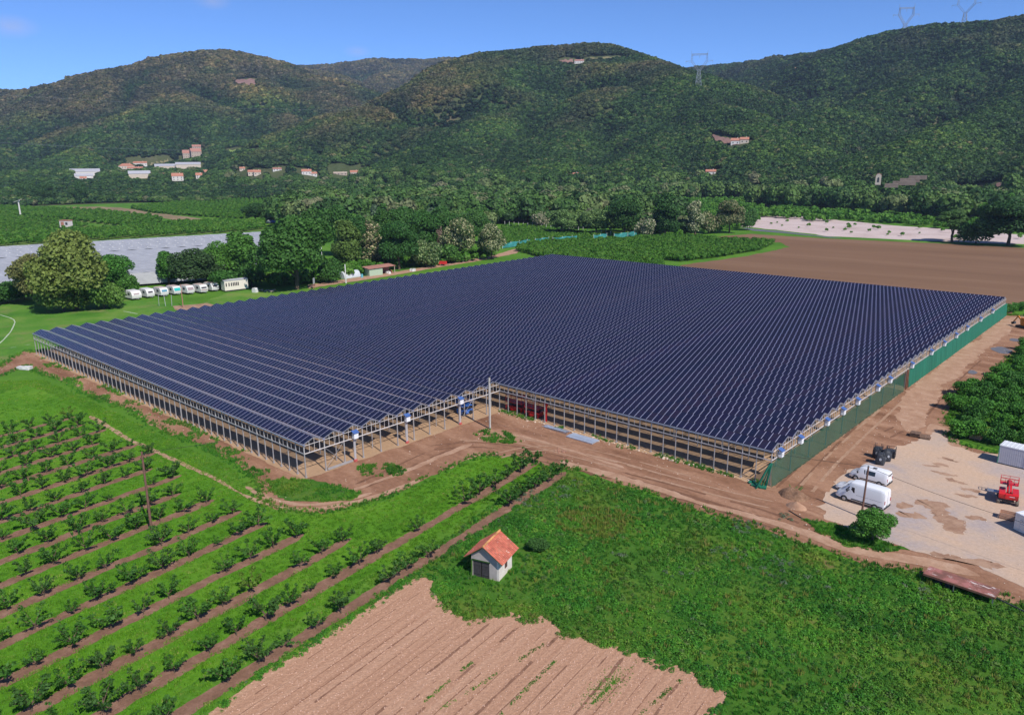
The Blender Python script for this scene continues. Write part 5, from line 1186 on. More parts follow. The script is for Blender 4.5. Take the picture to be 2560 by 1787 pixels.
# high wires faintly crossing the left hill
for k, pts in enumerate((((-60, 234, 1700), (300, 255, 1700), (600, 272, 1700), (830, 276, 1700)), ((-60, 354, 1300), (250, 370, 1300), (480, 377, 1300)))):
    q = [tuple(at(*a)) for a in pts]; o = MB().tube(q, .10, 4).build('high_wire', m_pyl); tag(o, ('upper', 'lower')[k] + ' faint power line crossing in front of the left hill', 'wire')

# grey anti-hail netting over an orchard ------------------------------------------
def net_grey():
    m, n, l, b = nodes_of('grey hail net'); tc = n.new('ShaderNodeTexCoord'); mp = mapped(n, l, tc.outputs['Object'], 0, (.02, .5, 1)); t = noise(n, l, mp, 1.2, 4, .6)
    r = ramp(n, [(0.3, (0.29, 0.30, 0.325)), (0.7, (0.39, 0.40, 0.43))]); l.new(t.outputs[0], r.inputs[0]); l.new(r.outputs[0], b.inputs['Base Color']); b.inputs['Roughness'].default_value = .8; return m
m_hail = net_grey()
ZN = 4.6; Q = [gp(-170, 716, ZN), gp(660, 662, ZN), gp(660, 579, ZN), gp(-170, 626, ZN)]
t = empty('hail_net_canopy', (Q[0][0], Q[0][1], 0), 0, 'long grey hail netting stretched over an orchard behind the caravans', 'netting'); O_ = np.array([Q[0][0], Q[0][1], 0])
def nq(u, v): return (Q[0] * (1 - u) + Q[1] * u) * (1 - v) + (Q[3] * (1 - u) + Q[2] * u) * v - O_
for part, (v0, v1) in (('near_net', (0.0, .575)), ('far_net', (.59, 1.0))):
    vs = []; fs = []; nu = 90; nv = 40
    for i in range(nu + 1):
        for k in range(nv + 1):
            v = v0 + (v1 - v0) * k / nv; p = nq(i / nu, v); vs.append((p[0], p[1], p[2] + .30 * (1 - 2 * abs(((v * 15) % 1.0) - .5)) + .10 * math.sin(i * 1.3 + k)))
    for i in range(nu):
        for k in range(nv): fs.append((i * (nv + 1) + k, (i + 1) * (nv + 1) + k, (i + 1) * (nv + 1) + k + 1, i * (nv + 1) + k + 1))
    link(part, np_mesh(part, vs, fs), m_hail, t)
a0, a1 = nq(0, 0), nq(1, 0); b = MB(); b.add([(a0[0] + 1.0, a0[1] - .5, .8), (a1[0] + 1.0, a1[1] - .5, .8), tuple(a1), tuple(a0)], [(0, 1, 2, 3)]); b.build('side_net', m_hail, t)
b = MB()
for i in range(34):
    for k in range(5): p = nq((i + .5 + .3 * (k % 2)) / 34, .60 + .40 * (k + .4) / 5); b.box((p[0], p[1], p[2] + .42), (.8, .5, .14))
tag(b.build('net_clip', m_white2, t), 'small white clips dotted over the grey netting', None, None, 'stuff')
b = MB()
for i in range(40):
    for v in (0.005, .3, .58, .99): p = nq(i / 39, v); b.box((p[0], p[1], 2.3), (.16, .16, 4.8))
tag(b.build('net_post', m_bark, t), 'timber posts under the grey netting', None, None, 'stuff')
nE_ = gp(-60, 510); b = MB(); q = [gp(-80, 500), gp(48, 506), gp(42, 499), gp(-80, 492)]; b.add([(*v[:2], 4.5) for v in q] + [(*v[:2], 4.8) for v in q], [(4, 5, 6, 7), (0, 3, 2, 1)]); b.add([(*q[0][:2], 0.5), (*q[1][:2], .5), (*q[1][:2], 4.6), (*q[0][:2], 4.6)], [(0, 1, 2, 3)])
o = b.build('hail_net', m_hail); tag(o, 'second piece of grey hail netting at the far left border', 'netting')
# frost fan, hut on wheels, vehicles by the far trees
p = gp(52, 542); D = np.linalg.norm(p - CAM); h = (542 - 510) / FPX * D; t = empty('frost_fan', p, 0.4, 'white wind machine mast with a two-bladed fan on the left fields', 'fan'); MB().tube([(0, 0, 0), (0, 0, h)], [.7, .5], 8).build('mast', m_hw2, t, 50); MB().bar((0, -.4, h), (0, 1.0, h + .2), .8).build('gearbox', m_hgrey, t); b = MB(); b.bar((-4.2, -.7, h - 1.0), (4.4, -.7, h + 1.5), .9, .25); b.build('fan_blade', m_hw2, t)
p = gp(167, 572); t = empty('field_hut', p, .5, 'small white and red hut on a trailer between the left fields', 'hut'); MB().span((-3.6, -1.6, 1.0), (3.6, 1.6, 5.2)).build('wall', m_hw2, t); MB().span((-3.8, -1.8, 5.2), (3.8, 1.8, 5.6)).build('roof', m_hr, t); b = MB(); b.span((-2.6, -1.66, 1.8), (-.2, -1.6, 4.6)); b.build('red_door', m_hr, t); b = MB(); b.span((.9, -1.66, 2.6), (2.6, -1.6, 4.2)); b.build('window', m_win, t); b = MB(); b.span((-3.4, -1.3, .5), (8.0, 1.3, 1.0)); b.build('trailer_bed', m_win, t)
for x in (-2, 2, 6.5):
    for y in (-1.3, 1.3): MB().wheel((x, y, .55), .55, .35).build('wheel', m_win, t)
m_vblue = plain('blue tarpaulin', (0.05, 0.10, 0.35), 0.6)
p = gp(671, 559); t = empty('parked_van', p, .3, 'tiny white van by the dark round tree at the far fields', 'van'); MB().span((-2.2, -1, .5), (1.4, 1, 2.4)).build('body', m_hw2, t); MB().span((1.4, -1, .5), (2.8, 1, 1.6)).build('bonnet', m_hw2, t)
for x in (-1.3, 1.8):
    for y in (-.95, .95): MB().wheel((x, y, .4), .4, .25).build('wheel', m_win, t)
p = gp(688, 559); t = empty('farm_trailer', p, .3, 'blue trailer load beside the tiny white van at the far fields', 'trailer'); MB().span((-3, -1.1, .8), (3, 1.1, 2.2)).build('load', m_vblue, t); MB().bar((3, 0, .7), (4.6, 0, .5), .2).build('drawbar', m_win, t)
for y in (-1, 1): MB().wheel((0, y, .5), .5, .3).build('wheel', m_win, t)
# turquoise nets beside the vines, and vine posts
m_turq = plain('turquoise net', (0.035, 0.22, 0.22), 0.8, 0, 0.2, 0.3)
for k, (a, c) in enumerate((((1256, 622), (1328, 611)), ((1338, 610), (1372, 606)), ((1382, 607), (1442, 601)), ((1484, 600), (1517, 596)), ((1535, 597), (1594, 589)))):
    A = gp(*a); B_ = gp(*c); L = np.linalg.norm(B_ - A); t = empty('turquoise_net', A, yawvec(B_ - A), ('first', 'second', 'third', 'fourth', 'fifth')[k] + ' turquoise net piece from the left beside the vine plot', 'netting', 'turquoise nets behind the greenhouse')
    n = max(4, int(L / 3)); vs = []; hh = 2.6
    for i in range(n + 1):
        for z in (0.2, hh * .5, hh): vs.append((L * i / n, .25 * math.sin(i * 1.9 + z), z * (1 - .12 * (i % 3 == 1))))
    f = [(i * 3 + k_, (i + 1) * 3 + k_, (i + 1) * 3 + k_ + 1, i * 3 + k_ + 1) for i in range(n) for k_ in range(2)]
    link('net_sheet', np_mesh('net_sheet', vs, f), m_turq, t)
    for i in range(0, n + 1, 2): MB().box((L * i / n, 0, 1.5), (.14, .14, 3.0)).build('post', m_white2, t)
for i in range(24):
    px = 1262 + i * 11.5; q = gp(px, 566 + (px - 1262) * .083)
    if i == 0: vp = MB().box((0, 0, 1.7), (.16, .16, 3.4)); b = vp; o = vp0 = b.build('vine_post', m_white2)
    else: o = vp0.copy(); col.objects.link(o)
    o.location = q; tag(o, 'pale post in the line along the far edge of the vine plot', 'post', 'posts along the far edge of the vines')

# caravans ---------------------------------------------------------------------------
m_cvw = plain('aged caravan white', (0.66, 0.65, 0.63), 0.45, 0, 0.06, 1.0); m_croof2 = plain('dusty caravan roof', (0.50, 0.40, 0.36), 0.7, 0, 0.12, 1.0); m_teal = plain('teal window cover', (0.02, 0.42, 0.40), 0.5); m_bluewin = plain('bluish window', (0.10, 0.26, 0.36), 0.2); m_dwin = plain('dark caravan window', (0.045, 0.04, 0.05), 0.15); m_stripe = plain('caravan stripe', (0.30, 0.14, 0.13), 0.6); m_grwin = plain('dusty pinkish window', (0.34, 0.26, 0.27), 0.4)
facing = R(2)
def caravan(px, py, wmat, label, big=False, win=(1.25, .62), roofm=m_croof2, stripe=None):
    p = gp(px, py); t = empty('caravan', p - np.array([3.0, .1, 0]), facing, label, 'caravan', 'old caravans parked in a row'); t.scale = (1.10,) * 3; W2 = 1.12 if not big else 1.35; Lh = 2.5; H = 2.55
    pr = [(-Lh, .55), (Lh - .1, .55), (Lh, .9), (Lh + .05, 1.4), (Lh - .35, 2.25), (Lh - .9, H), (-Lh + .7, H), (-Lh + .1, 2.2), (-Lh - .05, 1.3)]
    b = MB(); b.prism(pr, -W2, W2); b.build('body', m_cvw, t)
    b = MB(); b.prism([(Lh - .95, H + .002), (-Lh + .72, H + .002), (-Lh + .72, H + .06), (Lh - .95, H + .06)], -W2 + .06, W2 - .06); b.build('roof_panel', roofm, t)
    # front window on the slanted end
    b = MB(); w_, h_ = win; b.box((Lh - .10, 0, 1.76), (.10, w_ * W2 / 1.12 * 1.25, h_), ry=R(-22)); b.build('front_window', wmat, t)
    for sg in (-1, 1): MB().box((.6, sg * (W2 + .01), 1.75), (1.1, .05, .6)).build('side_window', m_dwin, t)
    MB().box((-1.1, -(W2 + .012), 1.5), (.62, .04, 1.75)).build('door', m_cvw, t)
    if stripe: b = MB(); b.box((Lh + .02, 0, 1.12), (.05, W2 * 1.7, .18)); b.build('stripe', stripe, t)
    for sg in (-1, 1): MB().wheel((-.2, sg * (W2 - .15), .34), .34, .22).build('wheel', m_dwin, t)
    b = MB(); b.bar((Lh, .25, .5), (Lh + 1.2, 0, .5), .09); b.bar((Lh, -.25, .5), (Lh + 1.2, 0, .5), .09); b.build('drawbar', m_hgrey, t)
z6 = lambda x, y: (300 + x / 5.74, 660 + y / 5.74)
caravan(*z6(255, 520), m_grwin, 'boxy white caravan at the left end of the row', True, (1.0, .35), m_cvw)
caravan(*z6(455, 492), m_dwin, 'white caravan with a dark front window, second in the row', False, (1.05, .45), m_cvw)
caravan(*z6(655, 472), m_bluewin, 'white caravan with a large bluish front window, third in the row', False, (1.2, .62))
caravan(*z6(840, 450), m_teal, 'white caravan with a turquoise covered front window, fourth in the row', False, (1.45, .85))
caravan(*z6(1030, 440), m_grwin, 'white caravan with a dusty pinkish front, fifth in the row', False, (1.4, .8))
caravan(*z6(1222, 425), m_dwin, 'white caravan with a reddish stripe below the window, sixth in the row', False, (1.3, .45), m_croof2, m_stripe)
caravan(*z6(1380, 398), m_dwin, 'tall white caravan next to the mobile home, last in the row', False, (1.1, .5))
p = gp(*z6(1510, 405)); q = gp(*z6(1845, 365)); d = q - p; L = np.linalg.norm(d); t = empty('mobile_home', p, yawvec(d), 'long cream mobile home with a row of dark windows beside the caravans', 'mobile home')
b = MB(); b.span((0, 0, .45), (L, 3.0, 3.6)); b.build('wall', plain('cream wall', (0.70, 0.64, 0.55), .6, 0, .05), t); b = MB(); b.prism([(-.15, 3.6), (3.15, 3.6), (1.5, 3.95)], -.15, L + .15, 'X'); b.build('roof', m_hgrey, t)
for k, x in enumerate((.04, .16, .26, .34, .41, .48, .55)): 
    MB().box((L * (.03 + x), -.02, 2.35), (L * .045, .06, 1.15)).build('window', m_dwin, t)
MB().span((.2, .2, .05), (L - .2, 2.8, .45)).build('skirt', m_dwin, t)
for px, py, s, lab, mt in ((638, 731, 1.0, 'small white box standing right of the mobile home', m_cvw),):
    p = gp(px, py); b = MB(); b.prism([(-.8, 0), (.8, 0), (.8, 1.1), (.5, 1.5), (-.5, 1.5), (-.8, 1.1)], -.6, .6); o = b.build('white_box', mt); o.location = p; o.rotation_euler = (0, 0, .3); tag(o, lab, 'box')
p = gp(665, 728); b = MB(); rr = random.Random(3)
for k in range(9): b.box((rr.gauss(0, 1.6), rr.gauss(0, .7), .25), (1.6, .3, .25), rz=rr.random() * 3)
o = b.build('timber_pile', m_stonew); o.location = p; tag(o, 'grey timber pile in the grass right of the white box', 'timber')
# goal frame, sign board
for px, py, px2, py2, lab in ((398, 765, 414, 765, 'left pale leaning pole pair by the pitch corner'), (430, 765, 430, 765, 'single pale pole beside the leaning pair on the pitch')):
    b = MB(); a = gp(px, py); b.bar(a, a + np.array([.1, .1, 3.4]), .10)
    if px2 != px: c = gp(px2, py2); b.bar(c, c + np.array([-.6, .1, 3.4]), .10); b.bar(a + np.array([.1, .1, 3.4]), c + np.array([-.6, .1, 3.4]), .10)
    o = b.build('goal_frame', m_hgrey); tag(o, lab, 'pole')
a = gp(458, 768); o = MB().tube([a, a + np.array([0, 0, 6.8])], [.14, .10], 8).build('rust_pole', m_hr2); tag(o, 'thin rusty pole in front of the fourth caravan', 'pole')
p = gp(786, 722); t = empty('sign_board', p, R(-50), 'small pale board on two legs in front of the biggest tree', 'sign'); MB().box((0, 0, 2.7), (1.9, .08, 1.9)).build('board', m_hgrey, t)
for x in (-.8, .8): MB().box((x, 0, .9), (.12, .12, 1.8)).build('leg', m_hr2, t)
# polytunnel, pale green shed with lean-to
p = gp(862, 698); q = gp(902, 692); d = q - p; L = np.linalg.norm(d); t = empty('polytunnel', p, yawvec(d), 'small round plastic tunnel behind the white concrete post', 'polytunnel')
pr = [(1.9 * math.cos(a), 2.5 * math.sin(a)) for a in np.linspace(0, math.pi, 13)]; b = MB(); vs = []; n = 9
for i in range(n):
    s = 1 + (.035 if i % 2 else 0)
    for (y, z) in pr: vs.append((L * i / (n - 1), y * s + 1.9, z * s))
b.add(vs, [(i * 13 + k, (i + 1) * 13 + k, (i + 1) * 13 + k + 1, i * 13 + k + 1) for i in range(n - 1) for k in range(12)] + [tuple(range(13)), tuple((n - 1) * 13 + k for k in range(12, -1, -1))]); b.build('plastic_cover', plain('milky plastic', (0.50, 0.53, 0.55), .35, 0, .12, .6), t, 50)
b = MB(); b.span((-.1, -.05, 0), (L + .1, .05, .15)); b.build('base_board', m_stonew, t)
p = gp(924, 691); q = gp(957, 687); d = q - p; L = np.linalg.norm(d); t = empty('green_shed', p, yawvec(d), 'pale green shed with brown lean-to roof under the tree belt', 'shed')
b = MB(); b.span((0, 0, 0), (L, 3.6, 2.7)); b.build('wall', plain('pale green boards', (0.36, 0.47, 0.34), .7, 0, .08), t); b = MB(); b.add([(-.6, -.5, 2.72), (L + 5.6, -.5, 2.9), (L + 5.6, 4.2, 3.3), (-.6, 4.2, 3.1), (-.6, -.5, 2.86), (L + 5.6, -.5, 3.04), (L + 5.6, 4.2, 3.44), (-.6, 4.2, 3.24)], [(3, 2, 1, 0), (4, 5, 6, 7), (0, 1, 5, 4), (1, 2, 6, 5), (2, 3, 7, 6), (3, 0, 4, 7)]); b.build('roof', m_hr2, t)
for x, y in ((L + 5.2, -.2), (L + 5.2, 3.9)): MB().box((x, y, 1.45), (.2, .2, 2.9)).build('post', m_stonew, t)
MB().span((L + .1, 3.5, 0), (L + 5.2, 3.7, 2.6)).build('back_wall', m_hr2, t)
p = gp(905, 694); o = MB().tube([(0, 0, 0), (0, 0, 1.3)], .45, 12).build('water_drum', plain('light blue drum', (0.12, 0.40, 0.48), .4)); o.location = p; tag(o, 'light blue drum between the polytunnel and the green shed', 'drum')
for px, py, mt, lab, s in ((968, 684, m_hw2, 'white sacks stored under the brown lean-to roof', 1.2), (977, 681, plain('terracotta', (.45, .18, .10), .8), 'terracotta coloured pots under the brown lean-to roof', 1.0), (1030, 678, m_hw2, 'pale junk heap right of the green shed', 1.3), (1158, 655, m_hw2, 'white sack on the path near the end of the belt', .9)):
    p = gp(px, py); b = MB(); rr = random.Random(px)
    for k in range(5): b.box((rr.gauss(0, .7), rr.gauss(0, .3), .4 * s), (.9 * s, .7 * s, .8 * s), rz=rr.random() * 3, taper=.75)
    o = b.build('stored_goods', mt); o.location = p; tag(o, lab, 'goods')
p = gp(1107, 664); t = empty('red_trailer', p, .4, 'small bright red trailer at the foot of the tree belt', 'trailer'); MB().span((-1.5, -.8, .6), (1.5, .8, 1.7)).build('tub', plain('bright red tub', (.58, .03, .03), .5), t)
for y in (-.75, .75): MB().wheel((0, y, .4), .4, .25).build('wheel', m_dwin, t)
MB().bar((1.5, 0, .6), (2.8, 0, .4), .12).build('drawbar', m_dwin, t)
# sandy path behind the greenhouse, at the foot of the belt
sheet('sandy_path', pxpoly([(770, 722), (830, 712), (905, 701), (1000, 686), (1100, 668), (1200, 652), (1290, 634), (1300, 628), (1288, 622), (1230, 640), (1120, 658), (1000, 678), (905, 692), (830, 704), (770, 712)]), 0.036, m_sand, .6, .5, .4)
sheet('bare_patch', pxpoly([(430, 766), (520, 758), (545, 764), (500, 774), (440, 776)]), 0.036, m_wet, .6, .6, .4)
# openings in the hill forest: scrub and rock where noise is high, plus the clearings round buildings
op = fbm(hx / 120 + 9, hy / 120 + 3, 4); keep = (op < 0.66) | (r_.random(len(hx)) < 0.30)
for (c, rad) in CLEAR: keep &= (hx - c[0]) ** 2 + (hy - c[1]) ** 2 > rad * rad
hx, hy, hz, hr, ht = hx[keep], hy[keep], hz[keep], hr[keep], ht[keep]
_dv = np.stack([hx, hy, hz], 1) - CAM; _px = IW / 2 + FPX * (_dv @ _rt) / (_dv @ _fw); ht = np.where((_px > 1640) & (_px < 2480) & (hr > 1500), np.clip(ht * .6 - .55, -1, 1), ht)      # dark oak on the far valley side
sz = (4.0 + 4.2 * r_.random(len(hx)) ** 1.6) * np.clip(0.80 + (hr - 800) / 1500, 0.80, 2.1)
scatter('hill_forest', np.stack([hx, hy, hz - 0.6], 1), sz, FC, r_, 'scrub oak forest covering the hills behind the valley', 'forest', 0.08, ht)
# flat wood between the fields and the foot of the hills
WB = [pxpoly([(1235, 500), (1500, 505), (1880, 500), (2000, 496), (2300, 505), (2600, 520), (2900, 530), (2900, 470), (2300, 463), (1700, 458), (1000, 458), (300, 458), (-150, 460), (-150, 486), (137, 483), (518, 484), (700, 490), (1000, 503)]), WOODS[0][1], WOODS[1][1]]
pts = []
for poly, dn in zip(WB, (0.015, 0.022, 0.012)):
    q = sample(poly, dn, rng, 60000)
    for (c, rad) in CLEAR: q = q[(q[:, 0] - c[0]) ** 2 + (q[:, 1] - c[1]) ** 2 > rad * rad]
    pts.append(q)
q = np.vstack(pts); q = q[~inside(P_VINES, q) & ~inside(P_BACKORCH, q)]
dq = np.hypot(q[:, 0] - CAM[0], q[:, 1] - CAM[1]); q = q[dq < 1400]; dq = dq[dq < 1400]
zq = np.where(dq > 760, np.maximum(hill_z(q[:, 0], q[:, 1]), 0), 0)
ok_ = (zq < 9 + 5 * rng.random(len(q))) | ((q[:, 0] < -550) & (zq < 22)); q = q[ok_]; dq = dq[ok_]; zq = zq[ok_]; big = rng.random(len(q))
szw = np.where(dq < 520, 4.0 + 5.5 * big, 8.0 + 9.0 * big) * np.where(q[:, 0] < -550, .72, 1.0)
scatter('valley_wood', np.stack([q[:, 0], q[:, 1], zq - 0.5], 1), szw, WC, rng, 'continuous wood on the valley floor below the hills', 'forest', 0.1)
# green thicket on the gravel banks
P_TH = pxpoly([(1880, 541), (1960, 547), (2040, 556), (2100, 551), (2262, 565), (2420, 577), (2480, 578), (2480, 562), (2300, 552), (2100, 535), (1990, 525), (1870, 525)]); P_TH2 = pxpoly([(1400, 496), (1470, 505), (1590, 510), (1640, 507), (1560, 497), (1440, 490)])
q = np.vstack([sample(P_TH, 0.05, rng), sample(P_TH2, 0.035, rng)])
q = q[fbm(q[:, 0] / 14, q[:, 1] / 14, 3) > 0.36]
m_thick = leaf_mat('bank thicket', [(0.0, (0.060, 0.190, 0.020)), (1.0, (0.115, 0.270, 0.032))], 'instance', None, 0.25)
qx = sample(pxpoly([(1690, 500), (1890, 500), (1895, 560), (1850, 572), (1760, 588), (1690, 592)]), .022, rng); q = np.vstack([q, qx])
scatter('bank_thicket', np.stack([q[:, 0], q[:, 1], q[:, 0] * 0 - 0.2], 1), 2.2 + 2.6 * rng.random(len(q)), [proto(f'thicket {i}', *far_crown(260 + i, 200, 0.16), m_thick) for i in range(4)], rng, 'low bright green thicket growing on the gravel bank', 'thicket')
q = sample(pxpoly([(1900, 548), (2262, 570), (2449, 580), (2560, 588), (2560, 604), (2337, 598), (2074, 584), (1890, 566)]), 0.004, rng)
scatter('bank_scrub', np.stack([q[:, 0], q[:, 1], q[:, 0] * 0], 1), 0.8 + 1.6 * rng.random(len(q)), [proto(f'scrub {i}', *far_crown(270 + i, 120, 0.17), m_thick) for i in range(3)], rng, 'scattered small scrub on the pale river gravel', 'scrub')
# crop rows and orchards at the back
CROPC = [proto(f'crop plant {i}', *far_crown(280 + i, 170, 0.15), m_crop) for i in range(4)]
def crop(name, poly, ang, rows_, along, size, label, jit=0.2, seed=0, cut=0.0):
    p = np.array([q[:2] for q in poly]); d = np.array([math.cos(ang), math.sin(ang)]); nn = np.array([-d[1], d[0]])
    s = p @ d; t = p @ nn; r = np.random.default_rng(seed)
    S, T = np.meshgrid(np.arange(s.min(), s.max(), along), np.arange(t.min(), t.max(), rows_)); S = S.ravel() + r.normal(size=S.size) * jit; T = T.ravel() + r.normal(size=T.size) * jit
    q = S[:, None] * d + T[:, None] * nn; q = q[inside(p, q)]
    if cut: q = q[r.random(len(q)) > cut]
    scatter(name, np.stack([q[:, 0], q[:, 1], q[:, 0] * 0 - 0.05], 1), size * (0.75 + 0.5 * r.random(len(q))), CROPC, r, label, 'crop')
crop('orchard_rows', P_BACKORCH, R(5), 3.0, 1.0, 2.1, 'dense dark fruit bushes in rows behind the greenhouse', .25, 1, .06)
crop('vine_rows', P_VINES, R(95), 3.0, 1.4, 1.8, 'vine rows between the turquoise net and the wood', .3, 2, .15)
crop('crop_rows', P_F1, R(150), 4.5, 1.7, 2.5, 'bright green bush rows on the far field', .3, 3, .04)
crop('crop_rows', P_F2, R(150), 6.5, 1.7, 2.6, 'green bush rows on the middle far field', .3, 4, .05)
crop('crop_rows', P_F3, R(112), 8.5, 1.6, 3.0, 'green bush rows in slanting lines just behind the grey netting', .2, 5, .04)
crop('crop_rows', P_F4, R(150), 6.0, 2.0, 2.0, 'thin dark bush rows on the field at the left border', .5, 6, .25)
crop('crop_rows', P_F5, R(150), 4.5, 1.8, 2.4, 'green bush rows on the field in front of the far wood', .3, 7, .06)
HEDGE = [gp(px, 506 + (px - 250) * .004)[:2] for px in np.linspace(240, 470, 60)] + [gp(px, 505)[:2] for px in np.linspace(490, 560, 24)] + [gp(px, 512)[:2] for px in np.linspace(-10, 180, 20)]
HEDGE = np.array(HEDGE) + rng.normal(size=(len(HEDGE), 2)) * 3
scatter('field_hedge', np.stack([HEDGE[:, 0], HEDGE[:, 1], HEDGE[:, 0] * 0 - .2], 1), 3.0 + 3.5 * rng.random(len(HEDGE)), WC, rng, 'low ragged hedge along the far field border', 'hedge')
# undergrowth at the foot of the tree belt, along the netting and pitch
UG = pxpoly([(0, 720), (60, 712), (240, 735), (330, 735), (330, 700), (400, 690), (640, 690), (660, 720), (830, 705), (905, 690), (1000, 672), (1240, 648), (1240, 632), (1000, 640), (830, 660), (640, 668), (340, 680), (0, 705)])
q = sample(UG, 0.22, rng); q = q[(fbm(q[:, 0] / 9, q[:, 1] / 9, 3) > .42)]
for (c, rad) in CLEAR: q = q[(q[:, 0] - c[0]) ** 2 + (q[:, 1] - c[1]) ** 2 > rad * rad]
scatter('undergrowth', np.stack([q[:, 0], q[:, 1], q[:, 0] * 0 - .1], 1), 1.3 + 2.8 * rng.random(len(q)) ** 1.5, CROPC, rng, 'tangled green undergrowth at the foot of the tree belt', 'undergrowth')

# ---------------------------------------------------------------- near grass, weeds, clods
def tuft(seed, n, hgt, wd, rad):
    r = np.random.default_rng(seed); vs = []; fs = []
    for i in range(n):
        a = r.random() * 6.283; q = rad * math.sqrt(r.random()); x, y = q * math.cos(a), q * math.sin(a); b = r.random() * 6.283; h = hgt * (.5 + .7 * r.random()); lean = h * .55
        dx, dy = math.cos(b) * wd, math.sin(b) * wd; lx, ly = -math.sin(b) * lean * r.uniform(-1, 1), math.cos(b) * lean * r.uniform(-1, 1); k = len(vs)
        vs += [(x - dx, y - dy, 0), (x + dx, y + dy, 0), (x + dx * .5 + lx, y + dy * .5 + ly, h), (x - dx * .5 + lx, y - dy * .5 + ly, h)]; fs.append((k, k + 1, k + 2, k + 3))
    return np.array(vs), np.array(fs)
def weed(seed, n=60, hgt=.34):
    r = np.random.default_rng(seed); q = np.sqrt(r.random(n)) * .36; a = r.random(n) * 6.283; z = hgt * (1 - (q / .40) ** 2) * (.55 + .5 * r.random(n)) + .02
    c = np.stack([q * np.cos(a), q * np.sin(a), z], 1); nn = np.stack([c[:, 0] * 1.1, c[:, 1] * 1.1, np.full(n, .62)], 1) + r.normal(size=(n, 3)) * .30; nn /= np.linalg.norm(nn, axis=1)[:, None]
    t = np.cross(nn, r.normal(size=(n, 3))); t /= np.linalg.norm(t, axis=1)[:, None]; u = np.cross(nn, t); s_ = (.05 + .05 * r.random(n))[:, None]
    v = np.stack([c - t * s_, c - u * s_ * .7, c + t * s_, c + u * s_ * .7], 1).reshape(-1, 3); return v, np.arange(4 * n).reshape(-1, 4)
TF = [proto(f'grass tuft {i}', *tuft(300 + i, 18, 0.12, 0.026, 0.27), m_blade) for i in range(5)]
WD = [proto(f'weed {i}', *weed(320 + i), m_weed) for i in range(6)]
TALL = [proto(f'tall grass {i}', *tuft(340 + i, 18, 0.42, 0.035, 0.26), m_weed) for i in range(4)]
def infrust(q, m=60):
    d = np.stack([q[:, 0], q[:, 1], q[:, 0] * 0], 1) - CAM; z = d @ _fw; x = IW / 2 + FPX * (d @ _rt) / z; y = IH / 2 - FPX * (d @ _up) / z
    return q[(z > 5) & (x > -m) & (x < IW + m) & (y < IH + m)]
q = infrust(sample(P_ORCH, 8.0, rng, 900000)); s = q @ RN; keep = np.ones(len(q), bool)
for off, st, en in row_ext: keep &= ~((np.abs(s - off) < 0.62 + .3 * (fbm(q[:, 0] * .8, q[:, 1] * .8, 2) - .5)) & ((q @ RD) < en))
q = q[keep]; dq = np.hypot(q[:, 0] - CAM[0], q[:, 1] - CAM[1]); q = q[rng.random(len(q)) < np.clip(1.5 - dq / 130, .12, 1)]
VERGE = [pxpoly([(0, 952), (112, 950), (262, 1018), (449, 1112), (562, 1160), (640, 1222), (610, 1235), (520, 1185), (393, 1122), (262, 1055), (161, 998), (67, 962), (0, 985)]), pxpoly([(1357, 1170), (858, 1480), (300, 1815), (380, 1900), (524, 1782), (704, 1651), (860, 1558), (1000, 1463), (1057, 1437), (1366, 1170)])]
for vp_ in VERGE:
    e_ = infrust(sample(vp_, 7.0, rng)); e_ = e_[~inside(P_PLOUGH, e_)]; k_ = np.ones(len(e_), bool)
    for off, st, en in row_ext[:3]: k_ &= ~((np.abs(e_ @ RN - off) < .72) & ((e_ @ RD) < en))
    q = np.vstack([q, e_[k_]])
extra = []
for p in PATCHES[:3]:
    e_ = sample(p, 16, rng); c_ = p[0] * 0 + np.mean(p, 0); extra.append(e_[fbm(e_[:, 0] * .9 + 3, e_[:, 1] * .9, 3) > .44])
scatter('orchard_grass_tufts', np.stack([q[:, 0], q[:, 1], q[:, 0] * 0 + .01], 1), .65 + .7 * rng.random(len(q)), TF, rng, 'short bright grass growing between the orchard rows', 'grass')
q = infrust(sample(P_WEED, 11.0, rng, 1500000)); q = q[~inside(P_PLOUGH, q)]
SHA = yaw_shed = math.atan2(-3.05 + 2.17, 34.72 - 37.55) + math.pi; dx_ = q[:, 0] - 37.55; dy_ = q[:, 1] + 2.17; lx_ = dx_ * math.cos(SHA) + dy_ * math.sin(SHA); ly_ = -dx_ * math.sin(SHA) + dy_ * math.cos(SHA)
q = q[~((lx_ > -3.15) & (lx_ < .2) & (ly_ > -.3) & (ly_ < 3.15))]
nf = fbm(q[:, 0] / 6.5, q[:, 1] / 6.5, 4); q = q; keep_ = ~((np.abs(q @ RN - row_ext[0][0]) < .7) & ((q @ RD) < row_ext[0][2])); q = q[keep_]; nf = nf[keep_]; nb2 = fbm(q[:, 0] / 2.2 + 50, q[:, 1] / 2.2, 3)
dens = np.clip((nf - 0.28) * 5.0, 0.06, 1) * np.clip((nb2 - .15) * 3.2, .3, 1)
q1 = q[rng.random(len(q)) < dens * .85]
n1 = fbm(q1[:, 0] / 2.6 + 7, q1[:, 1] / 2.6, 3)
scatter('meadow_weeds', np.stack([q1[:, 0], q1[:, 1], q1[:, 0] * 0], 1), (.36 + .62 * rng.random(len(q1)) ** 1.6) * (.55 + 1.1 * n1), WD, rng, 'lush broad-leaved weeds covering the meadow round the shed', 'weeds', .1)
q2 = q[rng.random(len(q)) < np.clip((0.60 - nf) * 3, .06, .8) * .42]
edge = []
ap = smooth_closed([np.array(p[:2]) for p in P_APRON], 0.25); ed = ap[(np.abs(fbm(ap[:, 0] / 3, ap[:, 1] / 3, 3) - .5) < .18)]
ed = np.repeat(ed, 3, 0) + rng.normal(size=(len(ed) * 3, 2)) * .55; ed = infrust(ed)
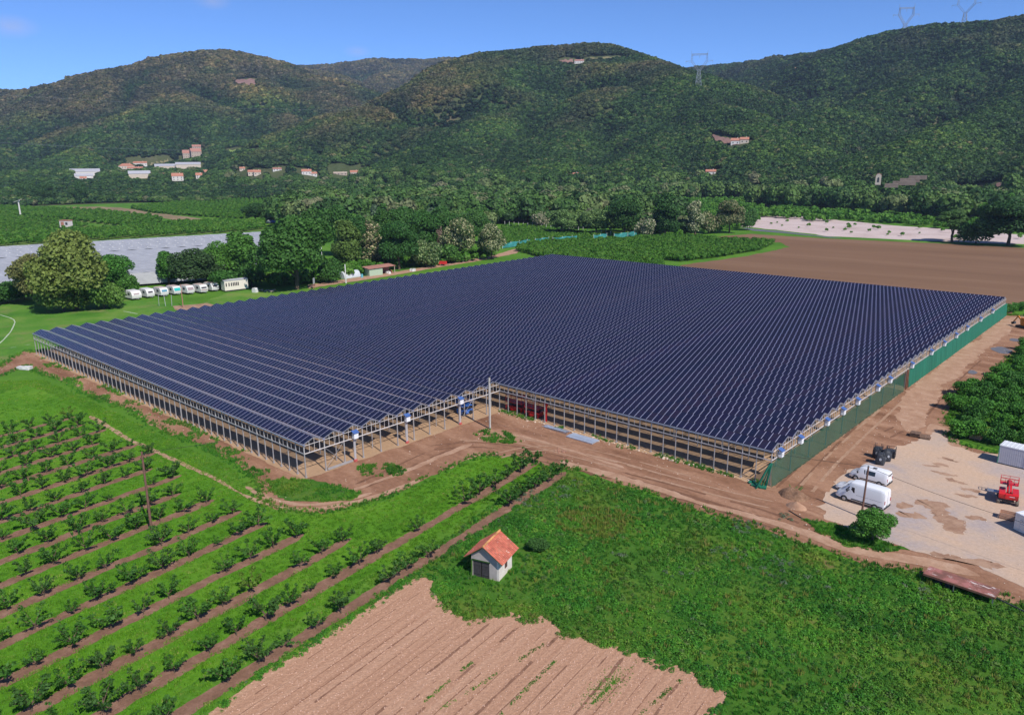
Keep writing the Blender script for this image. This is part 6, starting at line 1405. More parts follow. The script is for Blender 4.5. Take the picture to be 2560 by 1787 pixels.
ed = ed[~inside(floor_poly, ed)]
foot = np.stack([rng.uniform(0.5, 47.5, 700), YC - .35 + rng.normal(size=700) * .4], 1); foot = foot[fbm(foot[:, 0] * .45, foot[:, 1] * .2, 2) > .5]
foot2 = np.stack([rng.uniform(-106, 0, 900), -.6 + rng.normal(size=900) * .5], 1); foot2 = foot2[fbm(foot2[:, 0] * .3, foot2[:, 1] * .2, 2) > .66]
band = infrust(sample(pxpoly([(100, 905), (262, 960), (450, 1050), (600, 1130), (700, 1190), (760, 1205), (650, 1215), (560, 1150), (375, 1065), (200, 985)]), 9, rng)); band = band[fbm(band[:, 0] / 3.5, band[:, 1] / 3.5, 3) > .58]
allt = np.vstack([q2, ed, foot, foot2, band, sample(PATCHES[3], 9, rng)] + extra)
scatter('tall_grass', np.stack([allt[:, 0], allt[:, 1], allt[:, 0] * 0 + .03], 1), .32 + .55 * rng.random(len(allt)), TALL, rng, 'tufts of taller grass on the meadow and along the bare earth', 'grass', .1)
bp_ = smooth_closed([np.array(p[:2]) for p in P_PLOUGH], 0.18); bp_ = np.repeat(bp_, 3, 0) + rng.normal(size=(len(bp_) * 3, 2)) * .32; bp_ = infrust(bp_); bp_ = bp_[(fbm(bp_[:, 0] * 1.3, bp_[:, 1] * 1.3, 3) > .45)]
scatter('border_weeds', np.stack([bp_[:, 0], bp_[:, 1], bp_[:, 0] * 0 + .02], 1), .25 + .55 * rng.random(len(bp_)), WD, rng, 'ragged weeds creeping over the border of the harrowed field', 'weeds', .1)
# bluish thistles in the meadow
m_thistle = leaf_mat('thistle leaves', [(0.0, (0.090, 0.150, 0.085)), (1.0, (0.150, 0.200, 0.130))], 'instance', None, 0.2)
TH = [proto(f'thistle {i}', *weed(360 + i, 40), m_thistle) for i in range(3)]
qt = []
for px, py, rad, n in ((1845, 1320, 1.2, 14), (1880, 1322, .9, 10), (1395, 1235, 1.2, 16), (1320, 1250, 1.6, 20), (1440, 1215, .8, 8), (1830, 1380, 1.0, 10), (1955, 1425, 1.6, 24), (2310, 1485, 1.3, 14), (1950, 1290, .8, 6), (1560, 1385, .6, 5), (1700, 1430, .8, 7)):
    c = gp(px, py)[:2]; qt.append(c + rng.normal(size=(n, 2)) * rad)
qt = np.vstack(qt); scatter('thistles', np.stack([qt[:, 0], qt[:, 1], qt[:, 0] * 0], 1), .6 + .5 * rng.random(len(qt)), TH, rng, 'grey green thistle clumps dotted over the meadow', 'thistles')
m_dry = leaf_mat('drying grass', [(0.0, (0.150, 0.240, 0.030)), (0.6, (0.210, 0.270, 0.045)), (1.0, (0.300, 0.260, 0.085))], 'instance', None, 0.3)
DG = [proto(f'dry tuft {i}', *tuft(380 + i, 16, 0.36, 0.030, 0.26), m_dry) for i in range(3)]
qd = infrust(np.vstack([sample(pxpoly([(1390, 1290), (1460, 1268), (1540, 1275), (1600, 1300), (1580, 1335), (1500, 1350), (1430, 1345), (1385, 1320)]), 7, rng), sample(P_WEED, .9, rng)]))
qd = qd[(fbm(qd[:, 0] / 3.2 + 21, qd[:, 1] / 3.2, 3) > .52) & ~inside(P_PLOUGH, qd)]
scatter('dry_grass', np.stack([qd[:, 0], qd[:, 1], qd[:, 0] * 0], 1), .6 + .7 * rng.random(len(qd)), DG, rng, 'yellowish drying grass in patches on the meadow', 'grass', .1)
def rock(seed, flat=.7):
    import bmesh
    bm = bmesh.new(); bmesh.ops.create_icosphere(bm, subdivisions=1, radius=.5); r = random.Random(seed)
    for v in bm.verts: v.co *= r.uniform(.7, 1.2); v.co.z *= flat
    vs = [tuple(v.co) for v in bm.verts]; fs = [tuple(v.index for v in f.verts) for f in bm.faces]; bm.free(); return np.array(vs), np.array(fs)
CL = [proto(f'clod {i}', *rock(i), m_clod) for i in range(4)]; ST = [proto(f'stone {i}', *rock(10 + i), m_stone) for i in range(4)]
q = infrust(sample(P_PLOUGH, 16, rng, 600000)); s = q @ RN; q = q[(np.sin(s * 2 * math.pi / 0.85) > -0.2) | (rng.random(len(q)) < .25)]
scatter('field_clods', np.stack([q[:, 0], q[:, 1], q[:, 0] * 0 + .04], 1), .04 + .11 * rng.random(len(q)) ** 2.5, CL, rng, 'small earth clods strewn over the harrowed field', 'clods')
q = infrust(sample(P_APRON, 0.55, rng, 200000)); q = q[~inside(floor_poly, q)]; nq = fbm(q[:, 0] / 4, q[:, 1] / 4, 3); q = q[nq > .47]
fs_ = np.stack([rng.uniform(0, 48, 260), YC - .6 + rng.normal(size=260) * .45], 1)
q = np.vstack([q, fs_]); szs = np.concatenate([.05 + .16 * rng.random(len(q) - 260) ** 3, .10 + .45 * rng.random(260) ** 4])
scatter('loose_stones', np.stack([q[:, 0], q[:, 1], q[:, 0] * 0 + .05], 1), szs, ST, rng, 'loose stones and rubble strewn over the bare earth', 'stones')
# rough weeds that crept into the harrowed field
wl = []
for (a, c) in (((1090, 1780), (1360, 1610)), ((1250, 1787), (1390, 1650)), ((1040, 1770), (1180, 1655)), ((1480, 1760), (1550, 1690)), ((1600, 1787), (1700, 1700))):
    A = gp(*a)[:2]; B = gp(*c)[:2]; t = rng.random(260) ** .8; t = t[fbm(t * 9 + a[0], t * 0, 2) > .42]; wl.append(A + (B - A) * t[:, None] + rng.normal(size=(len(t), 2)) * .10)
wl.append(gp(1515, 1715)[:2] + np.array(rng.normal(size=(300, 2))) @ np.array([[.55, 0], [0, 1.7]]))
wl = np.vstack(wl); scatter('field_weeds', np.stack([wl[:, 0], wl[:, 1], wl[:, 0] * 0 + .03], 1), .07 + .14 * rng.random(len(wl)), WD, rng, 'thin lines of weeds left between the harrowed strips', 'weeds')
# ================================================================ THINGS
# ---------------------------------------------------------------- vans: lofted bodies, x forward
def half_section(zb, zt, hw, hwt, r=0.16):
    zm = zb + (zt - zb) * 0.48
    return [(0, zb), (hw * .93, zb), (hw, zb + .10), (hw, zm), (hwt + (hw - hwt) * .25, zt - r * 1.7), (hwt, zt - r), (hwt - r * .45, zt - r * .3), (hwt - r * 1.3, zt), (0, zt + .015)]
class Body:
    def __init__(s, st): s.st = st
    def at(s, x):
        st = s.st
        for a, b in zip(st[:-1], st[1:]):
            if a[0] <= x <= b[0]:
                t = (x - a[0]) / max(1e-6, b[0] - a[0]); return [a[i] + (b[i] - a[i]) * t for i in range(1, 5)]
        return list(st[-1][1:5])
    def side(s, x, z):
        h = half_section(*s.at(x))
        for (y0, z0), (y1, z1) in zip(h[1:-1], h[2:]):
            if z0 <= z <= z1 and z1 > z0: return y0 + (y1 - y0) * (z - z0) / (z1 - z0)
        return h[3][0]
    def mesh(s):
        vs = []; fs = []; m = None
        for q in s.st:
            h = half_section(*q[1:5]); ring = h + [(-y, z) for y, z in reversed(h[1:-1])]; m = len(ring)
            vs += [(q[0], y, z) for y, z in ring]
        for i in range(len(s.st) - 1):
            for k in range(m): fs.append((i * m + k, i * m + (k + 1) % m, (i + 1) * m + (k + 1) % m, (i + 1) * m + k))
        fs.append(tuple(range(m - 1, -1, -1))); b = (len(s.st) - 1) * m; fs.append(tuple(range(b, b + m)))
        return MB().add(vs, fs)
    def pane(s, pts, sgn, off=0.012):
        """a pane on the side skin: pts (x,z)"""
        a = [(x, sgn * (s.side(x, z) + off), z) for x, z in pts]; b = [(x, sgn * (s.side(x, z) - 0.03), z) for x, z in pts]; n = len(pts)
        return MB().add(a + b, [tuple(range(n)), tuple(range(2 * n - 1, n - 1, -1))] + [(i, n + i, n + (i + 1) % n, (i + 1) % n) for i in range(n)])
    def top(s, xa, xb, wf, off=0.015, n=5):
        vs = []; fs = []
        for i in range(n + 1):
            x = xa + (xb - xa) * i / n; q = s.at(x); w_ = q[3] * wf
            for k in range(5):
                y = -w_ + 2 * w_ * k / 4; vs.append((x, y, q[1] + off - 0.03 * (abs(y) / q[3]) ** 2))
        for i in range(n):
            for k in range(4): fs.append((i * 5 + k, i * 5 + k + 1, (i + 1) * 5 + k + 1, (i + 1) * 5 + k))
        return MB().add(vs, fs)
def wheels(root, xs, hw, r, wd=0.22):
    for x in xs:
        for sg in (1, -1):
            w_ = MB().wheel((x, sg * (hw - .10), r), r, wd).build('wheel', m_tyre, root, 40)
            MB().wheel((x, sg * (hw - .10 + wd * .47), r), r * .60, 0.05).build('rim', m_rim, w_, 40)
def plate(root, x, z, sg=0): MB().box((x, 0, z), (.02, .52, .11)).build('number_plate', m_white2, root)
def van(loc, heading, label, big):
    t = empty('white_van', loc, heading, label, 'van')
    if big: st = [(0.0, .42, 2.38, .96, .84), (.10, .38, 2.56, .985, .86), (.6, .36, 2.64, .99, .87), (3.6, .36, 2.66, .99, .87), (4.15, .36, 2.56, .985, .84), (4.45, .36, 2.28, .98, .80), (4.85, .36, 1.78, .975, .80), (5.20, .36, 1.36, .965, .84), (5.55, .36, 1.20, .93, .80), (5.80, .38, 1.02, .86, .72), (5.92, .42, .78, .74, .62)]
    else: st = [(0.0, .38, 1.62, .92, .78), (.08, .34, 1.86, .945, .77), (.5, .32, 1.96, .95, .78), (2.9, .32, 1.97, .95, .78), (3.45, .32, 1.90, .95, .76), (3.75, .32, 1.66, .94, .74), (4.15, .32, 1.22, .93, .80), (4.5, .32, 1.08, .90, .78), (4.75, .34, .92, .82, .68), (4.87, .38, .70, .70, .58)]
    B = Body(st); L = st[-1][0]; B.mesh().build('body', m_white, t, 32)
    if big:
        for sg in (1, -1):
            B.pane([(3.55, 1.42), (4.62, 1.42), (4.70, 1.56), (4.30, 2.06), (3.60, 2.06)], sg).build('side_window', m_glass, t)
            for (xa, xb) in ((.25, 1.75), (1.85, 3.35)):           # pressed side panels
                B.pane([(xa, 1.20), (xb, 1.20), (xb, 1.22), (xa, 1.22)], sg, .006).build('panel_crease', m_trim, t)
            B.pane([(3.45, .55), (3.47, .55), (3.47, 2.2), (3.45, 2.2)], sg, .006).build('door_gap', m_trim, t)
            B.pane([(.15, .47), (3.9, .47), (3.9, .62), (.15, .62)], sg, .03).build('side_moulding', m_trim, t)
            mi = MB(); mi.box((4.42, sg * 1.12, 1.55), (.12, .20, .30)); mi.build('wing_mirror', m_trim, t)
        B.top(4.42, 5.12, .84).build('windscreen', m_glass, t, 30); zt = 2.3; wx = (1.05, 4.75); wr = .36
        for sg in (1, -1): MB().box((.0, sg * .87, 1.2), (.10, .12, .42)).build('tail_lamp', m_lamp, t)
        MB().box((-.008, 0, 1.5), (.02, .02, 1.9)).build('rear_door_gap', m_trim, t)
    else:
        for sg in (1, -1):
            B.pane([(2.78, 1.16), (3.92, 1.16), (3.96, 1.24), (3.58, 1.66), (2.84, 1.70)], sg).build('side_window', m_glass, t)
            B.pane([(1.55, 1.16), (2.68, 1.16), (2.68, 1.70), (1.55, 1.70)], sg).build('side_window', m_glass, t)
            B.pane([(.25, .42), (3.4, .42), (3.4, .54), (.25, .54)], sg, .02).build('side_moulding', m_trim, t)
            mi = MB(); mi.box((3.72, sg * 1.06, 1.22), (.12, .20, .22)); mi.build('wing_mirror', m_trim, t)
        B.top(3.62, 4.12, .84).build('windscreen', m_glass, t, 30); wx = (.92, 3.95); wr = .33
        MB().box((-.012 + .03, 0, 1.44), (.03, 1.36, .46), ry=R(-6)).build('rear_window', m_glass, t)
        for sg in (1, -1): MB().box((.02, sg * .83, 1.0), (.10, .13, .40)).build('tail_lamp', m_lamp, t)
        MB().box((1.9, .1, 1.985), (.5, .5, .02)).build('roof_hatch', m_trim, t)
    MB().box((-.02, 0, .46), (.16, 1.8 if big else 1.7, .20)).build('rear_bumper', m_trim, t)
    MB().box((L - .10, 0, .44), (.22, 1.5, .22)).build('front_bumper', m_trim if big else m_white, t)
    for sg in (1, -1): MB().box((L - .22, sg * .64, .86 if big else .80), (.20, .24, .20), ry=R(35)).build('headlight', m_head, t)
    for x in wx:
        for sg in (1, -1): MB().wheel((x, sg * (.93 if big else .89), wr), wr * 1.16, .16).build('wheel_arch', m_trim, t, 40)
    wheels(t, wx, (.985 if big else .945) + .05, wr); plate(t, -.105, .72)
    return t
p = np.array([61.75, 40.55]); van((p[0], p[1], 0.033), R(176), 'big high-roof white panel van, nearest of the parked row, rear to the yard', True)
q = gp(2219, 1222); van((q[0] - .1, q[1] + 0.9, 0.033), R(176.5), 'smaller white van with dark side windows, farthest of the parked row', False)
def car(loc, heading):
    t = empty('white_car', loc, heading, 'low white car half hidden between the two white vans', 'car')
    st = [(0, .40, 1.10, .78, .62), (.12, .30, 1.34, .83, .60), (.5, .26, 1.46, .85, .60), (1.7, .26, 1.50, .86, .60), (2.35, .26, 1.40, .86, .60), (2.85, .26, .98, .86, .74), (3.4, .26, .86, .84, .72), (3.75, .30, .70, .74, .62), (3.86, .36, .55, .62, .5)]
    B = Body(st); B.mesh().build('body', m_white, t, 35); B.top(2.42, 2.84, .9).build('windscreen', m_glass, t, 30)
    for sg in (1, -1):
        B.pane([(.55, .98), (2.45, .98), (2.2, 1.26), (.7, 1.28)], sg).build('side_window', m_glass, t); MB().box((3.66, sg * .55, .62), (.16, .24, .14)).build('headlight', m_head, t)
        MB().box((.0, sg * .66, .85), (.08, .12, .3)).build('tail_lamp', m_lamp, t)
    wheels(t, (.72, 3.10), .85, .29, .19)
q = gp(2100, 1222); car((q[0] + 3.4, q[1] - .1, 0.033), R(176))

# ---------------------------------------------------------------- stone shed with a tiled roof
m_plaster = plain('pale rendered wall', (0.66, 0.60, 0.53), 0.92, 0, 0.10, 1.4, 0.1, 0.25); m_plaster2 = plain('shaded front render', (0.40, 0.355, 0.33), 0.92, 0, 0.14, 1.6, 0.1, 0.25)  # front gets little sun; that greyness is painted into its colour
def tile_mat():
    m, n, l, b = nodes_of('old clay tiles'); tc = n.new('ShaderNodeTexCoord')
    t = noise(n, l, tc.outputs['Object'], 1.2, 5); r = ramp(n, [(0.3, (0.36, 0.085, 0.055)), (0.55, (0.50, 0.140, 0.085)), (0.72, (0.56, 0.205, 0.130))]); l.new(t.outputs[0], r.inputs[0])
    t2 = noise(n, l, tc.outputs['Object'], 4.5, 3, .5); r2 = ramp(n, [(0.66, (0, 0, 0)), (0.70, (1, 1, 1))]); l.new(t2.outputs[0], r2.inputs[0])
    c = mix(n, l, r2.outputs[0], r.outputs[0], (0.60, 0.50, 0.42)); gm = n.new('ShaderNodeNewGeometry'); r3 = ramp(n, [(0, (.80, .8, .8)), (1, (1.15, 1.1, 1.1))]); l.new(gm.outputs['Random Per Island'], r3.inputs[0])
    c = mix(n, l, 1.0, c, r3.outputs[0], 'MULTIPLY'); l.new(c, b.inputs['Base Color']); b.inputs['Roughness'].default_value = .85
    return m
m_tile = tile_mat(); m_lichen = plain('ridge lichen', (0.55, 0.27, 0.10), 0.9, 0, 0.55, 1.6)
m_door = plain('old dark doors', (0.050, 0.045, 0.046), 0.8, 0, 0.25, 4.0); m_shut = plain('brown shutter', (0.085, 0.045, 0.038), 0.8)
SC = np.array([37.55, -2.17]); ang = yawvec(np.array([34.72, -3.05]) - SC)     # front wall runs from the near corner to the left corner
sh = empty('stone_shed', (SC[0], SC[1], 0.0), ang + math.pi, 'small old shed with red tiled gable roof and dark doors in the meadow', 'shed'); sh.scale = (1.06, 1.06, 1.06)
# local x: along the front from right corner towards -x... front spans x in [-W,0], depth towards +y
W_, D_, H1, HP = 2.95, 2.95, 2.35, 3.42
pr = [(-W_, 0), (0, 0), (0, H1), (-W_ / 2, HP), (-W_, H1)]
b = MB(); b.prism([(-W_, -.2), (-W_ + .22, -.2), (-W_ + .22, H1), (-W_, H1)], .18, D_); b.prism([(-.22, -.2), (0, -.2), (0, H1), (-.22, H1)], 0.0, D_); b.prism([(-W_ + .22, -.2), (-.22, -.2), (-.22, H1), (-W_ / 2, HP - .1), (-W_ + .22, H1)], D_ - .2, D_)
b.build('side_wall', m_plaster, sh)
b = MB(); dz = 1.72; xl, xr = -W_ + .18, -1.02
b.prism([(xr, -.2), (-.225, -.2), (-.225, H1 - .03), (-W_ / 2, HP - .14), (-W_, H1 - .03), (-W_, dz), (xr, dz)], .0, .178); b.prism([(-W_, -.2), (xl, -.2), (xl, dz), (-W_, dz)], .0, .178)
b.build('front_wall', m_plaster2, sh)
b = MB(); b.box((-W_ / 2 - .42, -.02, dz + .05), (1.95, .12, .10)); b.build('lintel', m_wood, sh)
for x0 in (xl + .02, (xl + xr) / 2 + .05):
    wd = (xr - xl) / 2 - .07; d = MB(); d.box((x0 + wd / 2, .05, dz / 2 - .02), (wd, .07, dz - .06))
    for z in (.35, 1.3): d.box((x0 + wd / 2, .0, z), (wd - .06, .03, .10))
    for k in range(4): d.box((x0 + wd * (k + .5) / 4, .008, dz / 2), (.012, .02, dz - .1))
    d.build('door', m_door, sh)
w_ = MB(); w_.box((.012, 1.55, 1.12), (.05, .52, .82)); sw = w_.build('shutter', m_shut, sh)
f = MB(); f.box((.03, 1.55, .67), (.12, .66, .07)); f.build('window_sill', m_plaster, sh)
def roof_slope(sg):
    vs = []; fs = []; x_r = -W_ / 2; run = W_ / 2 + .52; rise = (HP - H1) * run / (W_ / 2); L = math.hypot(run, rise)
    ux_, uz_ = sg * run / L, -rise / L; nx_, nz_ = sg * rise / L, run / L; r = random.Random(3 + sg)
    nrow, ncol = 9, 15
    for i in range(nrow):
        for k in range(ncol):
            a0, a1 = L * i / nrow - .02, L * (i + 1) / nrow + .05; y0 = -.42 + (D_ + .84) * k / ncol; y1 = -.42 + (D_ + .84) * (k + 1) / ncol - .012
            h0, h1 = .035 + r.uniform(0, .015), .085 + r.uniform(0, .02); b0 = len(vs)
            for a, h in ((a0, h0), (a1, h1)):
                for y, hh in ((y0, 0.0), ((y0 + y1) / 2, .045), (y1, 0.0)): vs.append((x_r + ux_ * a + nx_ * (h + hh), y, HP + .02 + uz_ * a + nz_ * (h + hh)))
            fs += [(b0, b0 + 1, b0 + 4, b0 + 3), (b0 + 1, b0 + 2, b0 + 5, b0 + 4)]
    rm = MB().add(vs, fs); rm.build('roof_slope', m_tile, sh)
    u = MB(); pts = [(x_r, HP - .0), (x_r + ux_ * L, HP + uz_ * L), (x_r + ux_ * L + nx_ * .05, HP + uz_ * L + nz_ * .05), (x_r + nx_ * .05, HP + nz_ * .05)]
    u.prism(pts, -.40, D_ + .40); u.build('roof_boards', m_wood, sh)
roof_slope(1); roof_slope(-1)
b = MB()
for k in range(10):
    y = -.40 + (D_ + .8) * k / 10; b.tube([(-W_ / 2, y, HP + .10), (-W_ / 2, y + .41, HP + .115)], [.115, .095], 8)
b.build('ridge_tiles', m_lichen, sh)
b = MB()
for sg in (-1, 1): b.bar((-W_ / 2 + sg * 1.15, -.34, 2.62), (-W_ / 2 + sg * .45, -.02, 3.02) if sg < 0 else (-W_ / 2 + 1.1, -.02, 2.66), .10)
b.bar((-W_ + .04, -.10, .0), (-W_ + .06, -.04, 1.75), .11); b.build('timber', m_wood, sh)

# ---------------------------------------------------------------- poles and wires
def pole_top(base, top): return base, top
def utility_pole(name, base, top, r0, r1, mat, label, arm=None):
    b = MB(); b.tube([base, top], [r0, r1], 10); o = b.build(name, mat, None, 50)
    tag(o, label, 'pole')
    return o
pb = gp(379, 1326); pt = pb + np.array([-.45, .25, 9.55])
o = utility_pole('wooden_pole', pb, pt, .16, .11, m_rustpole, 'leaning brown wooden pole standing in the near orchard'); b = MB(); b.bar(pt + np.array([-.25, 0, -.25]), pt + np.array([.55, .1, -.25]), .06); b.box(pt + np.array([.5, .1, -.12]), (.08, .08, .2)); b.build('insulator_arm', m_trim, o)
cb = gp(1225, 1072); ct = cb + np.array([0, 0, 8.45]); e = MB(); e.bar(cb, ct, .27, .20)
o = e.build('concrete_pole', m_conc); tag(o, 'pale square concrete pole at the inner corner of the greenhouse', 'pole'); b = MB(); b.bar(ct + np.array([-.55, 0, -.8]), ct + np.array([.4, 0, -.55]), .07); b.box(ct + np.array([0, 0, .1]), (.16, .16, .3)); b.build('insulator_arm', m_trim, o)
vb = gp(2153, 1293); vt = vb + np.array([0, 0, 6.4]); vt = vt + np.array([.12, .15, 0]) * 1.0
o = utility_pole('telephone_pole', vb, vt, .13, .10, m_rustpole, 'thin rusty brown pole beside the big white van'); MB().box(vt + np.array([0, 0, .05]), (.16, .16, .2)).build('pole_cap', m_rim, o)
for px, py, top, label, rr_ in ((808, 688, 622, 'thin pale metal pole with a box in front of the tree belt', .12), (865, 708, 663, 'white concrete post standing by the polytunnel', .22)):
    p = gp(px, py); h = (py - top) / FPX * np.linalg.norm(p - CAM) * 1.02; b = MB(); b.tube([p, p + np.array([0, 0, h])], [rr_, rr_ * .8], 8)
    o = b.build('pale_post', m_white2, None, 50); tag(o, label, 'pole')
    if rr_ < .2: MB().box(p + np.array([.1, -.15, 1.2]), (.7, .5, 1.6)).build('meter_box', m_white2, o); MB().bar(p + np.array([-1.2, 0, h - 1]), p + np.array([.1, 0, h - 1]), .10).build('lamp_arm', m_white2, o)
def wire(a, b_, sag, label, r=.022):
    a = np.array(a, float); b_ = np.array(b_, float); pts = []
    for i in range(25): t = i / 24; pts.append(tuple(a + (b_ - a) * t - np.array([0, 0, sag * 4 * t * (1 - t)])))
    o = MB().tube(pts, r, 5).build('overhead_wire', m_cable); tag(o, label, 'wire')
wire(pt + np.array([.5, .1, 0]), ct + np.array([-.5, 0, -.8]), 1.0, 'thin black wire from the orchard pole to the concrete pole')
wire(ct + np.array([.3, 0, -.5]), vt, 1.6, 'thin black wire from the concrete pole over the front track to the thin pole')
d_ = at(2560, 1291, 88); wire(vt, vt + (d_ - vt) * 1.6, .7, 'thin black wire from the thin pole across the gravel yard')

# ---------------------------------------------------------------- yard: big bags, pallets, crates, cabins, lift, deck
m_bag = plain('dark woven sack', (0.040, 0.045, 0.055), 0.6, 0, 0.3, 3.0, 0.3, 0.4); m_print = plain('pale print', (0.36, 0.38, 0.42), 0.6, 0, 0.2, 2.0)
def bulk_bag(p, rz, s, label):
    t = empty('bulk_bag', p, rz, label, 'sack', 'filled dark bulk bags on the yard'); t.scale = (s, s, s * 1.2)
    vs = []; fs = []; n = 20; prof = [(0, .42), (.06, .50), (.35, .55), (.75, .54), (1.0, .47), (1.12, .30), (1.16, .0)]; r = random.Random(int(p[0] * 100))
    for z, q in prof:
        for k in range(n):
            a = 6.283 * k / n; sq = 1 / max(abs(math.cos(a)), abs(math.sin(a))) ** .75; w_ = 1 + .05 * math.sin(a * 5 + z * 4) + r.uniform(-.025, .025)
            vs.append((q * sq * .93 * math.cos(a) * w_, q * sq * .93 * math.sin(a) * w_, z + r.uniform(-.02, .02)))
    for i in range(len(prof) - 1):
        for k in range(n): fs.append((i * n + k, i * n + (k + 1) % n, (i + 1) * n + (k + 1) % n, (i + 1) * n + k))
    MB().add(vs, fs).build('sack_body', m_bag, t, 50)
    for sx, sy in ((1, 1), (1, -1), (-1, 1), (-1, -1)): MB().tube([(.42 * sx, .42 * sy, .95), (.40 * sx, .36 * sy, 1.38), (.22 * sx, .40 * sy, 1.36), (.30 * sx, .44 * sy, .95)], .03, 5).build('lifting_loop', m_bag, t, 60)
    for a in (-math.pi / 2, 0): MB().wheel((.545 * math.cos(a) if a == 0 else 0, .545 * math.sin(a) if a else 0, .60), .13, .03, 14, 'X' if a == 0 else 'Y').build('round_print', m_print, t)
z5 = lambda x, y: gp(2060 + x / 4.58, 1060 + y / 4.58)
p = z5(625, 470); bulk_bag((p[0], p[1] + .5, .033), R(15), 1.25, 'full dark bulk bag with a pale round print, foremost of the group')
p = z5(690, 425); bulk_bag((p[0] + .1, p[1] + .3, .033), R(40), 1.2, 'dark bulk bag right behind the foremost one, leaning on the grid box')
p = z5(600, 400); bulk_bag((p[0] - .1, p[1] + .6, .033), R(5), 1.2, 'dark bulk bag at the left rear of the group')
p = z5(735, 400); t = empty('mesh_crate', (p[0], p[1] + .9, .033), R(8), 'dark wire mesh crate standing behind the bulk bags', 'crate'); b = MB()
for x in (-.6, .6):
    for y in (-.5, .5): b.bar((x, y, 0), (x, y, 1.5), .06)
for z in (.1, .55, 1.0, 1.5):
    for y in (-.5, .5): b.bar((-.6, y, z), (.6, y, z), .04)
    for x in (-.6, .6): b.bar((x, -.5, z), (x, .5, z), .04)
b.build('frame', m_trim, t); b = MB(); b.box((0, 0, .6), (1.1, .9, 1.0)); b.build('contents', m_bag, t)
def pallet_mesh():
    b = MB()
    for k in range(7): b.box((0, -.52 + .173 * k, .13), (1.2, .11, .022))
    for x in (-.55, 0, .55): b.box((x, 0, .075), (.10, 1.0, .085))
    for k in range(3): b.box((0, -.45 + .45 * k, .015), (1.2, .1, .022))
    return b
m_pal = plain('old pallet wood', (0.20, 0.125, 0.085), 0.85, 0, 0.3, 5.0)
pal = None; base = z5(1080, 160)
for k, (dx, dy, z, rz, rx, lab) in enumerate(((0, 0, .033, .15, 0, 'bottom pallet of the left pallet stack'), (.05, .02, .19, .1, 0, 'second pallet of the left pallet stack'), (-.04, .05, .35, .2, 0, 'third pallet of the left pallet stack'), (.03, .0, .51, .1, 0, 'topmost pallet of the left pallet stack'), (1.45, .0, .033, .1, 0, 'bottom pallet lying right of the pallet stack'), (1.35, .1, .20, .25, .12, 'tilted pallet lying on the right hand bottom one'))):
    if pal is None: o = pal = pallet_mesh().build('pallet', m_pal)
    else: o = pal.copy(); col.objects.link(o)
    o.location = (base[0] - .6 + dx, base[1] + .5 + dy, z); o.rotation_euler = (rx, 0, rz); o.scale = (1.15, 1.15, 1.1); tag(o, 'weathered ' + lab, 'pallet', 'old pallets piled on the sandy track')
m_crate = plain('pale wooden crate', (0.46, 0.27, 0.18), 0.8, 0, 0.2, 4.0)
def crate(name, p, rz, L, Wd, H, label, mat):
    t = empty(name, p, rz, label, 'crate'); b = MB(); b.box((0, 0, .12), (L, Wd, .05)); b.build('bottom', mat, t)
    for sg in (1, -1):
        for ax in (0, 1):
            b = MB()
            for k in range(3): b.box((0 if ax == 0 else sg * L / 2, sg * Wd / 2 if ax == 0 else 0, .18 + (H - .15) * (k + .5) / 3), (L if ax == 0 else .04, .04 if ax == 0 else Wd - .05, (H - .15) / 3 - .03))
            b.build('side_panel', mat, t)
    b = MB()
    for x in (-L / 2 + .08, 0, L / 2 - .08): b.box((x, 0, .05), (.12, Wd, .10))
    b.build('skid', mat, t)
p = z5(1700, 180); crate('fruit_crate', (p[0] + .3, p[1] + .6, .04), R(-5), 1.5, 1.1, .85, 'pale wooden fruit crate on the grass by the right orchard', m_crate)
p = gp(2516, 1300); crate('fruit_crate', (p[0], p[1] + .5, .035), R(5), 1.6, 1.1, .75, 'brown wooden crate beside the white container at the right border', m_crate)
# grey cabins at the right border
m_cabin = plain('pale grey cladding', (0.46, 0.46, 0.50), 0.5, 0, 0.06, 1.2); m_croof = plain('white sheet roof', (0.70, 0.72, 0.73), 0.45, 0.1, 0.06, 1.0); m_green = plain('green corner trim', (0.10, 0.30, 0.20), 0.5)
def cabin(p, rz, L, Wd, H, label):
    t = empty('site_cabin', p, rz, label, 'cabin', 'grey site cabins at the right border'); b = MB(); b.box((L / 2, Wd / 2, H / 2), (L, Wd, H - .1))
    for k in range(int(L / .25)): b.box((.12 + k * .25, -.008, H / 2), (.06, .016, H - .4))
    b.build('wall', m_cabin, t); b = MB(); b.box((L / 2, Wd / 2, H), (L + .08, Wd + .08, .12))
    for k in range(int(L / .5)): b.box((.25 + k * .5, Wd / 2, H + .08), (.05, Wd, .05))
    b.build('roof', m_croof, t); b = MB()
    for x in (0, L):
        for y in (0, Wd): b.box((x, y, H / 2), (.09, .09, H + .02))
    b.build('corner_post', m_green, t); b = MB(); b.box((L * .6, -.02, 1.05), (.9, .05, 2.0)); d = b.build('door', m_white2, t); MB().box((L * .6 + .35, -.06, 1.05), (.06, .05, .16)).build('handle', m_trim, d)
    MB().box((L / 2, -.03, .08), (L, .03, .12)).build('base_rail', m_trim, t)
cabin((68.6, 66.15, .033), R(-4), 6.0, 2.45, 2.65, 'pale grey flat roofed cabin with green corner trim beside the right orchard')
cabin((71.4, 69.2, .033), R(-4), 6.0, 2.45, 2.75, 'second grey cabin standing close behind the one with green trim')
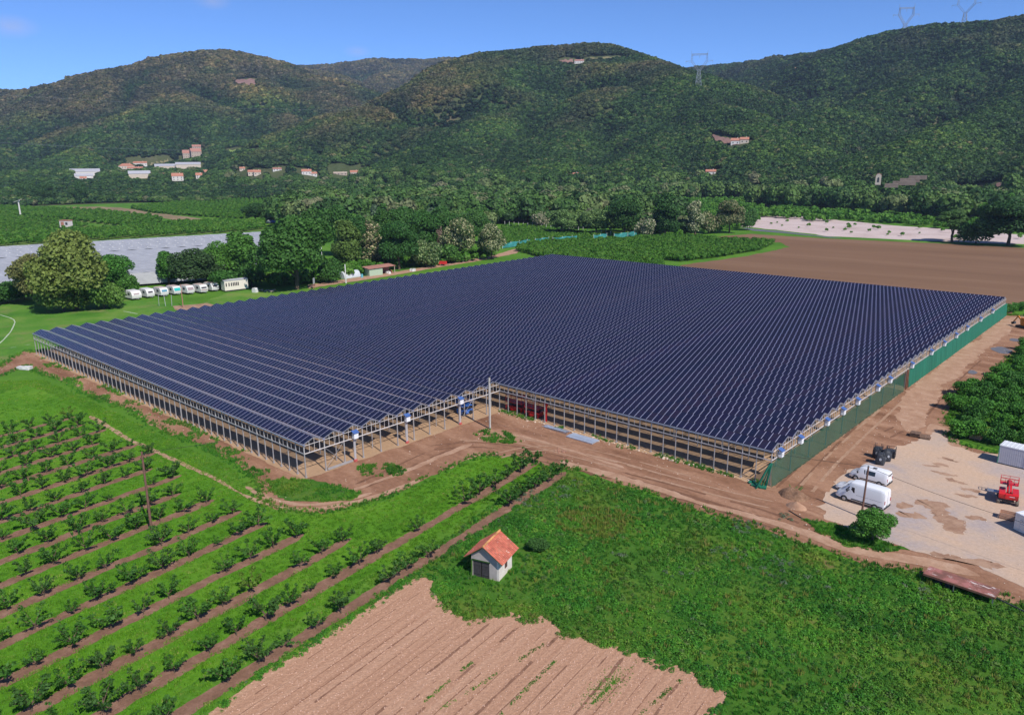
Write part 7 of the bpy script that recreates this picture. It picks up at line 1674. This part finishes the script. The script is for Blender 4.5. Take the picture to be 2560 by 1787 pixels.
# white container with printed panels
wc = gp(2533, 1323); t = empty('white_container', (wc[0] + .0, wc[1], .033), R(-30), 'white ribbed container with faint dark lettering at the right border', 'container')
b = MB(); b.box((3.0, 1.2, 1.05), (6.0, 2.4, 2.0))
for k in range(28): b.box((.15 + k * .21, -.01, 1.05), (.10, .03, 1.8))
for k in range(10): b.box((-.01, .2 + k * .22, 1.05), (.03, .10, 1.8))
b.build('wall', m_white2, t); b = MB(); b.box((3.0, 1.2, 2.09), (6.06, 2.46, .08))
for k in range(9): b.box((.4 + k * .65, 1.2, 2.14), (.05, 2.3, .03))
b.build('roof', m_white, t)
b = MB(); rr = random.Random(8)
for row, n_c in ((1.45, 3), (1.05, 7)):
    for k in range(n_c): b.box((.75 + k * .20, -.032, row), (.12, .012, .16 if row > 1.2 else .13)); b.box((.75 + k * .20 + .02, -.034, row + .02), (.05, .014, .05))
b.build('faint_lettering', m_print, t)
# boom lift
def boom_lift(p, rz):
    t = empty('boom_lift', p, rz, 'bright red boom lift with raised basket parked on the gravel yard', 'lift'); t.scale = (1, 1, .80)
    b = MB(); b.box((0, 0, .62), (2.5, 1.25, .34)); b.box((0, 0, .42), (1.8, .8, .2)); b.build('chassis', m_trim, t)
    for x in (-1.05, 1.05):
        b = MB(); b.bar((x, -.9, .45), (x, .9, .45), .16); b.build('axle', m_rim, t)
    for x in (-1.05, 1.05):
        for sg in (1, -1): w_ = MB().wheel((x, sg * .98, .46), .46, .34, 20).build('wheel', plain_tyre, t, 40); MB().wheel((x, sg * 1.12, .46), .22, .1).build('rim', m_red, w_, 40)
    b = MB(); prof = [(-1.45, .95), (-1.62, 1.2), (-1.62, 1.75), (-1.3, 1.98), (.4, 1.98), (.75, 1.6), (.75, .95)]; b.prism(prof, -1.02, -.36); b.prism(prof, .36, 1.02); b.prism([(-1.50, .95), (-1.74, 1.25), (-1.70, 1.8), (-1.35, 1.9), (-1.2, .95)], -.35, .35)
    b.build('turntable', m_red, t, 35); MB().wheel((0, 0, .86), .5, .16, 18, 'Y').build('slew_ring', m_trim, t)
    b = MB(); b.box((-1.735, -.35, 1.55), (.012, .55, .07)); b.build('maker_lettering', m_white, t)
    b = MB(); b.bar((-1.1, .16, 1.9), (1.7, .16, 2.55), .22, .28); b.bar((-1.1, -.16, 1.9), (1.7, -.16, 2.55), .22, .28); b.build('lower_boom', m_red, t)
    b = MB(); b.bar((1.7, 0, 2.55), (-.9, 0, 3.1), .30, .32); b.build('upper_boom', m_red, t)
    b = MB(); b.bar((-1.1, 0, 2.05), (.4, 0, 2.35), .12); b.build('lift_cylinder', m_rim, t)
    bk = MB()
    for z in (2.05, 2.6, 3.1):
        for (a, c) in (((1.3, -.95), (2.2, -.95)), ((2.2, -.95), (2.2, .95)), ((2.2, .95), (1.3, .95)), ((1.3, .95), (1.3, -.95))): bk.bar((*a, z), (*c, z), .05)
    for x, y in ((1.3, -.95), (2.2, -.95), (2.2, .95), (1.3, .95), (2.2, 0), (1.3, -.45), (1.3, .45)): bk.bar((x, y, 2.05), (x, y, 3.1), .05)
    bk.box((1.75, 0, 2.03), (.95, 1.9, .05)); bk.build('basket', m_red, t)
    b = MB(); b.box((.2, 1.65, 1.18), (.9, 1.2, .06)); b.bar((.2, 1.0, 1.15), (.2, 2.2, 1.15), .08)
    for x in (-.2, .6): b.bar((x, 2.2, 1.2), (x, 2.2, 1.4), .05)
    b.build('swing_tray', m_rim, t)
plain_tyre = plain('dusty tyre', (0.16, 0.14, 0.11), 0.9, 0, 0.2, 4)
p = z5(2070, 905); boom_lift((p[0] + .1, p[1] + .9, .033), R(100))
# low deck of a flat trailer, rust and flaking paint
def deck_mat():
    m, n, l, b_ = nodes_of('flaking rusty deck'); tc = n.new('ShaderNodeTexCoord'); t = noise(n, l, tc.outputs['Object'], .9, 6, .65)
    r = ramp(n, [(0.38, (0.17, 0.075, 0.055)), (0.52, (0.27, 0.105, 0.08)), (0.60, (0.36, 0.14, 0.12))]); l.new(t.outputs[0], r.inputs[0]); t2 = noise(n, l, mapped(n, l, tc.outputs['Object'], 0, (.5, 1.6, 1)), 1.6, 6, .7)
    r2 = ramp(n, [(0.58, (0, 0, 0)), (0.63, (1, 1, 1))]); l.new(t2.outputs[0], r2.inputs[0]); c = mix(n, l, r2.outputs[0], r.outputs[0], (0.58, 0.49, 0.46)); l.new(c, b_.inputs['Base Color']); b_.inputs['Roughness'].default_value = .8
    return m
z9 = lambda x, y, z=0.: gp(1900 + x / 3.162, 1280 + y / 3.162, z)
dA = z9(1290, 480, .95); dB = z9(1855, 672, .95); dC = z9(1345, 412, .95); ln = np.linalg.norm(dB - dA); hd = yawvec(dB - dA); wdt = 1.95
t = empty('flat_trailer', (dA[0], dA[1], 0.0), hd, 'low flatbed trailer with a rusty flaking red deck at the meadow edge', 'trailer')
b = MB(); b.box((ln / 2, wdt / 2, .88), (ln, wdt, .14)); b.build('deck', deck_mat(), t); b = MB(); b.box((ln / 2, -.03, .84), (ln, .05, .20)); b.box((ln + .03, wdt / 2, .84), (.05, wdt, .2)); b.build('edge_rail', m_rust, t)
b = MB(); b.bar((0.2, .5, .72), (ln - .2, .5, .72), .14, .18); b.bar((.2, wdt - .5, .72), (ln - .2, wdt - .5, .72), .14, .18); b.build('chassis_beam', m_trim, t)
b = MB(); b.bar((ln * .45, -.03, 0), (ln * .45, -.03, .8), .07); b.bar((ln - .15, .2, 0), (ln - .15, .2, .8), .1); b.bar((ln - .15, wdt - .2, 0), (ln - .15, wdt - .2, .8), .1); b.build('prop', m_rim, t)
for x in (ln * .22, ln * .36):
    for y in (.3, wdt - .3): MB().wheel((x, y, .32), .32, .2).build('wheel', m_tyre, t, 40)
b = MB(); b.bar((ln, wdt * .4, .55), (ln + 2.4, wdt * .3, .25), .10); b.build('drawbar', m_trim, t)
# galvanised sheets stacked by the greenhouse
m_sheet = plain('galvanised sheet', (0.50, 0.56, 0.66), 0.35, 0.35, 0.12, 2.0)
z3 = lambda x, y: gp(1180 + x / 6.167, 900 + y / 6.167)
a = z3(1450, 1190); c = z3(1850, 1305); dd = z3(1500, 1150); e = c - a; hd = yawvec(e); t = empty('sheet_stack', (a[0], a[1], .03), hd, 'neat stack of pale bluish metal sheets on the bare earth', 'metal sheets')
for k in range(3):
    b = MB(); b.box((np.linalg.norm(e) / 2, .32 + k * .64, .12 + .03 * (k % 2)), (np.linalg.norm(e), .60, .16)); b.box((np.linalg.norm(e) / 2 + .1, .32 + k * .64, .215 + .03 * (k % 2)), (np.linalg.norm(e), .10, .03)); b.build('sheet_bundle', m_sheet, t)
MB().box((1.0, 1.0, .02), (.12, 2.0, .06)).build('batten', m_wood, t)
a = z3(1060, 1030); c = z3(1420, 1130); e = c - a; hd = yawvec(e); t = empty('profile_pile', (a[0], a[1], .03), hd, 'loose pile of grey gutter profiles left of the neat sheet stack', 'metal profiles'); rr = random.Random(2)
for k in range(9): b = MB(); b.bar((rr.uniform(0, .7), .1 + k * .12, .06 + .05 * (k % 3)), (np.linalg.norm(e) + rr.uniform(-.4, .6), .1 + k * .12 + rr.uniform(-.25, .25), .06 + .05 * (k % 3)), .10, .05); b.build('profile', m_sheet if k % 3 else m_alu, t)
# heap of rubble and the pit by the net corner
m_rubble = ground_mat('dug earth', [(0.3, (0.17, 0.09, 0.055)), (0.6, (0.36, 0.22, 0.14))], 0.9, FINE, 3.0, 0.6, 1.0, 0.2)
def mound(name, c, rx_, ry_, h, seed, label, mat):
    n = 26; vs = []; fs = []
    for i in range(7):
        for k in range(n):
            a = 6.283 * k / n; q = i / 6; nz = fbm(np.array([math.cos(a) * q * 2.2 + seed]), np.array([math.sin(a) * q * 2.2 + seed]), 4)[0]
            vs.append((c[0] + rx_ * q * math.cos(a) * (1 + .35 * (nz - .5)), c[1] + ry_ * q * math.sin(a) * (1 + .35 * (nz - .5)), (1 - q * q) * h * (.35 + 1.3 * nz) - .05 * q + .02))
    for i in range(6):
        for k in range(n): fs.append((i * n + k, i * n + (k + 1) % n, (i + 1) * n + (k + 1) % n, (i + 1) * n + k))
    o = MB().add(vs, fs).build(name, mat, None, 80); return tag(o, label, 'heap')
c = gp(1985, 1240); mound('earth_heap', c, 2.0, 1.5, .9, 3, 'heap of dark dug earth and roots near the green net corner', m_rubble); c = gp(1990, 1268); mound('sand_heap', c, 1.3, 1.0, .55, 9, 'pale sand heap in front of the dark earth heap', m_sand)
b = MB(); rr = random.Random(5); c = gp(1975, 1238)
for k in range(7): a = rr.random() * 3.1; b.bar((c[0] - 1 + rr.random() * 1.6, c[1] - .6 + rr.random(), .15), (c[0] - 1 + rr.random() * 2.2, c[1] + rr.random() * 1.4, .9 + rr.random() * .4), .07)
o = b.build('broken_planks', m_wood); tag(o, 'broken brown planks sticking out of the dug earth heap', 'timber')
pts = [gp(1972, 1277), gp(1990, 1288), gp(2010, 1299), gp(2026, 1304)]; o = MB().tube([tuple(p + np.array([0, 0, .08])) for p in pts], .06, 6).build('black_pipe', m_cable); tag(o, 'black pipe lying across the track edge below the heap', 'pipe')
rr = random.Random(6); c = gp(1400, 1128); b = MB()
m_brick = plain('brick rubble', (0.36, 0.19, 0.13), 0.9, 0, 0.25, 6)
for k in range(16): b.box((c[0] + rr.gauss(0, .55), c[1] + rr.gauss(0, .35), .08), (.24, .14, .12), rz=rr.random() * 3, rx=rr.uniform(-.4, .4))
o = b.build('brick_rubble', m_brick); tag(o, 'small scatter of broken bricks on the front track', 'rubble', None, 'stuff')
c = gp(61, 924); b = MB(); b.box((c[0], c[1], .35), (3.2, .9, .55), rz=.4); b.box((c[0] + .9, c[1] + .4, .5), (1.6, 1.0, .6), rz=.7); o = b.build('wrapped_bundle', m_white2); tag(o, 'white plastic wrapped bundle lying in the grass by the far left corner', 'bundle')
# scissor lifts and tools standing under the roof edge
def scissor(p, rz, L, label, mat):
    t = empty('scissor_lift', p, rz, label, 'lift', 'machines parked under the greenhouse roof'); b = MB(); b.box((0, 0, .55), (L, 1.5, .7)); b.build('base', mat, t)
    for x in (-L * .33, L * .33):
        for sg in (1, -1): MB().wheel((x, sg * .72, .36), .36, .25).build('wheel', m_tyre, t, 40)
    b = MB()
    for k in range(3):
        for sg in (1, -1): b.bar((-L * .4, sg * .5, .95 + k * .18), (L * .4, sg * .5, 1.13 + k * .18), .08); b.bar((L * .4, sg * .5, .95 + k * .18), (-L * .4, sg * .5, 1.13 + k * .18), .08)
    b.build('scissor_arms', m_trim, t); b = MB(); b.box((0, 0, 1.55), (L, 1.5, .10))
    for z in (2.1, 2.6):
        for sg in (1, -1): b.bar((-L / 2, sg * .74, z), (L / 2, sg * .74, z), .05); b.bar((sg * L / 2, -.74, z), (sg * L / 2, .74, z), .05)
    for x in (-L / 2, -L / 6, L / 6, L / 2):
        for sg in (1, -1): b.bar((x, sg * .74, 1.55), (x, sg * .74, 2.6), .05)
    b.build('platform', mat, t)
scissor((2.4, YC + 1.6, .036), R(4), 3.4, 'red scissor lift just inside the inner corner of the greenhouse', m_red)
scissor((6.6, YC + 1.3, .036), R(2), 2.9, 'second red scissor lift inside the long front edge', m_red)
scissor((-3.0, 33.0, .036), R(80), 2.2, 'blue scissor lift under the gables near the inner corner', m_blue)
b = MB(); b.box((0, 0, 1.6), (.25, .3, 3.2)); b.box((0, 0, 2.9), (.5, .4, .5)); b.box((0, 0, 1.8), (.4, .35, .4)); o = b.build('red_mast', m_red); o.location = (9.9, YC + .45, .03); tag(o, 'narrow red machine mast at the front edge beside a double post', 'mast')
# excavator at the right border
ex = gp(2556, 820); t = empty('excavator', (ex[0] + .4, ex[1], .03), R(150), 'small orange excavator at the right border on the sandy track', 'excavator')
b = MB(); b.prism([(-1.2, .0), (1.2, .0), (1.45, .3), (1.2, .62), (-1.2, .62), (-1.45, .3)], -1.0, -.6); b.prism([(-1.2, .0), (1.2, .0), (1.45, .3), (1.2, .62), (-1.2, .62), (-1.45, .3)], .6, 1.0); b.build('tracks', m_trim, t)
b = MB(); b.box((-.35, 0, 1.1), (1.9, 1.6, .8)); b.build('body', m_orange, t); b = MB(); b.box((.25, .4, 1.9), (1.0, .8, 1.3), taper=.9); cbn = b.build('cab', m_orange, t); MB().box((.25, .4, 1.95), (1.04, .72, .7)).build('cab_window', m_glass, cbn)
b = MB(); b.bar((.6, -.2, 1.3), (2.2, -.2, 2.6), .28); b.bar((2.2, -.2, 2.6), (3.2, -.2, 1.1), .22); b.build('arm', m_orange, t); MB().box((3.2, -.2, .75), (.7, .8, .6), ry=.4).build('bucket', m_trim, t); MB().box((1.6, 0, .35), (.12, 2.1, .5)).build('blade', m_trim, t)
# ================================================================ AIR
b = MB(); b.span((-5200, -260, -3), (3400, 5200, 480)); 
hz_m = bpy.data.materials.new('valley haze'); hz_m.use_nodes = True
n_ = hz_m.node_tree.nodes; n_.remove(n_['Principled BSDF']); pv_ = n_.new('ShaderNodeVolumePrincipled')
pv_.inputs['Color'].default_value = (0.55, 0.70, 1.0, 1); pv_.inputs['Density'].default_value = 0.000062; pv_.inputs['Anisotropy'].default_value = 0.0
hz_m.node_tree.links.new(pv_.outputs[0], n_['Material Output'].inputs['Volume'])
o = b.build('haze', hz_m); tag(o, 'thin blue haze filling the valley air towards the hills', 'haze', None, 'stuff')
